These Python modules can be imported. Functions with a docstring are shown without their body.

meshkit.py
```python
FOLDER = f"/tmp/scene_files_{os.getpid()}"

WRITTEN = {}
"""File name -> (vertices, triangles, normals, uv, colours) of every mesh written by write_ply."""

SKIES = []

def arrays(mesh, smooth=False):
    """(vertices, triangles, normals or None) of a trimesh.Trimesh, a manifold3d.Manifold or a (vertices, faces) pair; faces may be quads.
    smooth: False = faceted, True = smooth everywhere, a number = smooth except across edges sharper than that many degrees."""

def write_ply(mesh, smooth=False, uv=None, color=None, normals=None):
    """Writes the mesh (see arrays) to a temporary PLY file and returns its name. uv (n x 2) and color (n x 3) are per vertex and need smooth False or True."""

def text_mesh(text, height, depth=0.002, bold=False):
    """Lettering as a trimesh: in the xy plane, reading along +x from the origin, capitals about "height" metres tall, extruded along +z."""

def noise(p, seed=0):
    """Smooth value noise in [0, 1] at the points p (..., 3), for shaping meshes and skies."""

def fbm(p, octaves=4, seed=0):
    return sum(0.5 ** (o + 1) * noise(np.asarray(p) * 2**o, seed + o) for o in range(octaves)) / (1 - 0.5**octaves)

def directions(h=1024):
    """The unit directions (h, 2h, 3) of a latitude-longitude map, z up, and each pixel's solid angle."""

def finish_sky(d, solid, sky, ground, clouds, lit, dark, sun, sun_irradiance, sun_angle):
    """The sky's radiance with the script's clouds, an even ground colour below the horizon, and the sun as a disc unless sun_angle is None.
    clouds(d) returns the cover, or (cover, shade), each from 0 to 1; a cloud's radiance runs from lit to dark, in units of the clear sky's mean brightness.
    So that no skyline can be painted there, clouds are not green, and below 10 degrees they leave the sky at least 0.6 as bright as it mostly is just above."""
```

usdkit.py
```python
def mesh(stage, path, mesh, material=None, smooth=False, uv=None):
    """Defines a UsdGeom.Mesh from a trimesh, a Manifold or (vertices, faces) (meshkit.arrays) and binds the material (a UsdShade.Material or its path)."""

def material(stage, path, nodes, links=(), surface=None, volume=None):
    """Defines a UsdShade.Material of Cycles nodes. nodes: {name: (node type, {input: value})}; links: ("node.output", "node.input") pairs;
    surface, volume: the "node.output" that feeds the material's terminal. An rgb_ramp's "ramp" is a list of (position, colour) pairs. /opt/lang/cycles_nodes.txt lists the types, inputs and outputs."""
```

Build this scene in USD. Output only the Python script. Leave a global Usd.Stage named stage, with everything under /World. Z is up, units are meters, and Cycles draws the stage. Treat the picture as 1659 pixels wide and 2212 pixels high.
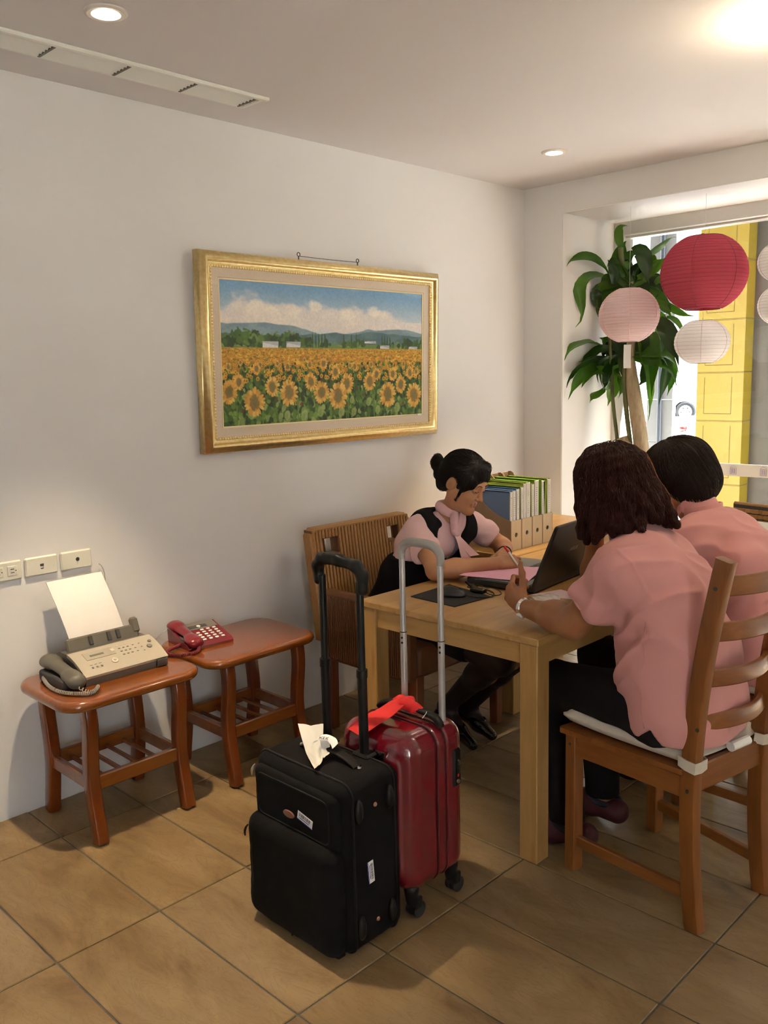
import math, random
import numpy as np
import trimesh
import manifold3d as m3
import meshkit, usdkit
from meshkit import noise, fbm
from shapely.geometry import Polygon, box as sbox, Point
from pxr import Usd, UsdGeom, UsdShade, UsdLux, Gf, Sdf, Vt

stage = Usd.Stage.CreateInMemory()
UsdGeom.SetStageUpAxis(stage, 'Z'); UsdGeom.SetStageMetersPerUnit(stage, 1.0)
UsdGeom.Xform.Define(stage, '/World'); UsdGeom.Scope.Define(stage, '/World/Looks')
A = np.array
RNG = np.random.default_rng(7)
PI = math.pi

# ------------------------------------------------------------------ camera, sky, sun, exposure
FPX, YAW, PITCH, ROLL, CAMZ = 1888.97, 44.480, 8.662, -1.378, 1.5
def camera():
    cy, sy, cp, sp = [f(math.radians(a)) for a in (YAW, PITCH) for f in (math.cos, math.sin)]
    fwd = A([cy*cp, sy*cp, -sp]); right = A([sy, -cy, 0.0]); up = np.cross(right, fwd)
    c, s = math.cos(math.radians(ROLL)), math.sin(math.radians(ROLL))
    r2, u2 = c*right + s*up, -s*right + c*up
    cam = UsdGeom.Camera.Define(stage, '/World/camera')
    m = Gf.Matrix4d(*r2, 0, *u2, 0, *(-fwd), 0, 0, 0, CAMZ, 1)
    cam.AddTransformOp().Set(m)
    cam.CreateHorizontalApertureAttr(24.0); cam.CreateVerticalApertureAttr(32.0)
    cam.CreateFocalLengthAttr(24.0*FPX/1659)
    cam.CreateClippingRangeAttr((0.05, 500.0))
    cam.CreateExposureAttr(EXPOSURE)
EXPOSURE = 0.3
camera()
SKY, SUN = 4.2, 34.0
dome = UsdLux.DomeLight.Define(stage, '/World/sky_light')
dome.CreateIntensityAttr(SKY); dome.CreateColorAttr(Gf.Vec3f(0.84, 0.93, 1.0))
sun = UsdLux.DistantLight.Define(stage, '/World/sun_light')          # a high midday sun over the street: the pavement outside the glass is lit, the room is not
sun.CreateIntensityAttr(SUN); sun.CreateNormalizeAttr(True); sun.CreateAngleAttr(0.53); sun.CreateColorAttr(Gf.Vec3f(1.0, 0.975, 0.95))
sun.AddRotateXYZOp().Set(Gf.Vec3f(26, 16, 0))
DOWNLIGHT = 15.0

# ------------------------------------------------------------------ materials
def MAT(name, nodes, links=(), surface='p.BSDF'):
    return usdkit.material(stage, '/World/Looks/' + name, nodes, links, surface=surface)
def pbr(name, color, rough=0.5, metal=0.0, var=0.0, vscale=6.0, stretch=None, color2=None, bump=0.0, bscale=60.0, bdist=0.002, coat=0.0, sheen=0.0, spec=0.5, trans=0.0, attr=None, sss=0.0, detail=4.0, rand=0.0):
    """Principled material; var/color2 mix a second colour in by noise (stretch = scale per axis), bump adds fine relief."""
    n = {'p': ('principled_bsdf', {'base_color': color, 'roughness': rough, 'metallic': metal, 'specular_ior_level': spec})}
    l = []
    if coat: n['p'][1].update(coat_weight=coat, coat_roughness=0.08)
    if sheen: n['p'][1].update(sheen_weight=sheen, sheen_roughness=0.5)
    if trans: n['p'][1].update(transmission_weight=trans)
    if sss: n['p'][1].update(subsurface_weight=sss, subsurface_scale=0.006, subsurface_radius=(1.0, 0.35, 0.2))
    n['tc'] = ('texture_coordinate', {}); n['mp'] = ('mapping', {'scale': stretch or (1, 1, 1)})
    l.append(('tc.object', 'mp.vector'))
    if attr:
        n['at'] = ('attribute', {'attribute': attr}); l.append(('at.color', 'p.base_color'))
    elif color2 is not None or var:
        c2 = color2 if color2 is not None else tuple(min(1, c*(1-var)) for c in color)
        n['nz'] = ('noise_texture', {'scale': vscale, 'detail': detail, 'roughness': 0.6})
        n['rp'] = ('rgb_ramp', {'ramp': [(0.3, c2), (0.7, color)]})
        l += [('mp.vector', 'nz.vector'), ('nz.fac', 'rp.fac')]
        last = 'rp.color'
        if rand:
            n['oi'] = ('object_info', {}); n['mr'] = ('map_range', {'to_min': 1-rand, 'to_max': 1+rand})
            n['hs'] = ('hsv', {}); l += [('oi.random', 'mr.value'), ('mr.result', 'hs.value'), ('rp.color', 'hs.color')]; last = 'hs.color'
        l.append((last, 'p.base_color'))
    if bump:
        n['bn'] = ('noise_texture', {'scale': bscale, 'detail': 3.0}); n['bp'] = ('bump', {'strength': bump, 'distance': bdist})
        l += [('mp.vector', 'bn.vector'), ('bn.fac', 'bp.height'), ('bp.normal', 'p.normal')]
    return MAT(name, n, l)
def wood(name, c1, c2, rough=0.4, axis='x', scale=5.0, coat=0.0, knots=None, rand=0.0, spec=0.5):
    st = {'x': (0.9, 9, 9), 'y': (9, 0.9, 9), 'z': (9, 9, 0.9)}[axis]
    n = {'tc': ('texture_coordinate', {}), 'mp': ('mapping', {'scale': st}), 'nz': ('noise_texture', {'scale': scale, 'detail': 6.0, 'roughness': 0.62, 'distortion': 0.6}),
         'rp': ('rgb_ramp', {'ramp': [(0.32, c2), (0.5, tuple((a+b)/2 for a, b in zip(c1, c2))), (0.68, c1)]}),
         'p': ('principled_bsdf', {'roughness': rough, 'coat_weight': coat, 'coat_roughness': 0.07, 'specular_ior_level': spec}),
         'bp': ('bump', {'strength': 0.12, 'distance': 0.002})}
    l = [('tc.object', 'mp.vector'), ('mp.vector', 'nz.vector'), ('nz.fac', 'rp.fac'), ('nz.fac', 'bp.height'), ('bp.normal', 'p.normal')]
    last = 'rp.color'
    if knots:                                                        # small dark knots and resin streaks
        n['m2'] = ('mapping', {'scale': {'x': (1.2, 6, 6), 'y': (6, 1.2, 6), 'z': (6, 6, 1.2)}[axis]})
        n['vk'] = ('voronoi_texture', {'scale': 2.6}); n['rk'] = ('rgb_ramp', {'ramp': [(0.0, (1, 1, 1)), (0.10, (0.55,)*3), (0.2, (0, 0, 0))]})
        n['mk'] = ('mix_color', {'b': knots})
        l += [('tc.object', 'm2.vector'), ('m2.vector', 'vk.vector'), ('vk.distance', 'rk.fac'), ('rk.color', 'mk.fac'), (last, 'mk.a')]; last = 'mk.result'
    if rand:
        n['oi'] = ('object_info', {}); n['mr'] = ('map_range', {'to_min': 1-rand, 'to_max': 1+rand}); n['hs'] = ('hsv', {})
        l += [('oi.random', 'mr.value'), ('mr.result', 'hs.value'), (last, 'hs.color')]; last = 'hs.color'
    l.append((last, 'p.base_color'))
    return MAT(name, n, l)
def emit(name, color, strength):
    return MAT(name, {'e': ('emission', {'color': color, 'strength': strength})}, (), 'e.emission')

# ------------------------------------------------------------------ prims
used = {}
def numbered(parent, name):
    k = used.get((parent, name), 0); used[(parent, name)] = k + 1
    return f'{parent}/{name}' + (f'_{k:03d}' if k else '')
def tag(prim, label=None, cat=None, group=None, kind=None):
    for k, v in (('label', label), ('category', cat), ('group', group), ('kind', kind)):
        if v: prim.SetCustomDataByKey(k, v)
    return prim
def put(path, mesh, material, smooth=30, col=None):
    m = usdkit.mesh(stage, path, mesh, material, smooth=smooth)
    if col is not None:
        UsdGeom.PrimvarsAPI(m).CreatePrimvar('col', Sdf.ValueTypeNames.Color3fArray, 'vertex').Set(Vt.Vec3fArray.FromNumpy(np.asarray(col, np.float32)))
    return m.GetPrim()
def moved(mesh, M):
    v, f = raw(mesh); return (v @ M[:3, :3].T + M[:3, 3], f)
def raw(mesh):
    if hasattr(mesh, 'to_mesh'):
        q = mesh.to_mesh(); return np.array(q.vert_properties[:, :3], float), np.array(q.tri_verts)
    if isinstance(mesh, (tuple, list)):
        v, f = np.asarray(mesh[0], float), np.asarray(mesh[1], int)
        if f.shape[1] == 4: f = np.vstack([f[:, [0, 1, 2]], f[:, [0, 2, 3]]])
        return v, f
    return np.array(mesh.vertices, float), np.array(mesh.faces)
def cat(*ms):
    vs, fs, n = [], [], 0
    for m in ms:
        v, f = raw(m); vs.append(v); fs.append(f + n); n += len(v)
    return np.vstack(vs), np.vstack(fs)
class Thing:
    """An Xform at the thing's base under /World; parts are given in its own frame, or in the world's with world=True."""
    def __init__(s, name, label, cat_, loc=(0, 0, 0), rz=0.0, group=None, kind=None):
        s.path = numbered('/World', name); s.loc, s.rz = A(loc, float), rz
        x = UsdGeom.Xform.Define(stage, s.path); x.AddTranslateOp().Set(Gf.Vec3d(*map(float, loc))); x.AddRotateZOp().Set(math.degrees(rz))
        s.prim = x.GetPrim(); tag(s.prim, label, cat_, group, kind)
        c, q = math.cos(rz), math.sin(rz); s.M = np.eye(4); s.M[:2, :2] = [[c, -q], [q, c]]; s.M[:3, 3] = loc
        s.Mi = np.linalg.inv(s.M)
    def part(s, name, mesh, material, under=None, label=None, smooth=30, col=None, world=False, kind=None):
        if world: mesh = moved(mesh, s.Mi)
        path = numbered(under or s.path, name)
        p = put(path, mesh, material, smooth, col)
        tag(p, label, kind=kind)
        return path
    def copy(s, loc, rz, label, group=None):
        name = s.path.split('/')[-1]; base = name[:-4] if name[-4] == '_' and name[-3:].isdigit() else name
        path = numbered('/World', base)
        x = UsdGeom.Xform.Define(stage, path); x.AddTranslateOp().Set(Gf.Vec3d(*map(float, loc))); x.AddRotateZOp().Set(math.degrees(rz))
        p = x.GetPrim(); was = s.prim.GetCustomData(); tag(p, label, was['category'], group or was.get('group'))
        p.GetReferences().AddInternalReference(s.prim.GetPath()); p.SetInstanceable(True)
        return p
def solo(name, mesh, material, label, cat_, group=None, kind=None, smooth=30, col=None):
    p = put(numbered('/World', name), mesh, material, smooth, col); return tag(p, label, cat_, group, kind)
def structure(name, mesh, material, label=None, smooth=False):
    p = put(numbered('/World', name), mesh, material, smooth); return tag(p, label, None, None, 'structure')

# ------------------------------------------------------------------ shapes
def unit(v): v = np.asarray(v, float); return v/np.linalg.norm(v)
def bx(lo, hi, b=0.0):
    lo, hi = np.minimum(lo, hi).astype(float), np.maximum(lo, hi).astype(float)
    if not b:
        m = trimesh.creation.box(hi-lo); return m.vertices + (lo+hi)/2, m.faces
    b = min(b, (hi-lo).min()*0.45); c, h = (lo+hi)/2, (hi-lo)/2
    P = []
    for sx in (-1, 1):
        for sy in (-1, 1):
            for sz in (-1, 1):
                for k in range(3):
                    q = h - b; q[k] = h[k]; P.append(c + q*(sx, sy, sz))
    hull = trimesh.convex.convex_hull(np.array(P)); return np.array(hull.vertices), np.array(hull.faces)
def rbox(lo, hi, r, n=24):
    lo, hi = A(lo, float), A(hi, float); r = min(r, (hi-lo).min()*0.499)
    s = m3.Manifold.sphere(r, n)
    return m3.Manifold.batch_hull([s.translate([(lo, hi)[i][0] + (r, -r)[i], (lo, hi)[j][1] + (r, -r)[j], (lo, hi)[k][2] + (r, -r)[k]]) for i in (0, 1) for j in (0, 1) for k in (0, 1)])
def frames(P, up=None):
    P = np.asarray(P, float); n = len(P); t = np.gradient(P, axis=0); t /= np.linalg.norm(t, axis=1, keepdims=True) + 1e-12
    u = A(up, float) if up is not None else A([0, 0, 1.0]) if abs(t[0][2]) < 0.9 else A([1.0, 0, 0])
    N, B = np.zeros_like(P), np.zeros_like(P)
    for i in range(n):
        u = u - t[i]*(u @ t[i]); u /= np.linalg.norm(u) + 1e-12; N[i] = u; B[i] = np.cross(t[i], u)
        if up is not None: u = A(up, float)
    return t, N, B
def sweep(P, prof, up=None, scale=None, cap=True):
    """Sweeps a closed 2-D profile (k x 2: along N, along B) along the points P."""
    P = np.asarray(P, float); prof = np.asarray(prof, float); t, N, B = frames(P, up); n, k = len(P), len(prof)
    s = np.ones(n) if scale is None else np.asarray(scale, float)
    s = np.stack([s, s], 1) if s.ndim == 1 else s
    V = P[:, None] + N[:, None]*(prof[None, :, :1]*s[:, None, :1]) + B[:, None]*(prof[None, :, 1:]*s[:, None, 1:])
    V = V.reshape(-1, 3); F = []
    i, j = np.meshgrid(np.arange(n-1), np.arange(k), indexing='ij'); a = (i*k+j).ravel(); b = (i*k+(j+1) % k).ravel()
    F = np.vstack([np.stack([a, b, b+k], 1), np.stack([a, b+k, a+k], 1)])
    if cap:
        V = np.vstack([V, P[0], P[-1]]); c0, c1 = len(V)-2, len(V)-1; j = np.arange(k)
        F = np.vstack([F, np.stack([np.full(k, c0), (j+1) % k, j], 1), np.stack([np.full(k, c1), (n-1)*k+j, (n-1)*k+(j+1) % k], 1)])
    # outward orientation
    m = trimesh.Trimesh(V, F, process=False)
    if m.volume < 0: F = F[:, ::-1]
    return V, F
def circ(r, k=12, squash=1.0): a = np.arange(k)*2*PI/k; return np.stack([r*np.cos(a), r*squash*np.sin(a)], 1)
def rect(w, h, b=0.0):
    if not b: return A([[-w/2, -h/2], [w/2, -h/2], [w/2, h/2], [-w/2, h/2]])
    x, y = w/2, h/2; return A([[-x+b, -y], [x-b, -y], [x, -y+b], [x, y-b], [x-b, y], [-x+b, y], [-x, y-b], [-x, -y+b]])
def tube(P, r, k=10, up=None):
    r = np.broadcast_to(np.asarray(r, float), (len(P),)); return sweep(P, circ(1.0, k), up, r)
def spline(P, n=40):
    from scipy.interpolate import CubicSpline
    P = np.asarray(P, float); d = np.r_[0, np.cumsum(np.linalg.norm(np.diff(P, axis=0), axis=1)**0.5 + 1e-9)]
    return CubicSpline(d, P)(np.linspace(0, d[-1], n))
def coil(P, R, turns, n=400, r=0.002, k=6):
    Q = spline(P, n) if len(P) < n else np.asarray(P); t, N, B = frames(Q); a = np.linspace(0, turns*2*PI, len(Q))[:, None]
    return tube(Q + R*(np.cos(a)*N + np.sin(a)*B), r, k)
def lathe(prof, k=32, loc=(0, 0, 0)):
    """prof: (r, z) pairs from bottom to top, closed on the axis where r = 0."""
    p = np.asarray(prof, float); n = len(p); a = np.arange(k)*2*PI/k
    V = np.stack([p[:, None, 0]*np.cos(a), p[:, None, 0]*np.sin(a), np.broadcast_to(p[:, None, 1], (n, k))], -1).reshape(-1, 3)
    i, j = np.meshgrid(np.arange(n-1), np.arange(k), indexing='ij'); q = (i*k+j).ravel(); s = (i*k+(j+1) % k).ravel()
    F = np.vstack([np.stack([q, s, s+k], 1), np.stack([q, s+k, q+k], 1)])
    F = F[~((np.repeat(p[:, 0], k)[F] < 1e-9).sum(1) >= 2)]
    return V + A(loc, float), F
def cyl(a, b, r, k=16, r2=None): return tube([a, b], [r, r if r2 is None else r2], k)
def extrude(poly, h, z=0.0):
    m = trimesh.creation.extrude_polygon(poly, h, engine='earcut'); return np.array(m.vertices) + (0, 0, z), np.array(m.faces)
def rrect(w, h, r, c=(0, 0), n=6): return sbox(c[0]-w/2+r, c[1]-h/2+r, c[0]+w/2-r, c[1]+h/2-r).buffer(r, quad_segs=n)
def bevelled(poly, h, z=0.0, b=0.004, steps=3):
    """Extrusion with rounded top and bottom edges (hull-free: stacked offset outlines of a convex polygon)."""
    pts = []
    for s in range(steps+1):
        a = PI/2*s/steps; pts += [(b*(1-math.sin(a)), z + b*(1-math.cos(a))), (b*(1-math.sin(a)), z + h - b*(1-math.cos(a)))]
    P = []
    for inset, zz in pts:
        q = poly.buffer(-inset) if inset > 1e-6 else poly
        P.append(np.c_[np.array(q.exterior.coords)[:-1], np.full(len(q.exterior.coords)-1, zz)])
    hull = trimesh.convex.convex_hull(np.vstack(P)); return np.array(hull.vertices), np.array(hull.faces)
def rotm(axis, ang, loc=(0, 0, 0)):
    M = trimesh.transformations.rotation_matrix(ang, axis); M[:3, 3] = loc; return M
def frame_m(o, x, y=None, z=None):
    """4x4 whose columns are the given axes (two of them are enough), at o."""
    x = unit(x)
    if z is None: y = unit(y - x*(x @ y)); z = np.cross(x, y)
    else: z = unit(z - x*(x @ z)); y = np.cross(z, x)
    M = np.eye(4); M[:3, 0], M[:3, 1], M[:3, 2], M[:3, 3] = x, y, z, o; return M
def sheet(G, t):
    """A grid of points (n, m, 3) as a thin closed sheet of thickness t."""
    G = np.asarray(G, float); n, m = G.shape[:2]; N = np.cross(np.gradient(G, axis=0), np.gradient(G, axis=1)); N /= np.linalg.norm(N, axis=2, keepdims=True) + 1e-12
    V = np.vstack([(G + N*t/2).reshape(-1, 3), (G - N*t/2).reshape(-1, 3)]); o = n*m
    i, j = np.meshgrid(np.arange(n-1), np.arange(m-1), indexing='ij'); a = (i*m+j).ravel(); q = np.stack([a, a+m, a+m+1, a+1], 1)
    F = np.vstack([q, q[:, ::-1] + o])
    ring = np.r_[np.arange(m-1), np.arange(n-1)*m + m-1, np.arange(m-1, 0, -1) + (n-1)*m, np.arange(n-1, 0, -1)*m]
    nx = np.roll(ring, -1); F = np.vstack([F, np.stack([ring, nx, nx+o, ring+o], 1)])
    return V, F
def text(s, h, depth=0.0006, bold=False): m = meshkit.text_mesh(s, h, depth, bold); return np.array(m.vertices), np.array(m.faces)
def sm(v, a, b): t = np.clip((v-a)/(b-a), 0, 1); return t*t*(3-2*t)
# ------------------------------------------------------------------ smooth bodies: signed distance primitives and surface nets
class SDF:
    """A list of primitives joined by smooth unions (or cuts), evaluated only near each primitive."""
    def __init__(s): s.ops = []
    def cone(s, a, b, ra, rb=None, k=0.02, mode='+', sx=None):
        """Round cone from a to b; sx = (axis, factor) flattens it along an axis about the segment."""
        rb = ra if rb is None else rb; a, b = A(a, float), A(b, float); R = max(ra, rb)*(max(1, sx[1]) if sx else 1)
        s.ops.append((s._cone, (a, b, ra, rb, sx), np.minimum(a, b)-R, np.maximum(a, b)+R, k, mode)); return s
    def ell(s, c, r, M=None, k=0.02, mode='+'):
        c, r = A(c, float), A(r, float); M = np.eye(3) if M is None else np.asarray(M)[:3, :3]
        e = np.sqrt(((M*r)**2).sum(1)); s.ops.append((s._ell, (c, r, M), c-e, c+e, k, mode)); return s
    def box(s, M, h, r, k=0.02, mode='+'):
        """Rounded box: half sizes h in the frame M (4x4)."""
        h = A(h, float); e = np.abs(M[:3, :3]) @ h; c = M[:3, 3]
        s.ops.append((s._box, (np.linalg.inv(M), h, r), c-e, c+e, k, mode)); return s
    def plane(s, p, n, k=0.004, lo=None, hi=None):
        """Cuts away the side that n points to (inside the box lo..hi when given)."""
        n = unit(n); s.ops.append((s._plane, (A(p, float), n), lo, hi, k, '^')); return s
    def shift(s, o):
        """Grows everything before it by o."""
        s.ops.append((None, o, None, None, 0, 'o')); return s
    def add(s, other): s.ops += other.ops; return s
    @staticmethod
    def _cone(P, a, b, ra, rb, sx):
        d = b-a; L2 = max(d @ d, 1e-12); q = P-a
        if sx is not None:
            ax, f = unit(sx[0]).astype(np.float32), sx[1]; w = q @ ax; q = q + (w*(1/f-1))[:, None]*ax
        t = np.clip((q @ d)/L2, 0, 1).astype(np.float32)
        return np.linalg.norm(q - t[:, None]*d.astype(np.float32), axis=1) - (ra + (rb-ra)*t)
    @staticmethod
    def _ell(P, c, r, M):
        q = (P-c) @ M.astype(np.float32); k0 = np.linalg.norm(q/r, axis=1); k1 = np.linalg.norm(q/(r*r), axis=1)
        return k0*(k0-1)/np.maximum(k1, 1e-6)
    @staticmethod
    def _box(P, Mi, h, r):
        q = np.abs(P @ Mi[:3, :3].T + Mi[:3, 3]) - (h-r)
        return np.linalg.norm(np.maximum(q, 0), axis=1) + np.minimum(q.max(1), 0) - r
    @staticmethod
    def _plane(P, p, n): return (P-p) @ n
    @staticmethod
    def comb(F, d, k, mode):
        if mode == '-': d = -d
        if mode in '-^':
            if k <= 0: return np.maximum(F, d)
            h = np.maximum(k-np.abs(F-d), 0)/k; return np.maximum(F, d) + h*h*k*0.25
        if k <= 0: return np.minimum(F, d)
        h = np.maximum(k-np.abs(F-d), 0)/k; return np.minimum(F, d) - h*h*k*0.25
    def at(s, P):
        P = np.asarray(P, np.float32); F = np.full(len(P), 1.0, np.float32)
        for fn, arg, lo, hi, k, mode in s.ops:
            if mode == 'o': F = F-arg; continue
            if lo is not None and mode == '^':
                m = ((P > lo) & (P < hi)).all(1); F[m] = s.comb(F[m], fn(P[m], *arg), k, mode)
            else: F = s.comb(F, fn(P, *arg).astype(np.float32), k, mode)
        return F
    def bounds(s, pad=0.03):
        L = [(lo, hi) for _, _, lo, hi, _, m in s.ops if m == '+']
        return np.min([l for l, _ in L], 0)-pad, np.max([h for _, h in L], 0)+pad
    def grid(s, lo, hi, h):
        lo, hi = A(lo, float), A(hi, float); n = np.ceil((hi-lo)/h).astype(int)+1
        ax = [(lo[i] + h*np.arange(n[i])).astype(np.float32) for i in range(3)]; F = np.full(n, 1.0, np.float32)
        for fn, arg, l, u, k, mode in s.ops:
            if mode == 'o': F -= arg; continue
            pad = (0 if mode == '^' else k + 0.035)
            i0 = np.zeros(3, int) if l is None else np.clip(np.floor((l-pad-lo)/h).astype(int), 0, n)
            i1 = n if u is None else np.clip(np.ceil((u+pad-lo)/h).astype(int)+1, 0, n)
            if (i1 <= i0).any(): continue
            sl = tuple(slice(a, b) for a, b in zip(i0, i1)); sub = F[sl]
            P = np.stack(np.meshgrid(*[ax[i][i0[i]:i1[i]] for i in range(3)], indexing='ij'), -1).reshape(-1, 3)
            F[sl] = s.comb(sub.reshape(-1), fn(P, *arg).astype(np.float32), k, mode).reshape(sub.shape)
        return F
    def mesh(s, h, lo=None, hi=None, fine=(), smooth=1):
        """Surface nets. fine: (lo, hi, h) boxes meshed more finely."""
        if lo is None: lo, hi = s.bounds()
        out = [nets(s.grid(lo, hi, h), lo, h)]
        for l, u, hf in fine:
            v, f = out[0]; c = v[f].mean(1); keep = ~((c > A(l)+h*0.6) & (c < A(u)-h*0.6)).all(1); out[0] = (v, f[keep])
            out.append(nets(s.grid(l, u, hf), A(l, float), hf))
        v, f = cat(*out)
        # pull the vertices onto the surface
        for _ in range(smooth):
            d, g = s.at(v), s.grad(v); v = v - np.clip(d, -h, h)[:, None]*g
        m = trimesh.Trimesh(v, f, process=False); m.remove_unreferenced_vertices(); return np.array(m.vertices), np.array(m.faces)
    def grad(s, v, e=0.0015):
        g = np.stack([s.at(v + d) - s.at(v - d) for d in np.eye(3)*e], 1); return g/(np.linalg.norm(g, axis=1, keepdims=True) + 1e-9)
def nets(F, lo, h):
    S = F < 0; n = np.array(S.shape); c = np.zeros(n-1, np.uint8)
    for i in (0, 1):
        for j in (0, 1):
            for k in (0, 1): c += S[i:n[0]-1+i, j:n[1]-1+j, k:n[2]-1+k]
    act = np.argwhere((c > 0) & (c < 8)); del c
    if not len(act): return np.zeros((0, 3)), np.zeros((0, 3), int)
    acc, cnt = np.zeros((len(act), 3)), np.zeros(len(act))
    for ax in range(3):
        o1, o2 = [i for i in range(3) if i != ax]
        for a in (0, 1):
            for b in (0, 1):
                p = act.copy(); p[:, o1] += a; p[:, o2] += b; q = p.copy(); q[:, ax] += 1
                fa, fb = F[tuple(p.T)], F[tuple(q.T)]; m = (fa < 0) != (fb < 0); t = fa[m]/(fa[m]-fb[m])
                x = p[m].astype(float); x[:, ax] += t; acc[m] += x; cnt[m] += 1
    V = np.asarray(lo) + h*acc/np.maximum(cnt, 1)[:, None]
    idx = np.full(n-1, -1, np.int32); idx[tuple(act.T)] = np.arange(len(act)); Q = []
    for ax in range(3):
        o1, o2 = [(1, 2), (2, 0), (0, 1)][ax]
        a = [slice(None)]*3; b = [slice(None)]*3; a[ax] = slice(0, -1); b[ax] = slice(1, None)
        for o in (o1, o2): a[o] = slice(1, -1); b[o] = slice(1, -1)
        sa, sb = S[tuple(a)], S[tuple(b)]; e = np.argwhere(sa != sb); flip = sb[tuple(e.T)]
        for o in (o1, o2): e[:, o] += 1
        def at(d1, d2): p = e.copy(); p[:, o1] -= d1; p[:, o2] -= d2; return idx[tuple(p.T)]
        q = np.stack([at(1, 1), at(0, 1), at(0, 0), at(1, 0)], 1); q[flip] = q[flip][:, ::-1]; Q.append(q)
    Q = np.vstack(Q); Q = Q[(Q >= 0).all(1)]
    return V, np.vstack([Q[:, [0, 1, 2]], Q[:, [0, 2, 3]]])
def vnormals(v, f):
    n = np.zeros_like(v); fn = np.cross(v[f[:, 1]]-v[f[:, 0]], v[f[:, 2]]-v[f[:, 0]])
    for k in range(3): np.add.at(n, f[:, k], fn)
    return n/(np.linalg.norm(n, axis=1, keepdims=True) + 1e-12)
def relief(m, amp, S, seed=0, octv=3):
    """Pushes vertices along their normals by noise; S: 3x3 matrix (or scale) into noise space."""
    v, f = m; n = vnormals(v, f); p = v*S if np.ndim(S) < 2 else v @ np.asarray(S).T
    return v + n*((fbm(p, octv, seed)-0.5)*2*amp)[:, None], f
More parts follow.
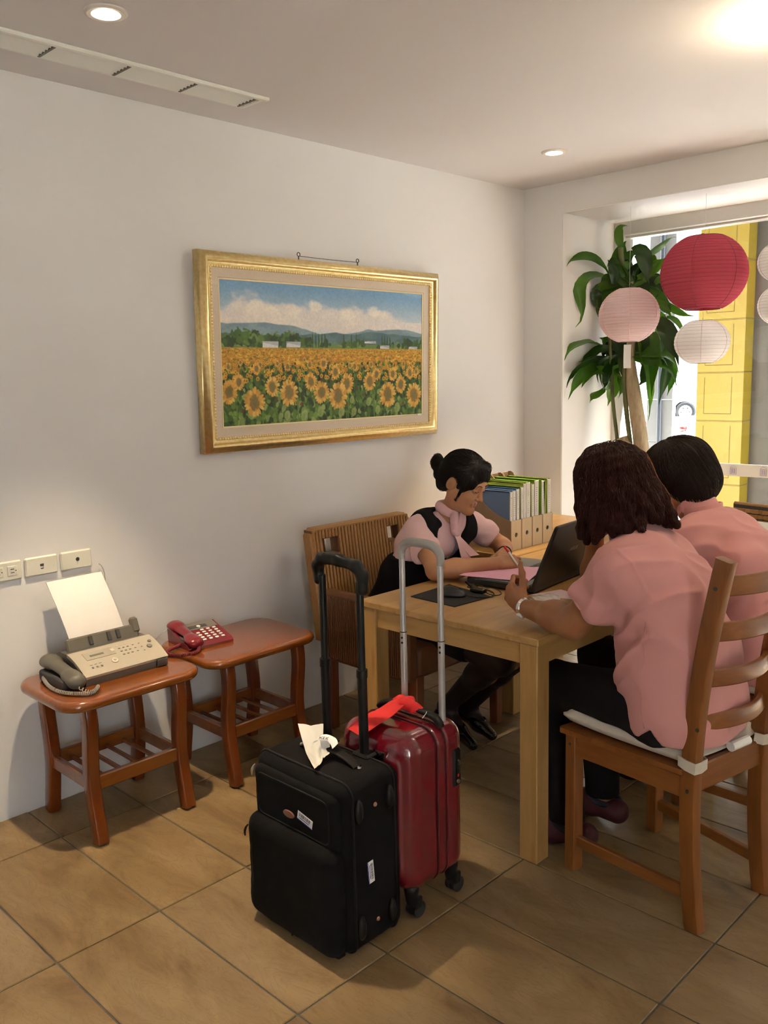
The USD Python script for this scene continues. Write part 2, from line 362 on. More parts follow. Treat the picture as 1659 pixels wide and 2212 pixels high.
# ------------------------------------------------------------------ the room
WY, CEIL, XF, XG, SOFF, PY = 2.985, 2.522, 4.215, 4.80, 2.368, 2.730     # left wall, ceiling, pier face, glass, alcove soffit, pier side
YR, XB = -2.9, -2.2                                                        # right wall, wall behind the camera
M = {}
M['wall'] = pbr('wall_paint', (0.77, 0.757, 0.745), 0.75, var=0.03, vscale=1.5, bump=0.06, bscale=120, spec=0.3)
M['ceil'] = pbr('ceiling_paint', (0.77, 0.737, 0.735), 0.8, spec=0.25)
M['white'] = pbr('white_paint', (0.90, 0.88, 0.85), 0.6, spec=0.3)
M['grout'] = pbr('tile_grout', (0.15, 0.148, 0.135), 0.9, var=0.2, vscale=9)
def tile_mat(name, c1, c2, c3, seed):
    n = {'tc': ('texture_coordinate', {}), 'mp': ('mapping', {'scale': (3.2, 1.3, 1), 'location': (seed*3.7, seed*1.9, 0)}),
         'n1': ('noise_texture', {'scale': 2.1, 'detail': 7.0, 'roughness': 0.62, 'distortion': 0.9}), 'r1': ('rgb_ramp', {'ramp': [(0.3, c3), (0.47, c2), (0.66, c1)]}),
         'm2': ('mapping', {'scale': (8, 2.2, 1), 'location': (seed*1.3, 0, 0)}), 'n2': ('noise_texture', {'scale': 2.2, 'detail': 5.0, 'distortion': 2.4, 'roughness': 0.55}),
         'r2': ('rgb_ramp', {'ramp': [(0.47, (0, 0, 0)), (0.5, (1, 1, 1)), (0.53, (0, 0, 0))]}), 'f2': ('math', {'math_type': 'multiply', 'value2': 0.22}),
         'mx': ('mix_color', {'b': tuple(0.55*c for c in c3)}),
         'oi': ('object_info', {}), 'mr': ('map_range', {'to_min': 0.9, 'to_max': 1.1}), 'hs': ('hsv', {}),
         'bp': ('bump', {'strength': 0.35, 'distance': 0.004}), 'b2': ('bump', {'strength': 0.25, 'distance': 0.003}),
         'p': ('principled_bsdf', {'roughness': 0.42, 'specular_ior_level': 0.45})}
    l = [('tc.object', 'mp.vector'), ('mp.vector', 'n1.vector'), ('n1.fac', 'r1.fac'), ('tc.object', 'm2.vector'), ('m2.vector', 'n2.vector'), ('n2.fac', 'r2.fac'),
         ('r2.color', 'f2.value1'), ('f2.value', 'mx.fac'), ('r1.color', 'mx.a'), ('mx.result', 'hs.color'), ('oi.random', 'mr.value'), ('mr.result', 'hs.value'), ('hs.color', 'p.base_color'),
         ('n2.fac', 'bp.height'), ('n1.fac', 'b2.height'), ('bp.normal', 'b2.normal'), ('b2.normal', 'p.normal')]
    return MAT(name, n, l)
TILES = [tile_mat('stone_tile_%d' % k, *c, k) for k, c in enumerate([((0.31, 0.215, 0.105), (0.245, 0.16, 0.072), (0.155, 0.092, 0.036)), ((0.30, 0.21, 0.112), (0.24, 0.162, 0.079), (0.165, 0.10, 0.043)), ((0.325, 0.222, 0.105), (0.25, 0.163, 0.072), (0.16, 0.092, 0.035))])]
fl = Thing('floor', None, None, kind='structure')
fl.part('grout_bed', bx((XB, YR, -0.12), (4.9, WY, -0.0045)), M['grout'], smooth=False)
TX0, TY0, TS = 0.8769, 2.7228, 0.30762
rt = random.Random(3)
for i in range(-10, 14):
    for j in range(-10, 2):
        x0, x1 = TX0 + TS*(i-1), TX0 + TS*i; y1, y0 = TY0 + 2*TS*j, TY0 + 2*TS*(j-1)
        x0, x1, y0, y1 = max(x0, XB), min(x1, XG+0.08), max(y0, YR), min(y1, WY)
        if x1-x0 < 0.02 or y1-y0 < 0.02: continue
        c = A([(x0+x1)/2, (y0+y1)/2]); z = rt.uniform(-0.0006, 0.0004)
        v, f = bx((x0+0.0026, y0+0.0026, -0.012), (x1-0.0026, y1-0.0026, z), 0.002)
        fl.part('tile', (v, f), TILES[rt.randrange(3)], smooth=False)
structure('wall_left', bx((XB-0.15, WY, -0.1), (XG+0.3, WY+0.14, CEIL+0.1)), M['wall'])
structure('wall_back', cat(bx((XF, PY, -0.1), (XG+0.12, WY+0.02, CEIL+0.1)), bx((XF, YR, SOFF), (XG+0.12, PY, CEIL+0.1))), M['wall'])
structure('trim_1', cat(bx((XF+0.004, YR, SOFF-0.004), (XG-0.05, PY-0.004, SOFF)), bx((XF+0.004, PY-0.004, 0), (XG-0.05, PY, SOFF))), M['white'])
structure('ceiling', bx((XB-0.15, YR-0.15, CEIL), (XF+0.05, WY+0.02, CEIL+0.12)), M['ceil'])
XW = -1.15
structure('wall_right', cat(bx((XB-0.15, YR-0.14, -0.1), (XB+0.4, YR, CEIL+0.1)), bx((XW, YR-0.14, -0.1), (XG+0.12, YR, CEIL+0.1)), bx((XB+0.4, YR-0.14, 2.25), (XW, YR, CEIL+0.1)), bx((XB+0.4, YR-0.14, -0.1), (XW, YR, 0.12))), M['wall'])
structure('wall_front', bx((XB-0.14, YR, -0.1), (XB, WY, CEIL+0.1)), M['wall'])

# glass front of the alcove
M['alu'] = pbr('brushed_aluminium', (0.60, 0.58, 0.54), 0.38, 0.6)
M['glass'] = MAT('window_glass', {'t': ('transparent_bsdf', {'color': (0.96, 0.97, 0.965)}), 'g': ('glossy_bsdf', {'roughness': 0.0, 'color': (1, 1, 1)}), 'f': ('layer_weight', {'blend': 0.5}), 'p': ('math', {'math_type': 'power', 'value2': 5.0}),
                 'q': ('math', {'math_type': 'multiply_add', 'value2': 0.9, 'value3': 0.025}), 'm': ('mix_closure', {})},
                 [('f.facing', 'p.value1'), ('p.value', 'q.value1'), ('q.value', 'm.fac'), ('t.BSDF', 'm.closure1'), ('g.BSDF', 'm.closure2')], 'm.closure')   # Schlick, the same from both sides
win = Thing('window_1', None, None, kind='structure')
win.part('top_rail', cat(bx((XG-0.05, YR, 2.285), (XG+0.06, PY, SOFF+0.005), 0.006), bx((XG-0.028, YR, 2.272), (XG+0.03, PY, 2.287), 0.003)), M['alu'], smooth=False)
win.part('jamb', bx((XG-0.05, PY-0.07, 0), (XG+0.06, PY+0.004, 2.30), 0.004), M['alu'], smooth=False)
win.part('bottom_rail', bx((XG-0.05, YR, 0), (XG+0.06, PY, 0.07), 0.004), M['alu'], smooth=False)
for y0, y1 in ((1.05, 2.66), (-0.75, 1.03), (YR+0.02, -0.77)):
    win.part('pane', bx((XG-0.005, y0, 0.07), (XG+0.005, y1, 2.275)), M['glass'], smooth=False)
w2 = Thing('window_2', None, None, kind='structure')                    # the street window at the right, out of the frame
for k in range(2):
    xa, xb = XB+0.4 + k*(XW-XB-0.4)/2, XB+0.4 + (k+1)*(XW-XB-0.4)/2; w2.part('frame', bx((xb-0.03, YR-0.10, 0.12), (xb+0.03, YR-0.04, 2.25), 0.004), M['alu'], smooth=False); w2.part('pane', bx((xa+0.03, YR-0.075, 0.12), (xb-0.03, YR-0.067, 2.25)), M['glass'], smooth=False)
M['sticker'] = pbr('sticker_white', (0.86, 0.84, 0.78), 0.6); M['logo'] = pbr('logo_violet', (0.42, 0.37, 0.52), 0.7)
strip = Thing('window_strip', 'white safety strip with small violet house logos stuck across the glass front', 'window strip', (XG-0.0065, 0, 0.921))
strip.part('band', bx((-0.0006, YR+0.03, 0), (0.0006, 2.62, 0.068)), M['sticker'], smooth=False)
for k in range(-5, 6):
    y = 1.99 - 0.1645*k
    if not (YR+0.1 < y < 2.55): continue
    g = [bx((-0.0016, y+s*0.0165-0.0015, 0.012), (-0.0005, y+s*0.0165+0.0015, 0.046)) for s in (-1, 1)] + [bx((-0.0016, y-0.018, 0.010), (-0.0005, y+0.018, 0.0125))]
    g += [bx((-0.0016, y+s*0.006-0.0042, 0.016), (-0.0005, y+s*0.006+0.0042, h)) for s in (-1, 1) for h in (0.040,)]
    a = np.linspace(0, PI, 9); g.append(tube(np.c_[np.full(9, -0.001), y + 0.0165*np.cos(a), 0.046 + 0.011*np.sin(a)], 0.0011, 5)); g.append(bx((-0.0016, y-0.012, 0.0425), (-0.0005, y+0.012, 0.046)))
    strip.part('logo', cat(*g), M['logo'], smooth=False)

# ------------------------------------------------------------------ fittings on ceiling and wall
M['lampring'] = pbr('lamp_trim', (0.72, 0.66, 0.60), 0.4)
M['bulb'] = emit('halogen_bulb', (1.0, 0.86, 0.66), 34.0)
M['reflector'] = pbr('lamp_reflector', (0.85, 0.8, 0.72), 0.15, 0.9)
def halogen(path, power, cone=27, r=0.024):
    """A spot: sphere light with a shaping cone, as a reflector halogen gives."""
    d = UsdLux.SphereLight.Define(stage, path); d.CreateRadiusAttr(r); d.CreateIntensityAttr(power/(4*PI*PI*r*r)*10); d.CreateColorAttr(Gf.Vec3f(1.0, 0.78, 0.50)); d.AddTranslateOp().Set(Gf.Vec3d(0, 0, -0.04))
    sh = UsdLux.ShapingAPI.Apply(d.GetPrim()); sh.CreateShapingConeAngleAttr(cone); sh.CreateShapingConeSoftnessAttr(0.55)
def downlight(loc, label, power):
    t = Thing('downlight', label, 'ceiling light', loc, group='recessed ceiling downlights')
    t.part('trim_ring', lathe([(0.036, -0.001), (0.040, -0.007), (0.052, -0.008), (0.059, -0.004), (0.060, 0.0005), (0.036, 0.0005), (0.036, -0.001)], 40), M['lampring'])
    t.part('bulb', lathe([(0.0, -0.0105), (0.024, -0.0095), (0.035, -0.006), (0.036, -0.0005), (0.0, -0.0005)], 32), M['bulb'])
    halogen(t.path + '/lamp_glow', power)
    return t
downlight((1.343, 2.352, CEIL), 'recessed halogen downlight in the ceiling near the air vent', DOWNLIGHT)
downlight((3.622, 2.394, CEIL), 'recessed halogen downlight in the ceiling close to the beam above the alcove', DOWNLIGHT*0.8)
# lamp just right of the frame: its light blooms over the ceiling there
pl = Thing('ceiling_lamp', 'small bare globe lamp under the ceiling at the right edge', 'ceiling light', (2.83, 1.02, CEIL))
pl.part('socket', lathe([(0.0, -0.035), (0.022, -0.035), (0.024, -0.01), (0.045, -0.006), (0.046, 0.0), (0.0, 0.0)], 28), M['lampring'])
pl.part('globe', lathe([(0.03*math.sin(a), -0.062 - 0.03*math.cos(a)) for a in np.linspace(0, PI, 14)], 28), emit('globe_glow', (1.0, 0.84, 0.6), 40.0))
gl = UsdLux.SphereLight.Define(stage, pl.path + '/lamp_glow'); gl.CreateRadiusAttr(0.032); gl.CreateIntensityAttr(DOWNLIGHT*0.75/(4*PI*PI*0.032**2)*0.9); gl.CreateColorAttr(Gf.Vec3f(1.0, 0.80, 0.52)); gl.AddTranslateOp().Set(Gf.Vec3d(0, 0, -0.062))

# air vent: a long recessed linear grille
M['vent'] = pbr('vent_white', (0.86, 0.86, 0.80), 0.5); M['ventdark'] = pbr('vent_throat', (0.20, 0.185, 0.16), 0.8)
vt = Thing('air_vent', 'long white linear air vent grille with slats in the ceiling', 'air vent', (0, 0, CEIL))
vx0, vx1, vy0, vy1 = 0.06, 2.115, 2.648, 2.775
vt.part('throat', bx((vx0+0.01, vy0+0.01, -0.001), (vx1-0.01, vy1-0.01, 0.0005)), M['ventdark'], smooth=False)
vt.part('frame', cat(bx((vx0, vy0-0.012, -0.012), (vx1+0.03, vy0+0.012, 0.001), 0.004), bx((vx0, vy1-0.006, -0.010), (vx1+0.012, vy1+0.008, 0.001), 0.003), bx((vx1-0.004, vy0, -0.011), (vx1+0.016, vy1, 0.001), 0.003), bx((vx0-0.012, vy0, -0.011), (vx0+0.006, vy1, 0.001), 0.003)), M['vent'], smooth=False)
for k in range(5):
    y = vy0 + 0.024 + k*0.0215
    Mx = rotm([1, 0, 0], -0.6, (0, y, -0.006)); vt.part('slat', moved(bx((vx0, -0.0065, -0.001), (vx1, 0.0065, 0.001)), Mx), M['vent'], smooth=False)
for k in range(8):
    x = 2.098 - 0.2525*k
    vt.part('divider', bx((x-0.004, vy0+0.010, -0.0115), (x+0.004, vy1-0.006, -0.001)), M['ventdark'], smooth=False)

# wall sockets
M['plate'] = pbr('socket_plate', (0.72, 0.70, 0.60), 0.45); M['hole'] = pbr('socket_hole', (0.05, 0.04, 0.035), 0.7)
def plate(x, label, kind):
    t = Thing('wall_socket', label, 'wall socket', (x, WY, 0.879))
    t.part('cover_plate', bx((-0.059, -0.011, -0.034), (0.059, 0.001, 0.034), 0.005), M['plate'], smooth=False)
    if kind == 'power':
        for s in (-1, 1):
            t.part('outlet', bx((s*0.024-0.017, -0.0135, -0.017), (s*0.024+0.017, -0.010, 0.017), 0.003), M['plate'], smooth=False)
            for q in (-1, 1): t.part('slot', bx((s*0.024-0.006, -0.0142, q*0.006-0.0013), (s*0.024+0.006, -0.013, q*0.006+0.0013)), M['hole'], smooth=False)
            t.part('slot', cyl((s*0.024+0.012, -0.0142, 0), (s*0.024+0.012, -0.013, 0), 0.002, 8), M['hole'])
    elif kind == 'phone':
        t.part('slot', bx((-0.006, -0.0125, -0.001), (0.006, -0.0105, 0.007)), M['hole'], smooth=False); t.part('slot', bx((-0.005, -0.0122, -0.010), (0.005, -0.0105, -0.0075)), M['hole'], smooth=False)
    else:
        t.part('aerial_jack', lathe([(0, 0.0035), (0.003, 0.0035), (0.006, 0.002), (0.007, 0), (0, 0)], 16), M['hole'])
        j = lathe([(0.0, 0.0), (0.0075, 0.0), (0.006, 0.0025), (0.0, 0.003)], 18); t.part('jack', moved(j, rotm([1, 0, 0], PI/2, (0.004, -0.0105, 0.002))), M['hole'])
plate(1.177, 'white power socket plate with slots, leftmost of three on the wall', 'power')
plate(1.306, 'white telephone socket plate between the two other wall plates', 'phone')
plate(1.435, 'white aerial socket plate with one round jack above the paper sheet', 'jack')

# ------------------------------------------------------------------ the sunflower painting
PX0, PX1, PZ0, PZ1 = 1.985, 3.395, 1.219, 2.010
M['gold'] = MAT('gilt_frame', {'tc': ('texture_coordinate', {}), 'nz': ('noise_texture', {'scale': 60, 'detail': 5.0}), 'rp': ('rgb_ramp', {'ramp': [(0.3, (0.72, 0.54, 0.22)), (0.7, (0.88, 0.72, 0.38))]}), 'bp': ('bump', {'strength': 0.15, 'distance': 0.002}),
   'p': ('principled_bsdf', {'metallic': 0.9, 'roughness': 0.28})}, [('tc.object', 'nz.vector'), ('nz.fac', 'rp.fac'), ('rp.color', 'p.base_color'), ('nz.fac', 'bp.height'), ('bp.normal', 'p.normal')])
M['liner'] = pbr('linen_liner', (0.66, 0.55, 0.43), 0.85, var=0.12, vscale=180, bump=0.2, bscale=400)
M['canvas'] = pbr('oil_paint', (1, 1, 1), 0.55, attr='col', bump=0.25, bscale=260, bdist=0.001)
M['steel'] = pbr('dark_steel', (0.12, 0.11, 0.11), 0.4, 0.8)
pw, ph = PX1-PX0, PZ1-PZ0
pic = Thing('framed_painting', 'large gilt-framed oil painting of a sunflower field hung on the white wall', 'painting', (PX0, WY-0.012, PZ0))
TILT = rotm([1, 0, 0], -0.028); TILT[:3, 3] = (0, 0, 0)
TILT[:3, :3] = TILT[:3, :3].T
def pf(mesh): return moved(mesh, TILT)
def ringprof(inset, prof):
    """Mitred frame: profile of (inset outward->inward, depth towards the room) points swept round the rectangle."""
    pr = np.asarray(prof, float); C4 = []
    for cx, cz, sx, sz in ((0, 0, 1, 1), (pw, 0, -1, 1), (pw, ph, -1, -1), (0, ph, 1, -1)):
        i = inset + pr[:, 0]; C4.append(np.c_[cx + sx*i, -pr[:, 1], cz + sz*i])
    V = np.vstack(C4); k = len(pr); F = []
    for c in range(4):
        for j in range(k):
            a, b = c*k+j, c*k+(j+1) % k; d, e = ((c+1) % 4)*k+j, ((c+1) % 4)*k+(j+1) % k; F += [[a, b, e], [a, e, d]]
    F = np.array(F); m = trimesh.Trimesh(V, F, process=False)
    return (V, F if m.volume > 0 else F[:, ::-1])
mould = [(0.0, 0.0), (0.0, 0.030), (0.003, 0.036), (0.007, 0.038), (0.012, 0.045), (0.020, 0.053), (0.027, 0.055), (0.033, 0.052), (0.038, 0.045), (0.041, 0.039), (0.046, 0.036), (0.051, 0.034), (0.062, 0.032), (0.062, 0.0)]
fr = pic.part('frame', pf(ringprof(0, mould)), M['gold'], smooth=40)
beads = []
for (a, b) in (((0.057, 0.057), (pw-0.057, 0.057)), ((pw-0.057, 0.057), (pw-0.057, ph-0.057)), ((pw-0.057, ph-0.057), (0.057, ph-0.057)), ((0.057, ph-0.057), (0.057, 0.057))):
    L = math.hypot(b[0]-a[0], b[1]-a[1]); n = int(L/0.0125)
    for q in range(n):
        t = (q+0.5)/n; s = trimesh.creation.icosphere(1, 0.0052); s.vertices *= [1.15, 0.8, 1.0] if abs(b[1]-a[1]) < 1e-6 else [1, 0.8, 1.15]
        beads.append((s.vertices + (a[0]+(b[0]-a[0])*t, -0.0335, a[1]+(b[1]-a[1])*t), s.faces))
pic.part('bead_moulding', pf(cat(*beads)), pbr('bead_gilt', (0.85, 0.66, 0.34), 0.35, 0.7), under=fr, smooth=True, kind='stuff')
pic.part('liner', pf(ringprof(0.061, [(0.0, 0.0), (0.0, 0.027), (0.036, 0.024), (0.040, 0.019), (0.040, 0.0)])), M['liner'], smooth=20)
pic.part('liner_edge', pf(ringprof(0.099, [(0.0, 0.0), (0.0, 0.0225), (0.006, 0.0215), (0.006, 0.0)])), pbr('liner_gold', (0.76, 0.62, 0.36), 0.45, 0.4), smooth=False)
def s2l(c): c = np.asarray(c, float)/255; return np.where(c <= 0.04045, c/12.92, ((c+0.055)/1.055)**2.4)
def paint(Wn, Hn):
    u, v = np.meshgrid((np.arange(Wn)+0.5)/Wn, (np.arange(Hn)+0.5)/Hn); asp = 2.0; r = np.random.default_rng(11)
    X, Y = u*asp, v; P3 = lambda sx, sy, z=0.0: np.stack([u*sx, v*sy, np.full_like(u, z)], -1)
    C = np.zeros((Hn, Wn, 3))
    def lay(c, a): C[:] = C*(1-a[..., None]) + np.asarray(c, float)*a[..., None]
    top, low = A([112, 152, 186.]), A([200, 208, 210.]); g = sm(v, 0, 0.32)[..., None]; C[:] = top*(1-g)+low*g
    lay((150, 180, 205), 0.5*sm(fbm(P3(5, 9), 4, 1), 0.45, 0.7)*(v < 0.36))
    cl = fbm(P3(13, 11, 3.3), 5, 5); base = sm(v, 0.08, 0.24)*(1-0.35*sm(v, 0.27, 0.36)); base = base*(1 - 0.75*sm(u, 0.8, 1.0)*(v < 0.24))
    lay((222, 214, 208), np.clip(sm(cl + base*0.42, 0.62, 0.86), 0, 1)*0.95*(v < 0.38)); lay((236, 226, 212), 0.8*sm(cl + base*0.3, 0.78, 0.95)*(v < 0.38))
    for (cx, cy, rx, ry) in ((0.42, 0.15, .035, .045), (0.58, 0.2, .04, .05), (0.72, 0.17, .035, .05), (0.15, 0.17, .04, .05), (0.22, 0.19, .03, .03)):
        d = np.hypot((u-cx)/rx, (v-cy)/ry) + 0.5*(fbm(P3(40, 30, 7), 3, 2)-0.5); lay((238, 229, 214), 0.75*(1-sm(d, 0.6, 1.15)))
    def ridge(y0, amp, f, seed, c, c2):
        yl = y0 - amp*(fbm(np.stack([u*f, 0*u, 0*u+seed], -1), 4, seed)); m = sm(v, yl-0.004, yl+0.004)
        cc = A(c)*(1-sm(fbm(P3(22, 20, seed), 3, seed), 0.35, 0.7)[..., None]) + A(c2)*sm(fbm(P3(22, 20, seed), 3, seed), 0.35, 0.7)[..., None]; C[:] = C*(1-m[..., None]) + cc*m[..., None]
    ridge(0.385, 0.12, 4.0, 21, (118, 140, 152.), (128, 152, 158.)); ridge(0.41, 0.10, 5.0, 33, (78, 104, 112.), (94, 122, 122.))
    lay((100, 128, 70), sm(v, 0.415, 0.43)); lay((128, 146, 90), sm(v, 0.425, 0.43)*sm(fbm(P3(10, 60), 3, 3), 0.5, 0.6))
    def blob(cx, cy, rx, ry, c, rough=0.5, a=1.0, seed=0, ang=0.0):
        x0, x1, y0, y1 = int((cx-rx*1.7/asp)*Wn), int((cx+rx*1.7/asp)*Wn)+2, int((cy-ry*1.7)*Hn), int((cy+ry*1.7)*Hn)+2
        x0, y0, x1, y1 = max(x0, 0), max(y0, 0), min(x1, Wn), min(y1, Hn)
        if x1 <= x0 or y1 <= y0: return
        U, V = (u[y0:y1, x0:x1]-cx)*asp, v[y0:y1, x0:x1]-cy; ca, sa = math.cos(ang), math.sin(ang); U, V = ca*U+sa*V, -sa*U+ca*V
        d = np.hypot(U/rx, V/ry)
        if rough: d = d + rough*(noise(np.stack([(U+cx)*70, (V+cy)*70, 0*U+seed], -1), seed)-0.5)
        m = a*(1-sm(d, 0.82, 1.1))[..., None]; C[y0:y1, x0:x1] = C[y0:y1, x0:x1]*(1-m) + np.asarray(c, float)*m
    def trees(x0, x1, n, h, cols, seed):
        q = np.random.default_rng(seed)
        for _ in range(n):
            x = q.uniform(x0, x1); hh = h*q.uniform(0.5, 1.0); c = A(cols[q.integers(len(cols))])*q.uniform(0.85, 1.15); blob(x, 0.452-hh*q.uniform(0.3, 0.75), hh*q.uniform(.25, .42), hh*q.uniform(.28, .42), c, 0.8, 0.95, int(q.integers(999)))
    G = [(58, 84, 40), (74, 104, 46), (96, 122, 58), (48, 70, 38)]
    trees(-0.01, 0.40, 95, 0.115, G, 1); trees(0.44, 0.5, 12, 0.06, G, 2); trees(0.55, 0.67, 34, 0.07, G, 3); trees(0.76, 0.83, 18, 0.06, G, 4); trees(0.855, 1.01, 44, 0.085, G, 5)
    for x in (0.405, 0.42, 0.435, 0.45, 0.465, 0.56, 0.60, 0.625, 0.765, 0.78, 0.795, 0.81): blob(x, 0.40, 0.007, 0.055, (52, 78, 44), 0.5, 0.9)
    for (x, y, w, h) in ((0.21, 0.438, 0.034, 0.026), (0.315, 0.436, 0.032, 0.026), (0.70, 0.408, 0.03, 0.012), (0.78, 0.446, 0.025, 0.018), (0.945, 0.448, 0.026, 0.014)):
        lay((206, 205, 205), ((np.abs(u-x) < w) & (np.abs(v-y) < h*0.6)).astype(float)); lay((168, 172, 178), ((np.abs(u-x) < w*1.05) & (v > y-h*1.0) & (v < y-h*0.3+0.012*(u-x)/w)).astype(float))
        blob(x-w-0.012, y+0.006, 0.02, 0.03, (60, 88, 42), 0.8)
    # the field
    f = sm(v, 0.452, 0.46); near = sm(v, 0.50, 0.66)[..., None]; col = A([182, 138, 48.])*(1-near) + A([62, 84, 34.])*near; C[:] = C*(1-f[..., None]) + col*f[..., None]
    for _ in range(2600):
        y = 0.46 + 0.16*r.random()**1.4; s = 0.0035 + 0.05*(y-0.455)**1.3*4; c = [(206, 158, 48), (224, 178, 70), (150, 106, 34), (110, 102, 40), (188, 120, 40)][r.integers(5)]; blob(r.random(), y, s*1.4, s*0.8, c, 0.0, 0.75)
    cols = [(58, 92, 34), (84, 118, 44), (40, 62, 26), (112, 140, 62), (140, 158, 88), (34, 48, 22), (74, 104, 40)]
    for _ in range(1700):
        y = 0.56 + 0.46*r.random(); s = 0.009 + 0.032*(y-0.52); k = r.integers(7); k = 5 if (k == 4 and y < 0.75) else k; blob(r.random(), y, s*r.uniform(.6, 1.1), s*r.uniform(.8, 1.5), A(cols[k])*r.uniform(0.85, 1.1), 0.3, 0.85, int(r.integers(99)), r.uniform(-.6, .6))
    for _ in range(26): blob(r.random(), r.uniform(0.62, 0.95), 0.016, 0.014, (112, 46, 40), 0.6, 0.7)
    for _ in range(420):
        y = 0.49 + 0.20*r.random()**1.7; s = 0.006 + 0.06*(y-0.49); x = r.random(); blob(x, y, s, s*0.95, (208, 152, 46), 0.5, 0.9, int(r.integers(99))); blob(x, y+s*.1, s*.45, s*.45, (110, 76, 30), 0.2, 0.8)
    for (x, y, w) in ((0.49, 0.93, .012), (0.58, .9, .01), (0.33, .92, .01), (0.72, .9, .01), (0.06, .93, .008), (0.17, .96, .009)): blob(x, y, w*0.8, 0.12, (92, 126, 52), 0.2, 0.9)
    for (x, y, s) in ((0.44, .93, .035), (0.545, .94, .035), (0.61, .945, .03), (0.36, .95, .035), (0.85, .93, .035), (0.69, .87, .03), (0.74, .94, .03), (0.28, .94, .03), (0.6, .85, .026), (0.12, .92, .03)):
        blob(x, y, s*0.9, s*1.25, (146, 160, 96), 0.25, 0.9, 3, 0.3); blob(x-0.004, y+.01, s*0.45, s*0.8, (112, 136, 66), 0.3, 0.6)
    def flower(px, py, pr):
        x = (px-205)/1193; t0 = 265+(px-195)*.0938; b0 = 1165-(px-215)*.0506; y = (py-t0)/(b0-t0); s = pr/ (b0-t0)*1.0; q = np.random.default_rng(int(px))
        n = 22 if pr > 30 else 12
        for k in range(n):
            a = 2*PI*k/n + q.uniform(-.1, .1); rr = s*q.uniform(.72, .9); c = [(212, 160, 70), (196, 142, 56), (220, 178, 96)][q.integers(3)]
            blob(x + rr*math.cos(a)*0.66/asp*1.25, y + rr*math.sin(a), s*0.30, s*0.13, c, 0.0, 0.95, 0, math.atan2(math.sin(a), math.cos(a)*.83))
        blob(x, y, s*0.62, s*0.70, (200, 150, 66), 0.3); blob(x, y, s*0.46, s*0.60, (128, 104, 54), 0.4, 0.95, 5); blob(x+s*.02, y, s*0.22, s*0.34, (112, 108, 64), 0.5, 0.9, 8)
    for F in sorted([(240, 950, 70), (290, 890, 45), (365, 1015, 85), (460, 920, 58), (550, 960, 75), (675, 895, 52), (735, 960, 65), (835, 985, 80), (890, 910, 58), (820, 838, 42), (1035, 900, 55), (1080, 855, 38), (1155, 980, 75), (1190, 855, 40), (1245, 920, 52), (1340, 985, 70), (1310, 850, 38), (1355, 845, 25), (380, 810, 35), (545, 800, 30), (750, 785, 35), (670, 790, 26), (240, 795, 26), (940, 805, 28), (1045, 795, 22), (1265, 795, 22), (400, 785, 22), (490, 780, 20), (910, 800, 20), (300, 770, 20), (640, 760, 16), (1150, 760, 16), (1330, 795, 18)], key=lambda q: q[1]): flower(*F)
    C[:] = C*(0.93 + 0.14*fbm(P3(160, 90, 2.2), 3, 9))[..., None]
    return np.clip(s2l(np.clip(C, 0, 255)), 0, 1)
WN, HN = 560, 290
cx0, cx1, cz0, cz1 = 0.103, pw-0.103, 0.103, ph-0.103
gx, gz = np.meshgrid(np.linspace(cx0, cx1, WN), np.linspace(cz1, cz0, HN)); cv = np.stack([gx, np.full_like(gx, -0.0185), gz], -1).reshape(-1, 3)
i, j = np.meshgrid(np.arange(HN-1), np.arange(WN-1), indexing='ij'); a = (i*WN+j).ravel(); cf = np.vstack([np.stack([a, a+WN, a+WN+1], 1), np.stack([a, a+WN+1, a+1], 1)])
pic.part('canvas', pf((cv, cf)), M['canvas'], smooth=True, col=paint(WN, HN).reshape(-1, 3), label='painted canvas of sunflowers under a cloudy sky')
pic.part('price_tag', pf(bx((pw-0.145, -0.0295, 0.098), (pw-0.115, -0.0265, 0.106))), M['sticker'], smooth=False)
hk = []
for x in (2.495, 2.842):
    P = A([x-PX0, -0.03, ph+0.012]); 
    e = pic.part('screw_eye', pf(cat(cyl(P-(0, 0, 0.014), P, 0.0028, 8), tube([P + 0.008*A([math.cos(a), 0, 1+math.sin(a)]) for a in np.linspace(0, 2*PI, 13)], 0.002, 6))), M['steel']); hk.append(P)
pic.part('hanging_wire', pf(tube(spline([hk[0]+(0.0, 0, 0.002), (hk[0]+hk[1])/2 + (0, 0, 0.0), hk[1]+(0, 0, 0.002)], 12), 0.0013, 6)), M['steel'])

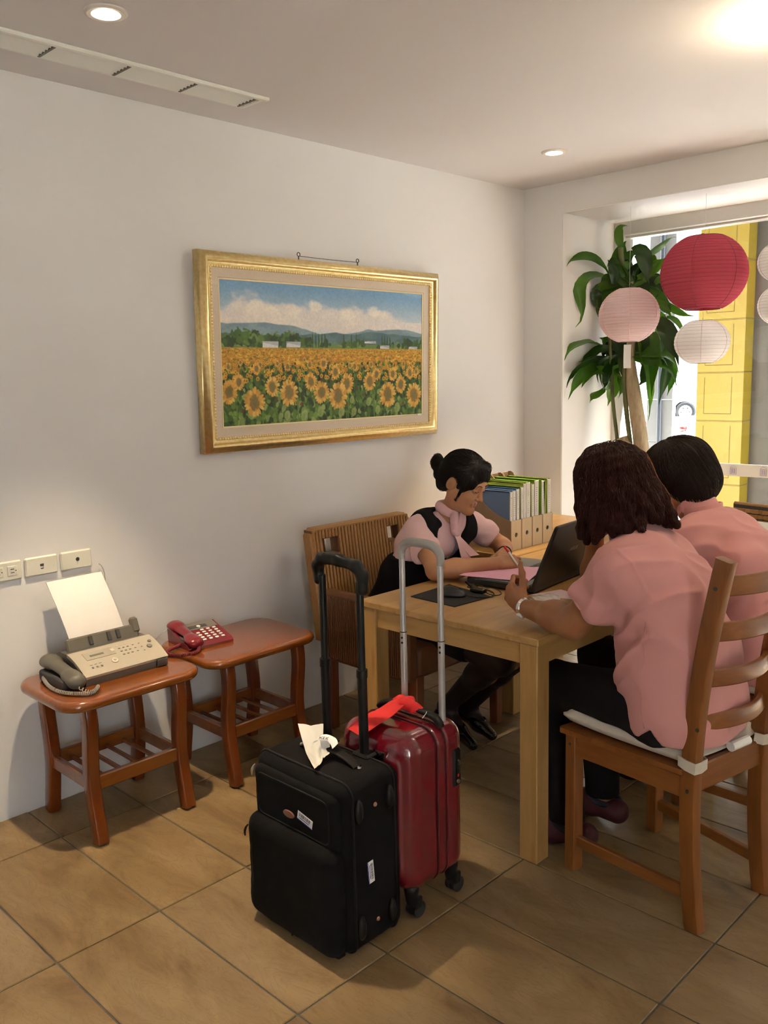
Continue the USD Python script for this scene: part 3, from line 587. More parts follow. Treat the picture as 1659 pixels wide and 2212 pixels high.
# ------------------------------------------------------------------ paper lanterns
def paper(name, c, t=0.55):
    return MAT(name, {'d': ('diffuse_bsdf', {'color': c}), 't': ('translucent_bsdf', {'color': c}), 'm': ('mix_closure', {'fac': t})}, [('d.BSDF', 'm.closure1'), ('t.BSDF', 'm.closure2')], 'm.closure')
PAPER = {'red': paper('red_paper', (0.64, 0.115, 0.165), 0.5), 'pink': paper('pink_paper', (0.92, 0.80, 0.80), 0.6), 'white': paper('white_paper', (0.95, 0.93, 0.92), 0.65)}
M['rib_red'] = pbr('rib_red', (0.28, 0.05, 0.06), 0.7); M['rib_pink'] = pbr('rib_pink', (0.80, 0.52, 0.50), 0.7); M['rib_white'] = pbr('rib_white', (0.74, 0.62, 0.60), 0.7)
M['thread'] = pbr('nylon_thread', (0.75, 0.75, 0.72), 0.4)
def lantern(loc, R, col, label, hang, open_=0.34, squash=0.94, nrib=22, seam=0.6, seams=6):
    t = Thing('paper_lantern', label, 'paper lantern', loc, rz=seam)
    a0 = math.asin(open_); ph_ = np.linspace(-PI/2 + a0, PI/2 - a0, nrib*6+1)
    w = 1 + 0.010*(np.abs(np.sin((ph_-ph_[0])/(ph_[-1]-ph_[0])*PI*nrib)) - 0.6)        # paper bellies out between the wire rings
    pr = np.c_[R*np.cos(ph_)*w, R*squash*np.sin(ph_)*w]; th = 0.0006
    t.part('paper_shade', lathe(np.vstack([pr, (pr*(1-th/R))[::-1], pr[:1]]), 64), PAPER[col], smooth=True)
    rings = [tube([(R*math.cos(q)*0.996*math.cos(a), R*math.cos(q)*0.996*math.sin(a), R*squash*math.sin(q)*0.996) for a in np.linspace(0, 2*PI, 41)], 0.0009, 4) for q in ph_[::6]]
    t.part('wire_ribs', cat(*rings), M['rib_'+col], smooth=True)
    sq = np.linspace(-PI/2 + a0, PI/2 - a0, 40)
    sm_ = [tube([(R*1.002*math.cos(q)*math.cos(a), R*1.002*math.cos(q)*math.sin(a), R*squash*1.002*math.sin(q)) for q in sq], 0.0013 if col == 'red' else 0.0016, 5) for a in np.arange(seams)*2*PI/seams]
    t.part('paper_seams', cat(*sm_), M['rib_'+col], smooth=True)
    z = R*squash*math.cos(a0); r0 = R*open_
    t.part('wire_hanger', cat(tube([(-r0, 0, z), (-r0*.3, 0, z+0.012), (r0*.3, 0, z+0.012), (r0, 0, z)], 0.0012, 5), tube([(r0*math.cos(a), r0*math.sin(a), z) for a in np.linspace(0, 2*PI, 25)], 0.0014, 5), tube([(r0*math.cos(a), r0*math.sin(a), -z) for a in np.linspace(0, 2*PI, 25)], 0.0014, 5)), M['steel'])
    if hang: t.part('hanging_thread', cyl((0, 0, z+0.012), (0, 0, hang-loc[2]), 0.0009, 5), M['thread'])
    return t, z
LX = 4.34
lantern((LX, 1.985, 1.983), 0.209, 'red', 'large crimson paper lantern, the biggest one hanging in the window', SOFF, 0.42, 0.93, 24, 0.15, 6)
_, zz = lantern((LX, 2.392, 1.804), 0.1585, 'pink', 'pale pink paper lantern with a paper tag hanging in front of the plant', SOFF, 0.34, 0.94, 22, 0.52, 6)
lantern((LX, 1.984, 1.645), 0.1345, 'white', 'white paper lantern hung directly below the large crimson lantern', 1.79, 0.42, 0.86, 14, 0.40, 6)
r1 = 0.10
lantern((4.30, 1.60, 1.995), r1, 'white', 'small white lantern cut by the right edge, upper of the two', SOFF, 0.34, 0.94, 16, 0.3, 6)
lantern((4.30, 1.592, 1.797), r1, 'white', 'small white lantern cut by the right edge, lower of the two', 1.90, 0.34, 0.94, 16, 0.3, 6)
tg = Thing('lantern_tag', 'narrow white paper tag dangling under the pale pink lantern', 'tag', (LX-0.01, 2.392, 1.655-0.13))
tgx, tgz = np.meshgrid(np.linspace(-0.02, 0.02, 5), np.linspace(0, 0.125, 9), indexing='ij')
tg.part('paper', moved(sheet(np.stack([tgx, 0.004*np.sin(tgz*25), tgz], -1), 0.0006), rotm([0, 0, 1], -0.75)), PAPER['white'], smooth=False)
tg.part('thread', cyl((0, 0, 0.120), (0, 0, 0.20), 0.0008, 5), M['thread'])
# ------------------------------------------------------------------ the dracaena in the alcove
def leafmat(name, c, c2):
    n = {'tc': ('texture_coordinate', {}), 'nz': ('noise_texture', {'scale': 9.0, 'detail': 4.0}), 'rp': ('rgb_ramp', {'ramp': [(0.35, c2), (0.65, c)]}), 'p': ('principled_bsdf', {'roughness': 0.30, 'specular_ior_level': 0.5}),
         't': ('translucent_bsdf', {'color': tuple(min(1, 2.2*x) for x in c)}), 'm': ('mix_closure', {'fac': 0.35})}
    return MAT(name, n, [('tc.object', 'nz.vector'), ('nz.fac', 'rp.fac'), ('rp.color', 'p.base_color'), ('p.BSDF', 'm.closure1'), ('t.BSDF', 'm.closure2')], 'm.closure')
LEAFM = [leafmat('leaf_%d' % k, *c) for k, c in enumerate([((0.075, 0.180, 0.014), (0.034, 0.10, 0.007)), ((0.11, 0.23, 0.02), (0.05, 0.13, 0.010)), ((0.030, 0.080, 0.012), (0.012, 0.040, 0.006))])]
M['bark'] = pbr('pale_bark', (0.50, 0.39, 0.24), 0.85, var=0.4, vscale=14, stretch=(3, 3, 0.6), bump=0.6, bscale=60, bdist=0.004); M['stem'] = pbr('green_stem', (0.12, 0.13, 0.04), 0.6, var=0.3); M['pot'] = pbr('glazed_pot', (0.30, 0.27, 0.24), 0.35, coat=0.4); M['soil'] = pbr('soil', (0.06, 0.04, 0.03), 0.95, bump=0.8, bscale=70)
LEAVES = [([(4.644,2.635,1.993),(4.644,2.637,2.117),(4.644,2.604,2.217),(4.644,2.584,2.239)], 0.060),
 ([(4.643,2.617,2.213),(4.643,2.629,2.275),(4.643,2.619,2.317),(4.643,2.578,2.32)], 0.038),
 ([(4.518,2.472,2.161),(4.518,2.426,2.15),(4.518,2.398,2.077),(4.518,2.373,1.975)], 0.060),
 ([(4.522,2.623,2.046),(4.496,2.672,2.122),(4.384,2.69,2.148),(4.263,2.698,2.122),(4.206,2.696,2.079)], 0.034),
 ([(4.627,2.683,2.034),(4.466,2.695,2.043),(4.347,2.7,1.982),(4.366,2.699,1.874),(4.296,2.694,1.757)], 0.053),
 ([(4.613,2.689,1.996),(4.515,2.695,1.948),(4.537,2.7,1.888),(4.574,2.7,1.858)], 0.044),
 ([(4.604,2.491,2.135),(4.604,2.399,2.16),(4.604,2.329,2.205),(4.604,2.262,2.217)], 0.038),
 ([(4.553,2.462,2.021),(4.553,2.376,2.048),(4.553,2.319,2.089),(4.553,2.288,2.12)], 0.033),
 ([(4.595,2.444,2.009),(4.595,2.364,2.002),(4.595,2.343,1.953),(4.595,2.375,1.908)], 0.043),
 ([(4.595,2.409,1.959),(4.595,2.342,1.905),(4.595,2.302,1.843),(4.595,2.274,1.788)], 0.055),
 ([(4.591,2.373,1.884),(4.591,2.294,1.854),(4.591,2.216,1.813),(4.591,2.141,1.791)], 0.030),
 ([(4.532,2.32,1.783),(4.532,2.26,1.709),(4.532,2.22,1.624),(4.532,2.198,1.529)], 0.066),
 ([(4.57,2.371,1.715),(4.57,2.349,1.63),(4.57,2.359,1.497),(4.57,2.372,1.362)], 0.049),
 ([(4.565,2.461,1.683),(4.565,2.425,1.572),(4.565,2.387,1.4),(4.565,2.386,1.23)], 0.068),
 ([(4.611,2.338,1.678),(4.611,2.309,1.556),(4.611,2.325,1.435),(4.611,2.349,1.312)], 0.049),
 ([(4.649,2.315,1.587),(4.649,2.287,1.507),(4.649,2.298,1.434),(4.649,2.319,1.366)], 0.030),
 ([(4.613,2.697,1.638),(4.438,2.695,1.674),(4.283,2.699,1.648),(4.188,2.695,1.575)], 0.057),
 ([(4.586,2.681,1.586),(4.397,2.697,1.568),(4.272,2.698,1.508),(4.213,2.696,1.426)], 0.060),
 ([(4.572,2.687,1.549),(4.411,2.698,1.512),(4.303,2.695,1.446),(4.232,2.696,1.359)], 0.044),
 ([(4.548,2.65,1.516),(4.479,2.681,1.505),(4.408,2.688,1.469),(4.362,2.692,1.423)], 0.057),
 ([(4.515,2.568,1.57),(4.515,2.603,1.515),(4.515,2.623,1.459),(4.515,2.643,1.397)], 0.060),
 ([(4.514,2.594,1.453),(4.514,2.65,1.416),(4.453,2.664,1.38),(4.415,2.67,1.334)], 0.051),
 ([(4.575,2.61,1.59),(4.575,2.632,1.654),(4.575,2.676,1.694),(4.55,2.694,1.703)], 0.048),
 ([(4.555,2.543,1.638),(4.555,2.521,1.544),(4.555,2.491,1.463),(4.555,2.473,1.382)], 0.060),
 ([(4.563,2.581,1.502),(4.563,2.558,1.451),(4.563,2.558,1.401),(4.563,2.574,1.357)], 0.027),
 ([(4.635,2.65,1.528),(4.635,2.642,1.451),(4.635,2.662,1.374),(4.635,2.683,1.309)], 0.052),
 ([(4.584,2.546,2.006),(4.584,2.513,2.051),(4.584,2.48,2.084),(4.584,2.44,2.128)], 0.037),
 ([(4.588,2.604,1.993),(4.588,2.549,2.031),(4.588,2.508,2.039),(4.588,2.46,2.011)], 0.037),
 ([(4.543,2.416,1.992),(4.543,2.378,2.053),(4.543,2.34,2.09),(4.543,2.299,2.103)], 0.030),
 ([(4.513,2.589,1.994),(4.513,2.583,2.054),(4.513,2.605,2.104),(4.513,2.626,2.13)], 0.037),
 ([(4.556,2.557,1.981),(4.556,2.599,1.973),(4.556,2.641,1.964),(4.556,2.683,1.98)], 0.050),
 ([(4.529,2.343,1.973),(4.529,2.305,1.993),(4.529,2.272,1.972),(4.529,2.259,1.942)], 0.030),
 ([(4.581,2.538,1.65),(4.581,2.594,1.659),(4.581,2.65,1.642),(4.581,2.693,1.599)], 0.057),
 ([(4.65,2.533,1.638),(4.65,2.491,1.624),(4.65,2.462,1.561),(4.65,2.454,1.486)], 0.051),
 ([(4.604,2.404,1.802),(4.604,2.357,1.763),(4.604,2.342,1.69),(4.604,2.353,1.63)], 0.049),
 ([(4.535,2.624,1.641),(4.499,2.673,1.624),(4.421,2.683,1.587),(4.333,2.694,1.568)], 0.051),
 ([(4.635,2.576,2.085),(4.635,2.577,2.134),(4.635,2.55,2.162),(4.635,2.496,2.18)], 0.038),
 ([(4.622,2.427,1.853),(4.622,2.373,1.825),(4.622,2.332,1.762),(4.622,2.324,1.702)], 0.037),
 ([(4.613,2.466,1.964),(4.613,2.438,1.926),(4.613,2.385,1.928),(4.613,2.333,1.941)], 0.037),
 ([(4.577,2.695,1.945),(4.554,2.695,1.882),(4.587,2.699,1.821),(4.607,2.696,1.758)], 0.032),
 ([(4.617,2.584,1.577),(4.617,2.547,1.488),(4.617,2.517,1.412),(4.617,2.544,1.349)], 0.038),
 ([(4.621,2.408,1.62),(4.621,2.419,1.541),(4.621,2.445,1.467),(4.621,2.485,1.424)], 0.050),
 ([(4.56,2.289,1.793),(4.56,2.238,1.773),(4.56,2.205,1.73),(4.56,2.191,1.694)], 0.024),
 ([(4.647,2.407,2.093),(4.647,2.421,2.13),(4.647,2.441,2.145),(4.647,2.461,2.153)], 0.031)]
pt = Thing('potted_dracaena', 'tall potted dracaena with long drooping green leaves in the bright alcove', 'potted plant', (4.46, 2.40, 0))
pt.part('pot', lathe([(0, 0.0), (0.15, 0.0), (0.16, 0.01), (0.20, 0.33), (0.212, 0.34), (0.212, 0.365), (0.195, 0.365), (0.185, 0.33), (0.0, 0.33)], 40), M['pot'])
pt.part('soil', lathe([(0.0, 0.325), (0.188, 0.325), (0.186, 0.338), (0.0, 0.345)], 30), M['soil'])
tr = spline([(4.50, 2.385, 0.32), (4.515, 2.395, 0.7), (4.52, 2.401, 1.075), (4.53, 2.432, 1.25), (4.545, 2.474, 1.42), (4.56, 2.50, 1.60), (4.57, 2.49, 1.80), (4.58, 2.51, 2.0)], 60)
v, f = tube(tr, np.interp(np.linspace(0, 1, 60), [0, 0.45, 0.62, 0.72, 1], [0.046, 0.040, 0.037, 0.027, 0.018]), 18); v, f = relief((v, f), 0.004, A([30, 30, 8.0]), 4)
trunk = pt.part('trunk', (v, f), M['bark'], smooth=60, world=True)
for P, r in (([(4.50, 2.52, 0.33), (4.52, 2.546, 1.083), (4.525, 2.585, 1.333), (4.53, 2.60, 1.50), (4.53, 2.62, 1.72)], 0.0105), ([(4.50, 2.43, 0.9), (4.52, 2.468, 1.10), (4.52, 2.503, 1.333), (4.53, 2.52, 1.55)], 0.013), ([(4.58, 2.51, 1.98), (4.60, 2.58, 2.10), (4.61, 2.60, 2.2)], 0.016)):
    q = spline(P, 30); pt.part('stem', relief(tube(q, r, 10), 0.0018, 60.0, 2), M['stem'], smooth=60, world=True)
pt.part('cut_stub', tube([(4.51, 2.43, 1.02), (4.515, 2.50, 1.10), (4.517, 2.515, 1.135)], [0.034, 0.036, 0.035], 16), M['bark'], under=trunk, world=True)
def leaf(P, w, seed):
    P = spline(P, 13); t = np.linspace(0, 1, 13); L = np.linalg.norm(np.diff(P, axis=0), axis=1).sum(); T = np.gradient(P, axis=0); T /= np.linalg.norm(T, axis=1, keepdims=True)
    r = np.random.default_rng(seed); view = unit(P.mean(0)-A([0, 0, 1.5])); face = unit(-view + 0.9*r.normal(size=3)*A([0.6, 0.6, 0.8])); N0 = face
    W = np.cross(T, np.broadcast_to(N0, T.shape)); W /= np.linalg.norm(W, axis=1, keepdims=True) + 1e-9; N = np.cross(W, T)
    wid = w*0.5*(0.28 + 0.72*np.sin(np.clip(t*1.12+0.06, 0, 1)*PI)**0.75)*np.where(t > 0.72, np.clip((1-t)/0.28, 0, 1)**0.7, 1); wid[-1] = 0.0006
    rows = []
    for j, s in enumerate((-1, -0.5, 0, 0.5, 1)):
        wav = 0.10*w*np.sin(t*14 + seed + s*1.2)*abs(s); rows.append(P + W*(s*wid)[:, None] + N*((abs(s)*0.30*wid) + wav*(wid/w))[:, None])
    return sheet(np.stack(rows, 1), 0.0012)
for k, (P, w) in enumerate(LEAVES): pt.part('leaf', leaf(P, w*1.5, k), LEAFM[k % 3], smooth=60, world=True)
rl = np.random.default_rng(21)                                       # inner and far-side leaves that fill the crowns out
for k in range(52):
    c = A([4.57, 2.50, 1.97]) if k % 2 else A([4.56, 2.50, 1.60]); a = rl.uniform(-0.5, PI*0.9) - 0.9; el = rl.uniform(-0.2, 0.9); L = rl.uniform(0.22, 0.36); d = A([math.cos(a)*math.cos(el)*0.45, math.sin(a)*math.cos(el)*0.8, math.sin(el)])
    P = [c, c+d*L*0.4, c+d*L*0.75-(0, 0, 0.04*L), c+d*L*1.0-(0, 0, 0.35*L)]; P = [A([min(q[0], 4.73), min(q[1], 2.69), min(q[2], 2.34)]) for q in P]; P = [q + A([0, 0, 0.001*i]) for i, q in enumerate(P)]
    pt.part('leaf', leaf(P, rl.uniform(0.06, 0.085), 100+k), LEAFM[k % 3], smooth=60, world=True)
# ------------------------------------------------------------------ furniture
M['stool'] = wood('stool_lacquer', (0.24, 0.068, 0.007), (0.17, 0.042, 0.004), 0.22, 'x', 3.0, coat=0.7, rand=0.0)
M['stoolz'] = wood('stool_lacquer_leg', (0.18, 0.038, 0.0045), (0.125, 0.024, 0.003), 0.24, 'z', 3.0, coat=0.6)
M['rubber'] = pbr('black_rubber', (0.02, 0.018, 0.017), 0.7)
def stool():
    t = Thing('side_table', 'low glossy brown wooden side table carrying the fax machine', 'side table', (1.42, 2.752, 0), group=None)
    top = rrect(0.525, 0.405, 0.085)
    t.part('tabletop', bevelled(top, 0.036, 0.469, 0.0165, 5), M['stool'], smooth=40)
    for sx in (-1, 1):
        for sy in (-1, 1):
            P = spline([(sx*0.168, sy*q, z) for q, z in ((0.176, 0.006), (0.158, 0.10), (0.143, 0.20), (0.146, 0.29), (0.158, 0.385), (0.150, 0.472))], 22)
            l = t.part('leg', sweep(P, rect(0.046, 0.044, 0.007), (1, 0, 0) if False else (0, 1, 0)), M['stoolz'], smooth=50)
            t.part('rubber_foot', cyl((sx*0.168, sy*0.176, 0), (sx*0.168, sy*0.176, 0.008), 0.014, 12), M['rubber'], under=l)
    for sy in (-1, 1): t.part('rail', bx((-0.15, sy*0.146-0.011, 0.176), (0.15, sy*0.146+0.011, 0.226), 0.004), M['stool'], smooth=False)
    for sx in (-1, 1): t.part('rail', bx((sx*0.168-0.011, -0.13, 0.176), (sx*0.168+0.011, 0.13, 0.222), 0.004), M['stool'], smooth=False)
    for k in range(4):
        x = -0.1 + k*0.0667; t.part('slat', bx((x-0.0085, -0.138, 0.184), (x+0.0085, 0.138, 0.196), 0.003), M['stool'], smooth=False)
    return t
st = stool()
st.copy((1.972, 2.757, 0), 0.0, 'low glossy brown wooden side table carrying the red telephone')

PINE = [wood('pine_'+a, (0.45, 0.265, 0.088), (0.34, 0.185, 0.054), 0.42, a, 2.6, coat=0.12, knots=(0.30, 0.13, 0.04)) for a in 'xyz']
def table(loc, L, Wd, Hh, label, name='desk'):
    t = Thing(name, label, 'table', loc)
    t.part('tabletop', bx((0, 0, Hh-0.023), (L, Wd, Hh), 0.003), PINE[0], smooth=False)
    for x in (0.008, L-0.073):
        for y in (0.008, Wd-0.073): t.part('leg', bx((x, y, 0), (x+0.065, y+0.065, Hh-0.023), 0.003), PINE[2], smooth=False)
    for x in (0.020, L-0.040): t.part('apron', bx((x, 0.073, Hh-0.092), (x+0.020, Wd-0.073, Hh-0.023)), PINE[1], smooth=False)
    for y in (0.020, Wd-0.040): t.part('apron', bx((0.073, y, Hh-0.092), (L-0.073, y+0.020, Hh-0.023)), PINE[0], smooth=False)
    return t
TT = 0.725
table((2.095, 1.432, 0), 1.22, 0.762, TT, 'pine table where the three women sit, laptop on top')
table((3.04, 2.205, 0), 1.1, 0.76, TT, 'pine side desk by the wall under the magazine files')

# woven armchair of the receptionist
M['cane'] = pbr('cane', (0.40, 0.195, 0.055), 0.5, var=0.35, vscale=40, stretch=(6, 6, 1)); M['cane2'] = pbr('dark_cane', (0.15, 0.052, 0.013), 0.55, var=0.25, vscale=60)
M['chairleg'] = wood('brown_leg', (0.19, 0.055, 0.015), (0.13, 0.036, 0.009), 0.4, 'z')
rc = Thing('woven_armchair', 'brown woven cane armchair with two square holes in its back, behind the receptionist', 'armchair', (2.685, 2.5, 0))
bw, z0b, z1b = 0.30, 0.40, 0.868
prof = sbox(-bw, z0b, bw, z1b-0.0)
holes = [(-0.195, 0.794), (0.19, 0.794)]
for hx, hz in holes: prof = prof.difference(sbox(hx-0.041, hz-0.036, hx+0.041, hz+0.036))
LEAN = 0.135
def leanback(v): v = v.copy(); v[:, 1] += (v[:, 2]-0.30)*LEAN; return v
v, f = extrude(prof, 0.046); v = leanback(np.c_[v[:, 0], 0.268-v[:, 2]+0.0, v[:, 1]]); v[:, 1] -= 0.02
back = rc.part('backrest', (v, f), M['cane2'], smooth=False)
str_, n = [], 32
for k in range(n):
    x = -bw + (k+0.5)*2*bw/n
    for s in (-1, 1):
        cuts = [(z0b, z1b)]
        for hx, hz in holes:
            if abs(x-hx) < 0.044: cuts = [(z0b, hz-0.037), (hz+0.037, z1b)]
        for a, b in cuts:
            P = A([(x, 0.225 + s*0.0225, z) for z in np.linspace(a, b, 3)]); str_.append(moved(tube(P, 0.0082, 6), np.eye(4)))
vv, ff = cat(*str_); rc.part('cane_strands', (leanback(vv), ff), M['cane'], under=back, smooth=True, kind='stuff')
edge = []
P = A([(-bw, 0.225, z0b), (-bw, 0.225, z1b-0.02), (-bw+0.02, 0.225, z1b), (bw-0.02, 0.225, z1b), (bw, 0.225, z1b-0.02), (bw, 0.225, z0b)]); vv, ff = sweep(P, rect(0.022, 0.056, 0.008), (0, 1, 0)); vv, ff = sweep(P, rect(0.056, 0.020, 0.007), (0, 1, 0)); rc.part('back_binding', (leanback(vv), ff), M['cane'], under=back, smooth=40)
for hx, hz in holes:
    P = A([(hx-.041, .225, hz-.036), (hx+.041, .225, hz-.036), (hx+.041, .225, hz+.036), (hx-.041, .225, hz+.036), (hx-.041, .225, hz-.036)]); vv, ff = sweep(P, rect(0.052, 0.006), (0, 1, 0)); rc.part('hole_binding', (leanback(vv), ff), M['cane2'], under=back, smooth=False)
for s in (-1, 1):
    arm = rc.part('arm_panel', rbox((s*0.285-0.03, -0.285, 0.325), (s*0.285+0.03, 0.215, 0.63), 0.02, 16), M['cane2'], smooth=40)
    w = [tube([(s*0.285+s2*0.0305, y, 0.345), (s*0.285+s2*0.0305, y, 0.61)], 0.0048, 5) for y in np.arange(-0.265, 0.205, 0.0115) for s2 in (-1, 1)]
    rc.part('cane_strands', cat(*w), M['cane2'], under=arm, smooth=True, kind='stuff')
rc.part('seat', rbox((-0.255, -0.285, 0.33), (0.255, 0.22, 0.455), 0.02, 16), M['cane2'], smooth=40)
for x in (-0.265, 0.245):
    for y in (-0.27, 0.225): rc.part('leg', sweep([(x+0.01, y, 0), (x+0.01, y, 0.345)], rect(0.046, 0.046, 0.004), (0, 1, 0), [0.85, 1.0]), M['chairleg'], smooth=False)

# ladder-back chairs
AP = [wood('antique_pine_'+a, (0.25, 0.090, 0.019), (0.17, 0.052, 0.009), 0.38, a, 3.0, coat=0.15, rand=0.0) for a in 'xyz']
M['pad'] = pbr('cream_pad', (0.66, 0.60, 0.50), 0.85, var=0.06, vscale=60, bump=0.15, bscale=300)
def ladder_chair(loc, rz, label):
    t = Thing('ladderback_chair', label, 'chair', loc, rz)
    for s in (-1, 1):
        f = t.part('leg', bx((s*0.19-0.02, 0.18, 0), (s*0.19+0.02, 0.22, 0.438), 0.003), AP[2], smooth=False)
        t.part('screw_cap', cyl((s*0.2105, 0.200, 0.405), (s*0.209, 0.200, 0.405), 0.005, 10), M['hole'], under=f)
        P = spline([(s*0.155, y, z) for y, z in ((-0.212, 0.0), (-0.196, 0.12), (-0.186, 0.28), (-0.186, 0.45), (-0.204, 0.68), (-0.236, 0.88), (-0.268, 1.035))], 28)
        b = t.part('leg', sweep(P, rect(0.050, 0.036, 0.005), (0, 1, 0), np.linspace(1.0, 0.94, 28)), AP[2], smooth=50)
        for (y, z) in ((-0.252, 0.96), (-0.188, 0.395), (-0.213, 0.575)): t.part('screw_cap', cyl((s*0.1745, y, z), (s*0.172, y, z), 0.0055, 10), M['hole'], under=b)
        t.part('side_rail', moved(bx((-0.011, -0.185, 0.368), (0.011, 0.19, 0.432), 0.003), rotm([0, 0, 1], -s*0.093, (s*0.173, 0, 0))), AP[1], smooth=False)
        t.part('stretcher', moved(bx((-0.0095, -0.19, 0.078), (0.0095, 0.19, 0.112), 0.003), rotm([0, 0, 1], -s*0.093, (s*0.172, 0, 0))), AP[1], smooth=False)
    t.part('back_rail', bx((-0.145, -0.198, 0.385), (0.145, -0.176, 0.462), 0.004), AP[0], smooth=False)
    t.part('front_rail', bx((-0.175, 0.190, 0.374), (0.175, 0.212, 0.437), 0.004), AP[0], smooth=False)
    t.part('seat_board', extrude(Polygon([(-0.225, 0.235), (0.225, 0.235), (0.178, -0.175), (-0.178, -0.175)]).buffer(-0.012).buffer(0.012), 0.016, 0.436), AP[0], smooth=False)
    for z, hh in ((0.962, 0.052), (0.836, 0.050), (0.706, 0.046), (0.582, 0.044)):
        yb = np.interp(z, (0.45, 0.68, 0.88, 1.035), (-0.186, -0.204, -0.236, -0.268)); xs = np.linspace(-0.146, 0.146, 15); P = A([(x, yb - 0.042*(1-(x/0.146)**2) + 0.006, z) for x in xs])
        t.part('back_slat', sweep(P, rect(hh, 0.016, 0.004), (0, 0.14, 0.99)), AP[0], smooth=50)
    # tied seat pad: a saddle-shaped quilted cushion
    n, m = 26, 26; g = np.zeros((n, m, 3)); gb = np.zeros((n, m, 3))
    for i in range(n):
        for j in range(m):
            u, v_ = -1+2*i/(n-1), -1+2*j/(m-1); w = 0.17 + 0.045*(v_+1)/2; e = min(1, (1-max(abs(u), abs(v_)))*7+0.0); puff = math.sqrt(max(0, 1-(1-e)**2))
            sag = 0.022*abs(u)**2.2 + 0.020*max(0, v_)**2 ; x, y = u*w*(0.965+0.035*puff), 0.025 + v_*0.205
            g[i, j] = (x, y, 0.470 + 0.016*puff + sag*0.6); gb[i, j] = (x, y, 0.468 - 0.014*puff + sag*0.45)
    V = np.vstack([g.reshape(-1, 3), gb.reshape(-1, 3)]); o = n*m; i, j = np.meshgrid(np.arange(n-1), np.arange(m-1), indexing='ij'); a = (i*m+j).ravel(); q = np.stack([a, a+m, a+m+1, a+1], 1)
    ring = np.r_[np.arange(m-1), np.arange(n-1)*m+m-1, np.arange(m-1, 0, -1)+(n-1)*m, np.arange(n-1, 0, -1)*m]; nx = np.roll(ring, -1)
    pad = t.part('seat_pad', (V, np.vstack([q, q[:, ::-1]+o, np.stack([ring, nx, nx+o, ring+o], 1)])), M['pad'], smooth=60, label='cream quilted seat pad')
    for s in (-1, 1):
        P = [(s*0.125, -0.165, 0.474), (s*0.176, -0.160, 0.474), (s*0.179, -0.185, 0.470), (s*0.179, -0.214, 0.468), (s*0.155, -0.2165, 0.468), (s*0.128, -0.213, 0.470), (s*0.120, -0.19, 0.472)]
        t.part('pad_tie', sweep(P, rect(0.030, 0.004), (0, 0, 1)), M['pad'], under=pad, smooth=50)
    t.part('care_tag', sweep([(0.0, -0.196, 0.478), (0.075, -0.199, 0.481)], circ(0.014, 12), (0, 0, 1)), M['sticker'], under=pad)
    return t
CH = (2.318, 1.118, 0); chair1 = ladder_chair(CH, -0.20, 'ladder-back pine chair with cream pad under the woman nearest the camera')
CH2 = (2.93, 1.075, 0); chair1.copy(CH2, -0.13, 'ladder-back pine chair half hidden at the right edge under the farther pink-shirted woman', 'ladderback chairs at the table')
tag(chair1.prim, group='ladderback chairs at the table')

# far wicker armchair with a dotted cushion
wk = Thing('wicker_chair', 'pale brown open-weave wicker chair back behind the dotted cushion at right', 'armchair', (3.98, 1.36, 0), -1.75)
slab = bx((-0.30, -0.02, 0.30), (0.30, 0.02, 0.885)); wk.part('backrest', moved(slab, np.eye(4)), M['hole'], smooth=False)
for r_ in range(24):
    z = 0.32 + r_*0.0235
    for s in (-1, 1):
        P = A([(x, s*(0.0215 + 0.0045*math.cos((k + r_) * PI)), z) for k, x in enumerate(np.linspace(-0.30, 0.30, 29))]); wk.part('weave_strand', sweep(P, rect(0.0075, 0.019, 0.002), (0, 1, 0)), M['cane'], smooth=40)
wk.part('top_roll', cyl((-0.305, 0, 0.882), (0.305, 0, 0.882), 0.014, 14), M['cane'])
wk.part('seat', rbox((-0.30, 0.0, 0.26), (0.30, 0.5, 0.42), 0.02, 14), M['cane'], smooth=40)
for x in (-0.27, 0.27):
    for y in (0.0, 0.46): wk.part('leg', cyl((x, y, 0), (x, y, 0.3), 0.022, 12), M['chairleg'])
cu = Thing('dotted_cushion', 'white cushion with coloured dots leaning on the wicker chair', 'cushion', (3.90, 1.395, 0.425), -1.75)
S = SDF().box(frame_m((0, 0.0, 0.205), (1, 0, 0), (0, 1, -0.0)), (0.215, 0.055, 0.20), 0.054); 
cv, cf = S.mesh(0.009); cv[:, 1] *= 1.0
def cush(v): w = np.clip(1-np.maximum(np.abs(v[:, 0]/0.215), np.abs((v[:, 2]-0.205)/0.20))**3, 0, 1); v = v.copy(); v[:, 1] *= 0.35+0.9*w; return v
cu.part('cover', (cush(cv), cf), pbr('cushion_white', (0.80, 0.77, 0.70), 0.9, bump=0.1, bscale=200), smooth=True)
DC = [(0.50, 0.03, 0.05), (0.06, 0.05, 0.22), (0.62, 0.55, 0.36), (0.10, 0.22, 0.40)]; DM = [pbr('dot_%d' % k, c, 0.9) for k, c in enumerate(DC)]
rd = random.Random(5); k = 0
for ix in range(5):
    for iz in range(5):
        x, z = -0.165+0.083*ix + (0.02 if iz % 2 else -0.015), 0.055 + 0.078*iz
        if abs(x) > 0.185: continue
        d = lathe([(0.020, 0), (0.020, 0.0012), (0, 0.0012)], 20); d = moved(d, rotm([1, 0, 0], -PI/2)); 
        for s in (1, -1):
            w = max(0, 1-max(abs(x/0.215), abs((z-0.205)/0.20))**3); yy = 0.055*(0.35+0.9*w)*0.985; q = d[0]*(1, s, 1)+(x, s*yy, z); cu.part('dot', (q, d[1] if s > 0 else d[1][:, ::-1]), DM[k % 4], smooth=False)
        k += rd.randrange(1, 4)
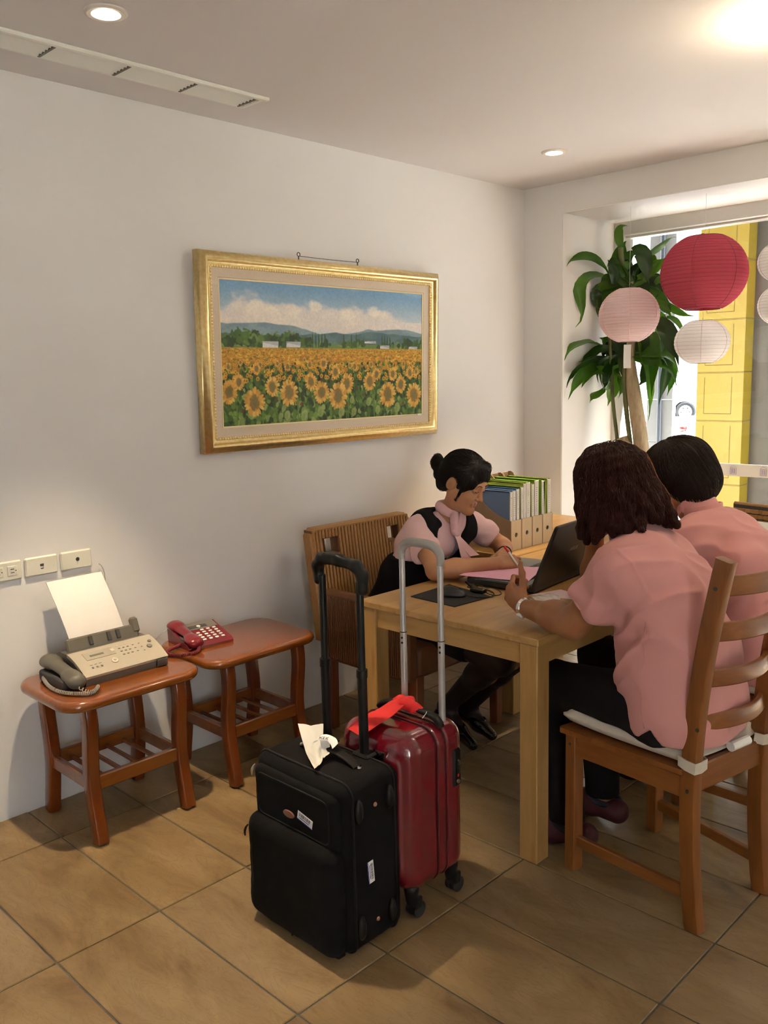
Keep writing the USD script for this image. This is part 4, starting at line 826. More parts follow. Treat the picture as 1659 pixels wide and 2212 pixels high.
# ------------------------------------------------------------------ suitcases
M['blackcloth'] = pbr('black_nylon', (0.006, 0.0055, 0.006), 0.8, bump=0.3, bscale=700, bdist=0.001, spec=0.12); M['blackplastic'] = pbr('black_plastic', (0.008, 0.0075, 0.0075), 0.4, spec=0.25); M['piping'] = pbr('black_piping', (0.008, 0.007, 0.008), 0.6, spec=0.2)
M['chrome'] = pbr('chrome', (0.75, 0.73, 0.70), 0.2, 1.0); M['copper'] = pbr('copper_rivet', (0.72, 0.42, 0.28), 0.35, 0.9); M['label'] = pbr('label_white', (0.80, 0.80, 0.78), 0.5); M['ink'] = pbr('label_ink', (0.05, 0.05, 0.09), 0.6); M['blueink'] = pbr('label_blue', (0.03, 0.02, 0.35), 0.5)
bk = Thing('black_suitcase', 'black fabric trolley suitcase with raised handle, nearest the camera', 'suitcase', (1.49, 1.72, 0))
x0, x1, y0, y1 = -0.100, 0.118, -0.188, 0.188
def soft(lo, hi, r, amp=0.0015, seed=0, h=0.008):
    c = (A(lo)+A(hi))/2; s = SDF().box(frame_m(c, (1, 0, 0), (0, 1, 0)), (A(hi)-A(lo))/2, r); return relief(s.mesh(h), amp, 14.0, seed)
bk.part('body', soft((x0, y0, 0.006), (x1, y1, 0.478), 0.038, 0.003, 1, 0.007), M['blackcloth'], smooth=True)
bk.part('lower_pocket', soft((x0-0.047, y0+0.010, 0.010), (x0+0.03, y1-0.004, 0.315), 0.040, 0.004, 2, 0.007), M['blackcloth'], smooth=True)
bk.part('upper_pocket', soft((x0-0.016, y0+0.020, 0.295), (x0+0.03, y1-0.02, 0.452), 0.022, 0.003, 3, 0.007), M['blackcloth'], smooth=True)
def ring(x, a, b, c, d, r, rad=0.0042):
    q = [];
    for (cy, cz, s) in ((b-r, d-r, 0), (a+r, d-r, 1), (a+r, c+r, 2), (b-r, c+r, 3)): q += [(x, cy + r*math.cos(t), cz + r*math.sin(t)) for t in np.linspace(s*PI/2, (s+1)*PI/2, 7)]
    return tube(A(q + q[:1]), rad, 8)
for x in (x0+0.030, x1-0.036): bk.part('piping', ring(x, y0-0.0005, y1+0.0005, 0.0065, 0.4785, 0.037, 0.0036), M['piping'])
bk.part('piping', ring(x0-0.043, y0+0.05, y1-0.04, 0.060, 0.275, 0.05, 0.003), M['piping'])
bk.part('piping', ring(x0-0.015, y0+0.042, y1-0.042, 0.318, 0.435, 0.02, 0.0025), M['piping'])
for yy in (-0.072, 0.078):
    po = bk.part('handle_post', cyl((0.088, yy, 0.47), (0.088, yy, 0.715), 0.0135, 14), M['blackplastic']); bk.part('inner_post', cyl((0.088, yy, 0.70), (0.088, yy, 0.965), 0.0105, 14), M['blackplastic'], under=po); bk.part('collar', cyl((0.088, yy, 0.700), (0.088, yy, 0.722), 0.0155, 14), M['blackplastic'], under=po)
    bk.part('handle_cup', bx((0.066, yy-0.03, 0.470), (0.112, yy+0.03, 0.487), 0.006), M['blackplastic'], smooth=False)
S = SDF(); gp_ = [(0.088, -0.084, 0.945), (0.086, -0.086, 0.985), (0.084, -0.066, 1.008), (0.083, 0.0, 1.016), (0.084, 0.072, 1.012), (0.086, 0.092, 0.990), (0.088, 0.090, 0.950)]
for a, b in zip(gp_[:-1], gp_[1:]): S.cone(a, b, 0.0155, 0.0155, 0.012)
S.box(frame_m((0.0835, 0.03, 1.022), (1, 0, 0), (0, 1, 0)), (0.012, 0.028, 0.010), 0.005, 0.008)
bk.part('handle_grip', S.mesh(0.004), M['blackplastic'], smooth=True)
th = bk.part('carry_handle', sweep(spline([(0.02, -0.115, 0.478), (0.02, -0.07, 0.494), (0.02, 0.0, 0.500), (0.02, 0.06, 0.494), (0.02, 0.105, 0.478)], 20), rect(0.030, 0.009, 0.003), (1, 0, 0)), M['piping'], smooth=50)
for yy in (-0.122, 0.112): bk.part('rivet', lathe([(0.0065, 0), (0.005, 0.003), (0, 0.0035)], 14, (0.02, yy, 0.479)), M['chrome'], under=th)
for z in (0.080, 0.405):
    for x in (-0.052, 0.062): bk.part('side_bumper', relief(SDF().ell((x, y0-0.002, z), (0.014, 0.013, 0.034)).mesh(0.004), 0.0, 1.0), M['blackplastic'], smooth=True)
    bk.part('rivet', moved(lathe([(0.0065, 0), (0.005, 0.003), (0, 0.0035)], 14), rotm([1, 0, 0], PI/2, (0.010, y0-0.0005, z-0.003))), M['copper'])
bk.part('brand_badge', moved(lathe([(0.018, 0), (0.017, 0.004), (0.010, 0.005), (0, 0.005)], 28), rotm([0, 1, 0], -PI/2, (x0-0.016, 0.012, 0.355)) @ np.diag([0.55, 1.25, 1, 1])), pbr('badge', (0.22, 0.10, 0.07), 0.4, 0.3))
def barcode(t, under, P0, ux, uz, w, h, n, seed):
    """A flat label w x h in the plane of ux, uz with printed bars and a blue foot."""
    q = np.random.default_rng(seed); N = np.cross(ux, uz); Mx = np.eye(4); Mx[:3, 0], Mx[:3, 1], Mx[:3, 2], Mx[:3, 3] = ux, uz, N, P0
    l = t.part('barcode_label', moved(bx((0, 0, 0), (w, h, 0.0008)), Mx), M['label'], under=under, smooth=False); b = []; x = w*0.12
    while x < w*0.85: d = w*q.uniform(0.012, 0.04); b.append(bx((x, h*0.45, 0.0007), (x+d, h*0.85, 0.0011))); x += d + w*q.uniform(0.015, 0.04)
    t.part('bars', moved(cat(*b, bx((w*.15, h*.26, .0007), (w*.8, h*.34, .0011))), Mx), M['ink'], under=l, smooth=False) if under is None else None
    t.part('blue_edge', moved(bx((0, 0, 0.0007), (w, h*0.09, 0.0011)), Mx), M['blueink'], under=l, smooth=False) if under is None else None
ang = -0.35; barcode(bk, None, A([x0-0.0178, 0.012-0.035, 0.356]), A([0, -math.cos(ang), math.sin(ang)*0.6]), A([0, math.sin(ang)*0.6, math.cos(ang)])*1.0, 0.062, 0.026, 12, 1)
barcode(bk, None, A([-0.025, y0-0.0012, 0.252]), A([0.08, 0, -1.0]), A([0.99, 0, 0.08]), 0.062, 0.021, 12, 2)
for P in ((x0-0.005, y1-0.02, 0.445), (x0-0.046, y1-0.030, 0.285), (x0-0.02, 0.0, 0.04)):
    bk.part('zip_pull', tube(spline([P, A(P)+(-0.008, 0.004, -0.012), A(P)+(-0.008, 0.006, -0.032)], 6), [0.002, 0.003, 0.0035, 0.0035, 0.003, 0.002], 6), M['chrome'] if P[2] > 0.4 else M['piping'])
for yy in (-0.14, 0.14): bk.part('wheel', cyl((0.105, yy-0.012, 0.024), (0.105, yy+0.012, 0.024), 0.024, 20), M['rubber']); bk.part('foot', bx((x0-0.01, yy-0.02, 0.0), (x0+0.02, yy+0.02, 0.03), 0.006), M['blackplastic'], smooth=False)
# airline tag tied to the carry handle, lying over the top and front edge
M['tagpaper'] = pbr('tag_paper', (0.74, 0.72, 0.66), 0.6)
at_ = Thing('luggage_tag', 'crumpled white airline baggage tag on top of the black suitcase', 'tag', (1.47, 1.735, 0.49))
def strip_(P, w, up, n=16, t=0.0008, seed=0, amp=0.004):
    P = spline(P, n); G = np.zeros((n, 5, 3)); T, N, B = frames(P)
    for j in range(5):
        o = (j-2)/4; G[:, j] = P + o*np.asarray(w)[None, :] * np.ones((n, 1)) if np.ndim(w) == 1 else P
    G = G + ((fbm(G.reshape(-1, 3)*38, 2, seed).reshape(n, 5)-0.5)*amp)[..., None]*A(up); return sheet(G, t)
n_, m_ = 22, 11; uu_, vv_ = np.meshgrid(np.linspace(0, 1, n_), np.linspace(0, 1, m_), indexing='ij')
TLc, TRc, BLc, BRc = A([1.484, 1.815, 0.548]), A([1.532, 1.762, 0.545]), A([1.403, 1.655, 0.487]), A([1.458, 1.686, 0.486])
G = (1-uu_)[..., None]*((1-vv_)[..., None]*TLc + vv_[..., None]*TRc) + uu_[..., None]*((1-vv_)[..., None]*BLc + vv_[..., None]*BRc); G[..., 2] += -0.022*np.sin(uu_*PI) + 0.014*np.abs(vv_-0.45-0.2*uu_) + 0.010*(fbm(np.stack([uu_*5, vv_*3, 0*uu_], -1), 3, 3)-0.4)
at_.part('tag_strip', sheet(G, 0.0009), M['tagpaper'], smooth=40, world=True)
at_.part('tag_strip', sheet(G[6:17, 5:] + A([0.012, -0.014, 0.007]) + A([0, 0, 0.006])*np.sin(uu_[6:17, 5:]*9)[..., None], 0.0009), M['tagpaper'], smooth=40, world=True)
at_.part('tag_loop', strip_([(0.03, -0.055, 0.030), (0.035, -0.02, 0.042), (0.02, 0.0, 0.040), (0.005, 0.0, 0.030)], (0.022, 0.0, 0.008), (0, 0, 1), seed=7, amp=0.006), M['label'], smooth=40)
at_.part('print', cat(*[moved(text('KIX', 0.011), frame_m((0.012, -0.008, 0.0425), (0.5, -0.86, 0.0), (0.86, 0.5, 0.2)))]), M['ink'], smooth=False)

M['redshell'] = pbr('red_polycarbonate', (0.135, 0.004, 0.011), 0.14, coat=1.0, spec=0.6); M['redtrim'] = pbr('red_zip_tape', (0.045, 0.002, 0.005), 0.45); M['alutube'] = pbr('aluminium_tube', (0.50, 0.49, 0.48), 0.35, 0.5); M['scarf'] = pbr('red_scarf', (0.62, 0.012, 0.012), 0.75, bump=0.15, bscale=300)
rd_ = Thing('red_suitcase', 'glossy dark red hard-shell suitcase with grey raised handle', 'suitcase', (1.735, 1.655, 0))
hx, hy = 0.125, 0.142
S = SDF().box(frame_m((0, 0, 0.308), (1, 0, 0), (0, 1, 0)), (hx, hy, 0.230), 0.055)
for s in (-1, 1):
    for yy in (-0.075, 0.0, 0.075): S.cone((s*(hx-0.012), yy, 0.155), (s*(hx-0.012), yy, 0.46), 0.020, 0.020, 0.02)
S.box(frame_m((-hx+0.0, 0.0, 0.30), (1, 0, 0), (0, 1, 0)), (0.006, 0.11, 0.18), 0.03, 0.02)
v, f = S.mesh(0.006); d = np.abs(np.abs(v[:, 0]-0.012)-0.020); n_ = vnormals(v, f); v = v - n_*(0.0035*np.exp(-(d/0.004)**2))[:, None]
rd_.part('shell', (v, f), M['redshell'], smooth=True)
def ring2(x, e, rad):
    q = []; r = 0.055+e
    for (cy, cz, s) in ((hy-0.055, 0.538-0.055, 0), (-hy+0.055, 0.538-0.055, 1), (-hy+0.055, 0.078+0.055, 2), (hy-0.055, 0.078+0.055, 3)): q += [(x, cy + r*math.cos(t), cz + r*math.sin(t)) for t in np.linspace(s*PI/2, (s+1)*PI/2, 9)]
    return tube(A(q + q[:1]), rad, 8)
for x in (-0.007, 0.031): rd_.part('seam', ring2(x, -0.0005, 0.0026), M['redtrim'])
for yy in (-0.100, 0.045):
    po = rd_.part('handle_post', cyl((0.065, yy, 0.52), (0.065, yy, 0.770), 0.0098, 14), M['alutube']); rd_.part('inner_post', cyl((0.065, yy, 0.765), (0.065, yy, 1.005), 0.0088, 14), M['alutube'], under=po); rd_.part('collar', cyl((0.065, yy, 0.767), (0.065, yy, 0.7695), 0.0104, 14), M['rubber'], under=po)
    for z in (0.752, 0.737): rd_.part('push_pin', cyl((0.060, yy, z), (0.0545, yy-0.0035, z), 0.0032, 10), M['rubber'], under=po)
S = SDF()
P = spline([(0.065, -0.100, 0.985), (0.065, -0.098, 1.018), (0.065, -0.075, 1.036), (0.065, -0.0275, 1.040), (0.065, 0.020, 1.036), (0.065, 0.043, 1.018), (0.065, 0.045, 0.985)], 16)
rd_.part('handle_grip', tube(P, [0.010, 0.011, 0.012]+[0.013]*10+[0.012, 0.011, 0.010], 14), pbr('grey_grip', (0.36, 0.34, 0.31), 0.4))
P = spline([(0.030, -0.125, 0.530), (0.030, -0.105, 0.553), (0.030, -0.06, 0.560), (0.030, 0.0, 0.562), (0.030, 0.055, 0.560), (0.030, 0.095, 0.552), (0.030, 0.115, 0.535)], 18)
rd_.part('carry_handle', sweep(P, rect(0.026, 0.015, 0.005), (1, 0, 0)), M['blackplastic'], smooth=50)
lk = rd_.part('lock_plate', bx((0.058, -hy-0.006, 0.345), (0.092, -hy+0.01, 0.458), 0.006), M['blackplastic'], smooth=False)
for z in (0.418, 0.395): rd_.part('lock_dial', moved(lathe([(0, -0.003), (0.009, -0.003), (0.009, 0.003), (0, 0.003)], 14), rotm([0, 1, 0], PI/2, (0.075, -hy-0.004, z))), M['rubber'], under=lk)
rd_.part('lock_button', moved(lathe([(0.007, 0), (0.006, 0.003), (0, 0.003)], 14), rotm([1, 0, 0], PI/2, (0.075, -hy-0.0055, 0.362))), M['chrome'], under=lk); rd_.part('lock_mark', bx((0.072, -hy-0.0075, 0.376), (0.078, -hy-0.005, 0.384)), M['scarf'], under=lk, smooth=False)
rd_.part('front_badge', moved(extrude(Polygon([(-0.018, 0.035), (0.018, 0.035), (0.007, -0.035), (-0.007, -0.035)]), 0.004), frame_m((-hx-0.0065, -0.045, 0.455), (0, -1, 0), z=(-1, 0, 0.0))), M['chrome'], smooth=False)
for sx in (-1, 1):
    for sy in (-1, 1):
        x, y = sx*0.085, sy*(hy-0.035); S = SDF().cone((x, y, 0.088), (x, y, 0.050), 0.022, 0.016, 0.01); S.box(frame_m((x+0.012, y, 0.044), (1, 0, 0), (0, 1, 0)), (0.016, 0.019, 0.018), 0.006, 0.012)
        w = rd_.part('wheel_housing', S.mesh(0.004), M['blackplastic'], smooth=True)
        for s in (-1, 1): rd_.part('wheel', cyl((x+0.016, y+s*0.011-0.006, 0.023), (x+0.016, y+s*0.011+0.006, 0.023), 0.023, 20), M['rubber'], under=w)
# scarf tied round the carry handle
sc = Thing('red_scarf', 'bright red cloth strip knotted round the carry handle of the red suitcase', 'scarf', (1.765, 1.66, 0.545))
def ribbon(P, W, n=30, t=0.0022, seed=0, amp=0.006):
    P = spline(P, n); Wd = spline(W, n); m = 9; G = np.stack([P + (j/(m-1)-0.5)*Wd for j in range(m)], 1); wv = (fbm(G.reshape(-1, 3)*[30, 30, 30], 3, seed).reshape(n, m)-0.5)*amp; G[..., 2] += wv; return sheet(G, t)
sc.part('tail', ribbon([(0.0, 0.0, 0.034), (-0.035, 0.006, 0.030), (-0.075, 0.012, 0.016), (-0.115, 0.018, 0.008), (-0.160, 0.025, -0.006), (-0.178, 0.03, -0.020)], [(0.0, 0.035, 0.004), (0.0, 0.05, 0.004), (0.01, 0.062, 0.004), (0.012, 0.068, 0.002), (0.014, 0.075, 0.0), (0.014, 0.078, 0.0)], seed=2), M['scarf'], smooth=60)
S = SDF(); 
for a, b, r in (((-0.006, -0.03, 0.022), (0.004, 0.028, 0.026), 0.017), ((0.004, 0.028, 0.024), (0.006, 0.055, 0.016), 0.012), ((-0.004, -0.035, 0.020), (0.004, -0.066, 0.012), 0.012), ((-0.02, -0.005, 0.028), (0.018, 0.0, 0.030), 0.014)): S.cone(a, b, r, r*0.85, 0.012)
sc.part('knot', relief(S.mesh(0.004), 0.005, 45.0, 3), M['scarf'], smooth=True)
sc.part('string', tube(spline([(0.0, -0.07, 0.016), (-0.012, -0.085, 0.018), (-0.018, -0.078, 0.006), (-0.004, -0.072, 0.004)], 16), 0.0012, 5), M['label'])
# ------------------------------------------------------------------ fax machine on the first side table
ST = 0.505
M['faxgrey'] = pbr('fax_grey', (0.105, 0.095, 0.075), 0.4); M['faxsilver'] = pbr('fax_silver', (0.50, 0.45, 0.36), 0.32, 0.25); M['faxdark'] = pbr('fax_dark', (0.045, 0.04, 0.038), 0.45); M['sheet'] = pbr('white_sheet', (0.80, 0.76, 0.73), 0.7); M['lcd'] = pbr('lcd_grey', (0.17, 0.17, 0.13), 0.25); M['keygrey'] = pbr('key_grey', (0.20, 0.18, 0.15), 0.5); M['keylight'] = pbr('key_light', (0.60, 0.56, 0.47), 0.4)
FW = 0.315
fx = Thing('fax_machine', 'silver fax machine with grey handset on the left brown side table', 'fax machine', (1.290, 2.675, ST), 0.0)
lower = Polygon([(0.010, 0.0), (0.205, 0.0), (0.212, 0.075), (0.19, 0.085), (0.13, 0.085), (0.02, 0.034), (0.004, 0.024)])
def along_x(poly, x0, x1):
    v, f = extrude(poly, x1-x0); return np.c_[x0 + v[:, 2], v[:, 0], v[:, 1]], f
fx.part('body', along_x(lower, 0.004, FW-0.004), M['faxgrey'], smooth=False)
cur = spline([(0.0, 0.035), (0.035, 0.056), (0.078, 0.076), (0.128, 0.089)], 14)
pan = Polygon(np.vstack([[(0.006, 0.024)], cur, [(0.128, 0.078), (0.08, 0.066), (0.03, 0.040)]]))
fp = fx.part('control_panel', along_x(pan, 0.0, FW), M['faxsilver'], smooth=35)
def on_panel(u, v):                                                   # point and frame on the curved panel: u across 0..1, v front to back 0..1
    s = v*(len(cur)-1); i = int(min(s, len(cur)-2)); p = cur[i] + (cur[i+1]-cur[i])*(s-i); d = unit(cur[i+1]-cur[i]); n = A([0, -d[1], d[0]]); return frame_m((u*FW, p[0], p[1]) + n*0.0004, (1, 0, 0), z=n)
def key(u, v, w, h, t, m, under=fp, name='key', round_=False):
    g = lathe([(0, -0.001), (w/2, -0.001), (w/2, t*0.6), (w/2*0.8, t), (0, t)], 20) if round_ else bx((-w/2, -h/2, -0.001), (w/2, h/2, t), 0.0012); fx.part(name, moved(g, on_panel(u, v)), m, under=under, smooth=30 if round_ else False)
key(0.30, 0.68, 0.110, 0.043, 0.0012, pbr('panel_tan', (0.36, 0.32, 0.25), 0.4), name='display_bezel'); key(0.27, 0.67, 0.052, 0.011, 0.002, M['lcd'], name='display'); key(0.46, 0.70, 0.015, 0.018, 0.002, M['keylight'], name='display_print')
for r_ in range(4):
    for c in range(3): key(0.545+0.052*c, 0.44+0.125*r_ , 0.0085, 0.0055, 0.0018, M['keygrey'] if r_ < 3 else M['keylight'])
for r_ in range(3): key(0.715, 0.44+0.13*r_, 0.007, 0.004, 0.0016, M['keygrey']); key(0.79, 0.40+0.15*r_, 0.006, 0.004, 0.0016, M['keygrey'])
for c in range(3): key(0.135+0.052*c, 0.26, 0.007, 0.008, 0.0018, M['keygrey']); key(0.135+0.052*c, 0.36, 0.010, 0.002, 0.0009, M['keygrey'], name='key_print')
key(0.405, 0.32, 0.024, 0, 0.004, M['keylight'], round_=True, name='navigator_key'); key(0.405, 0.32, 0.011, 0, 0.006, M['faxsilver'], round_=True, name='navigator_key')
key(0.875, 0.50, 0.0195, 0, 0.004, M['keygrey'], round_=True, name='start_key'); key(0.920, 0.68, 0.0135, 0, 0.004, M['keygrey'], round_=True, name='stop_key')
fx.part('front_foot', bx((0.27, -0.001, 0.002), (0.313, 0.03, 0.030), 0.003), M['faxdark'], smooth=False)
v, f = bx((0.018, 0.0, 0.0), (FW-0.022, 0.014, 0.055), 0.006); tray = fx.part('paper_tray', moved((v, f), rotm([1, 0, 0], -0.42, (0, 0.150, 0.078))), M['faxgrey'], smooth=False)
fx.part('paper_guide', moved(bx((FW-0.045, -0.004, 0.02), (FW-0.012, 0.016, 0.080), 0.008), rotm([1, 0, 0], -0.42, (0, 0.150, 0.078))), M['faxgrey'], under=tray, smooth=False)
for x in (0.10, 0.17, 0.205): fx.part('guide_rib', moved(bx((x, -0.006, 0.015), (x+0.016, 0.004, 0.050), 0.003), rotm([1, 0, 0], -0.42, (0, 0.150, 0.078))), M['faxdark'], under=tray, smooth=False)
# handset on its cradle at the left
fx.part('cradle', rbox((-0.072, 0.01, 0.0), (0.004, 0.20, 0.040), 0.010, 16), M['faxdark'], smooth=40)
S = SDF().cone((-0.036, -0.006, 0.040), (-0.036, 0.185, 0.070), 0.017, 0.017, 0.01, sx=((1, 0, 0), 1.5)).cone((-0.036, -0.010, 0.030), (-0.036, 0.030, 0.040), 0.020, 0.018, 0.02, sx=((1, 0, 0), 1.35)).cone((-0.036, 0.160, 0.062), (-0.036, 0.195, 0.060), 0.020, 0.020, 0.02, sx=((1, 0, 0), 1.4)).ell((-0.036, 0.09, 0.020), (0.03, 0.055, 0.028), None, 0.015, '-')
fx.part('handset', S.mesh(0.004), M['faxgrey'], smooth=True)
fx.part('coiled_cord', coil([(-0.036, -0.026, 0.018), (0.005, -0.060, 0.010), (0.015, -0.052, 0.014), (-0.02, -0.082, 0.011), (-0.05, -0.060, 0.010), (-0.078, -0.02, 0.010), (-0.090, 0.05, 0.010), (-0.082, 0.12, 0.012), (-0.070, 0.165, 0.020)], 0.0048, 62, 640, 0.0019, 5), pbr('cord_grey', (0.36, 0.33, 0.29), 0.5), smooth=True)
fp_ = Thing('paper_sheet', 'blank white paper sheet standing in the fax machine tray', 'paper', (1.42, 2.86, 0.60))
a, b, c, d = A([1.335, 2.852, 0.592]), A([1.543, 2.852, 0.592]), A([1.302, 2.945, 0.823]), A([1.510, 2.945, 0.826])
u_, w_ = np.meshgrid(np.linspace(0, 1, 9), np.linspace(0, 1, 11), indexing='ij'); G = (1-u_)[..., None]*((1-w_)[..., None]*a + w_[..., None]*c) + u_[..., None]*((1-w_)[..., None]*b + w_[..., None]*d); G[..., 1] -= 0.010*np.sin(w_*PI)
fp_.part('sheet', sheet(G, 0.003), M['sheet'], smooth=False, world=True)
solo('phone_line', tube(spline([(1.52, 2.975, 0.85), (1.535, 2.965, 0.80), (1.50, 2.962, 0.66), (1.44, 2.955, 0.56), (1.43, 2.90, 0.54)], 20), 0.002, 6), pbr('line_grey', (0.45, 0.42, 0.38), 0.5), 'thin grey telephone line dropping from the wall plate behind the fax', 'cable')

# ------------------------------------------------------------------ red telephone on the second side table
M['phonered'] = pbr('phone_red', (0.17, 0.006, 0.014), 0.22, coat=0.6); M['phonegrey'] = pbr('phone_grey', (0.18, 0.16, 0.14), 0.35); M['keywhite'] = pbr('key_white', (0.72, 0.70, 0.66), 0.4)
ph_ = Thing('telephone', 'dark red desk telephone with white keys on the right brown side table', 'telephone', (1.842, 2.826, 0.505), -0.10)
pb = Polygon([(-0.085, 0.0), (0.085, 0.0), (0.088, 0.052), (0.07, 0.058), (-0.075, 0.020), (-0.088, 0.010)])
base = ph_.part('base', along_x(pb, -0.095, 0.095), M['phonered'], smooth=False)
sl = unit(A([0, 0.145, 0.038])); nr = np.cross((1, 0, 0), sl)
def onp(x, s): return frame_m(A([x, -0.075, 0.020]) + sl*s + nr*0.0003, (1, 0, 0), z=nr)
ph_.part('upper_panel', moved(bx((-0.035, 0.0, -0.002), (0.088, 0.052, 0.003), 0.002), onp(0.0, 0.098)), M['phonegrey'], under=base, smooth=False)
ph_.part('display', moved(bx((-0.030, 0.006, 0.0), (0.045, 0.026, 0.0042)), onp(0.0, 0.098)), M['faxdark'], under=base, smooth=False)
ph_.part('display_key', moved(lathe([(0, 0), (0.009, 0), (0.008, 0.006), (0, 0.0065)], 16), onp(0.01, 0.112)), M['keywhite'], under=base)
for r_ in range(5):
    for c in range(4):
        if r_ == 4 and c == 0: continue
        ph_.part('key', moved(bx((-0.0075, -0.0048, 0), (0.0075, 0.0048, 0.0042), 0.002), onp(-0.014 + 0.0262*c, 0.014 + 0.0182*r_)), M['keywhite'], under=base, smooth=False)
S = SDF().cone((-0.066, -0.082, 0.034), (-0.066, 0.078, 0.066), 0.0125, 0.0125, 0.01, sx=((1, 0, 0), 1.9)).cone((-0.066, -0.092, 0.027), (-0.066, -0.056, 0.034), 0.016, 0.014, 0.02, sx=((1, 0, 0), 1.6)).cone((-0.066, 0.062, 0.058), (-0.066, 0.092, 0.060), 0.016, 0.016, 0.02, sx=((1, 0, 0), 1.6)).ell((-0.066, 0.0, 0.030), (0.03, 0.05, 0.016), None, 0.012, '-')
ph_.part('handset', S.mesh(0.004), M['phonered'], smooth=True)
ph_.part('cradle', rbox((-0.094, -0.055, 0.006), (-0.038, 0.085, 0.040), 0.008, 12), M['faxdark'], smooth=40)
ph_.part('coiled_cord', coil([(1.775, 2.742, 0.530), (1.765, 2.722, 0.515), (1.725, 2.700, 0.5135), (1.672, 2.715, 0.5135), (1.655, 2.76, 0.515), (1.685, 2.80, 0.5145), (1.725, 2.815, 0.5145), (1.752, 2.825, 0.517)], 0.0052, 70, 700, 0.0021, 5), M['phonered'], smooth=True, world=True)
solo('telephone_line', tube(spline([(1.80, 2.925, 0.53), (1.78, 2.945, 0.545), (1.74, 2.955, 0.53), (1.695, 2.965, 0.48), (1.69, 2.97, 0.36)], 18), 0.0016, 6), pbr('line_pale', (0.5, 0.46, 0.42), 0.5), 'thin pale telephone line rising behind the red telephone', 'cable')

# ------------------------------------------------------------------ on the desk
M['lapblack'] = pbr('laptop_black', (0.022, 0.020, 0.019), 0.42, bump=0.05, bscale=500); M['lapgrey'] = pbr('laptop_deck', (0.20, 0.20, 0.20), 0.4); M['screen'] = pbr('screen_glass', (0.02, 0.02, 0.025), 0.1)
lu, lw = unit(A([0.424, 0.044, 0])), unit(A([-0.044, 0.424, 0])); HL = A([2.539, 1.764, TT])
lp = Thing('laptop', 'open black laptop computer with its lid back towards the two women', 'laptop', tuple(HL))
BM = frame_m(HL, lu, lw)
def lbx(lo, hi, b=0.0): return moved(bx(lo, hi, b), BM)
base = lp.part('base', lbx((0, -0.012, 0.004), (0.426, 0.275, 0.030), 0.004), M['lapblack'], world=True, smooth=False)
lp.part('deck', lbx((0.006, 0.012, 0.0295), (0.420, 0.270, 0.0312)), M['lapgrey'], under=base, world=True, smooth=False); lp.part('touchpad', lbx((0.15, 0.19, 0.031), (0.26, 0.255, 0.0318)), M['lapblack'], under=base, world=True, smooth=False)
for r_ in range(5):
    for c in range(15): lp.part('key', lbx((0.022+c*0.0257, 0.045+r_*0.024, 0.031), (0.022+c*0.0257+0.021, 0.045+r_*0.024+0.019, 0.0328)), M['lapblack'], under=base, world=True, smooth=False)
for x in (0.02, 0.38):
    for y in (0.01, 0.25): lp.part('rubber_foot', moved(cyl((x, y, 0), (x, y, 0.005), 0.008, 10), BM), M['rubber'], under=base, world=True)
ld = unit(-0.098*lw + A([0, 0, 0.239])); LM = frame_m(HL + A([0, 0, 0.018]), lu, ld)           # z of LM points to the women
lid = lp.part('lid', moved(bevelled(rrect(0.426, 0.252, 0.012, (0.213, 0.128)), 0.014, -0.006, 0.0045, 3), LM), M['lapblack'], world=True, smooth=35)
lp.part('screen', moved(bx((0.02, 0.025, -0.0068), (0.406, 0.24, -0.0055)), LM), M['screen'], under=lid, world=True, smooth=False)
lv, lf = text('ASUS', 0.0135, 0.0008, True); wv = lv[:, 0].max(); lv[:, 0] *= 1.25; lv = lv @ A([[1, 0, 0], [0.25, 1, 0], [0, 0, 1.0]])
lp.part('maker_name', moved((lv, lf), LM @ frame_m((0.213-wv*0.65, 0.128, 0.0080), (1, 0, 0), (0, 1, 0))), pbr('name_silver', (0.35, 0.33, 0.32), 0.3, 0.6), under=lid, world=True, smooth=False)
lp.part('power_lead', tube(spline([(2.945, 2.08, TT+0.012), (2.98, 2.13, TT+0.004), (2.99, 2.20, TT+0.004), (3.03, 2.262, TT+0.004), (3.09, 2.268, TT+0.004)], 24), 0.003, 8), M['rubber'], world=True)
def flat_sheet(name, C4, z, mat, label, cat_, t=0.0012, curl=None, n=9, group=None):
    C4 = [A(c, float) for c in C4]; u_, v_ = np.meshgrid(np.linspace(0, 1, n), np.linspace(0, 1, n), indexing='ij'); u_, v_ = u_[..., None], v_[..., None]
    G = (1-u_)*(1-v_)*C4[0] + u_*(1-v_)*C4[1] + u_*v_*C4[2] + (1-u_)*v_*C4[3]; G = np.concatenate([G, np.full(G.shape[:2]+(1,), z)], -1)
    if curl is not None: G[..., 2] += curl(u_[..., 0], v_[..., 0])
    c = G.mean((0, 1)); t_ = Thing(name, label, cat_, (c[0], c[1], z)); t_.part('sheet', sheet(G, t), mat, smooth=40, world=True); return t_
M['pinkpaper'] = pbr('pink_paper_sheet', (0.80, 0.42, 0.56), 0.7); M['palepink'] = pbr('pale_pink_sheet', (0.80, 0.60, 0.66), 0.7); M['brownfile'] = pbr('brown_card', (0.40, 0.24, 0.115), 0.7)
flat_sheet('pink_paper', [(2.500, 2.065), (2.570, 1.803), (2.790, 1.87), (2.715, 2.10)], TT+0.0345, M['pinkpaper'], 'pink paper form on the laptop keyboard under the writing hand', 'paper', 0.0014, lambda u, v: 0.012*np.clip((u-0.75)*4, 0, 1)*np.clip((v-0.1), 0, 0.3) + 0.003*v)
flat_sheet('pink_paper', [(2.47, 1.57), (2.60, 1.53), (2.66, 1.72), (2.53, 1.76)], TT+0.0012, M['palepink'], 'pale pink paper lying under the brown card', 'paper')
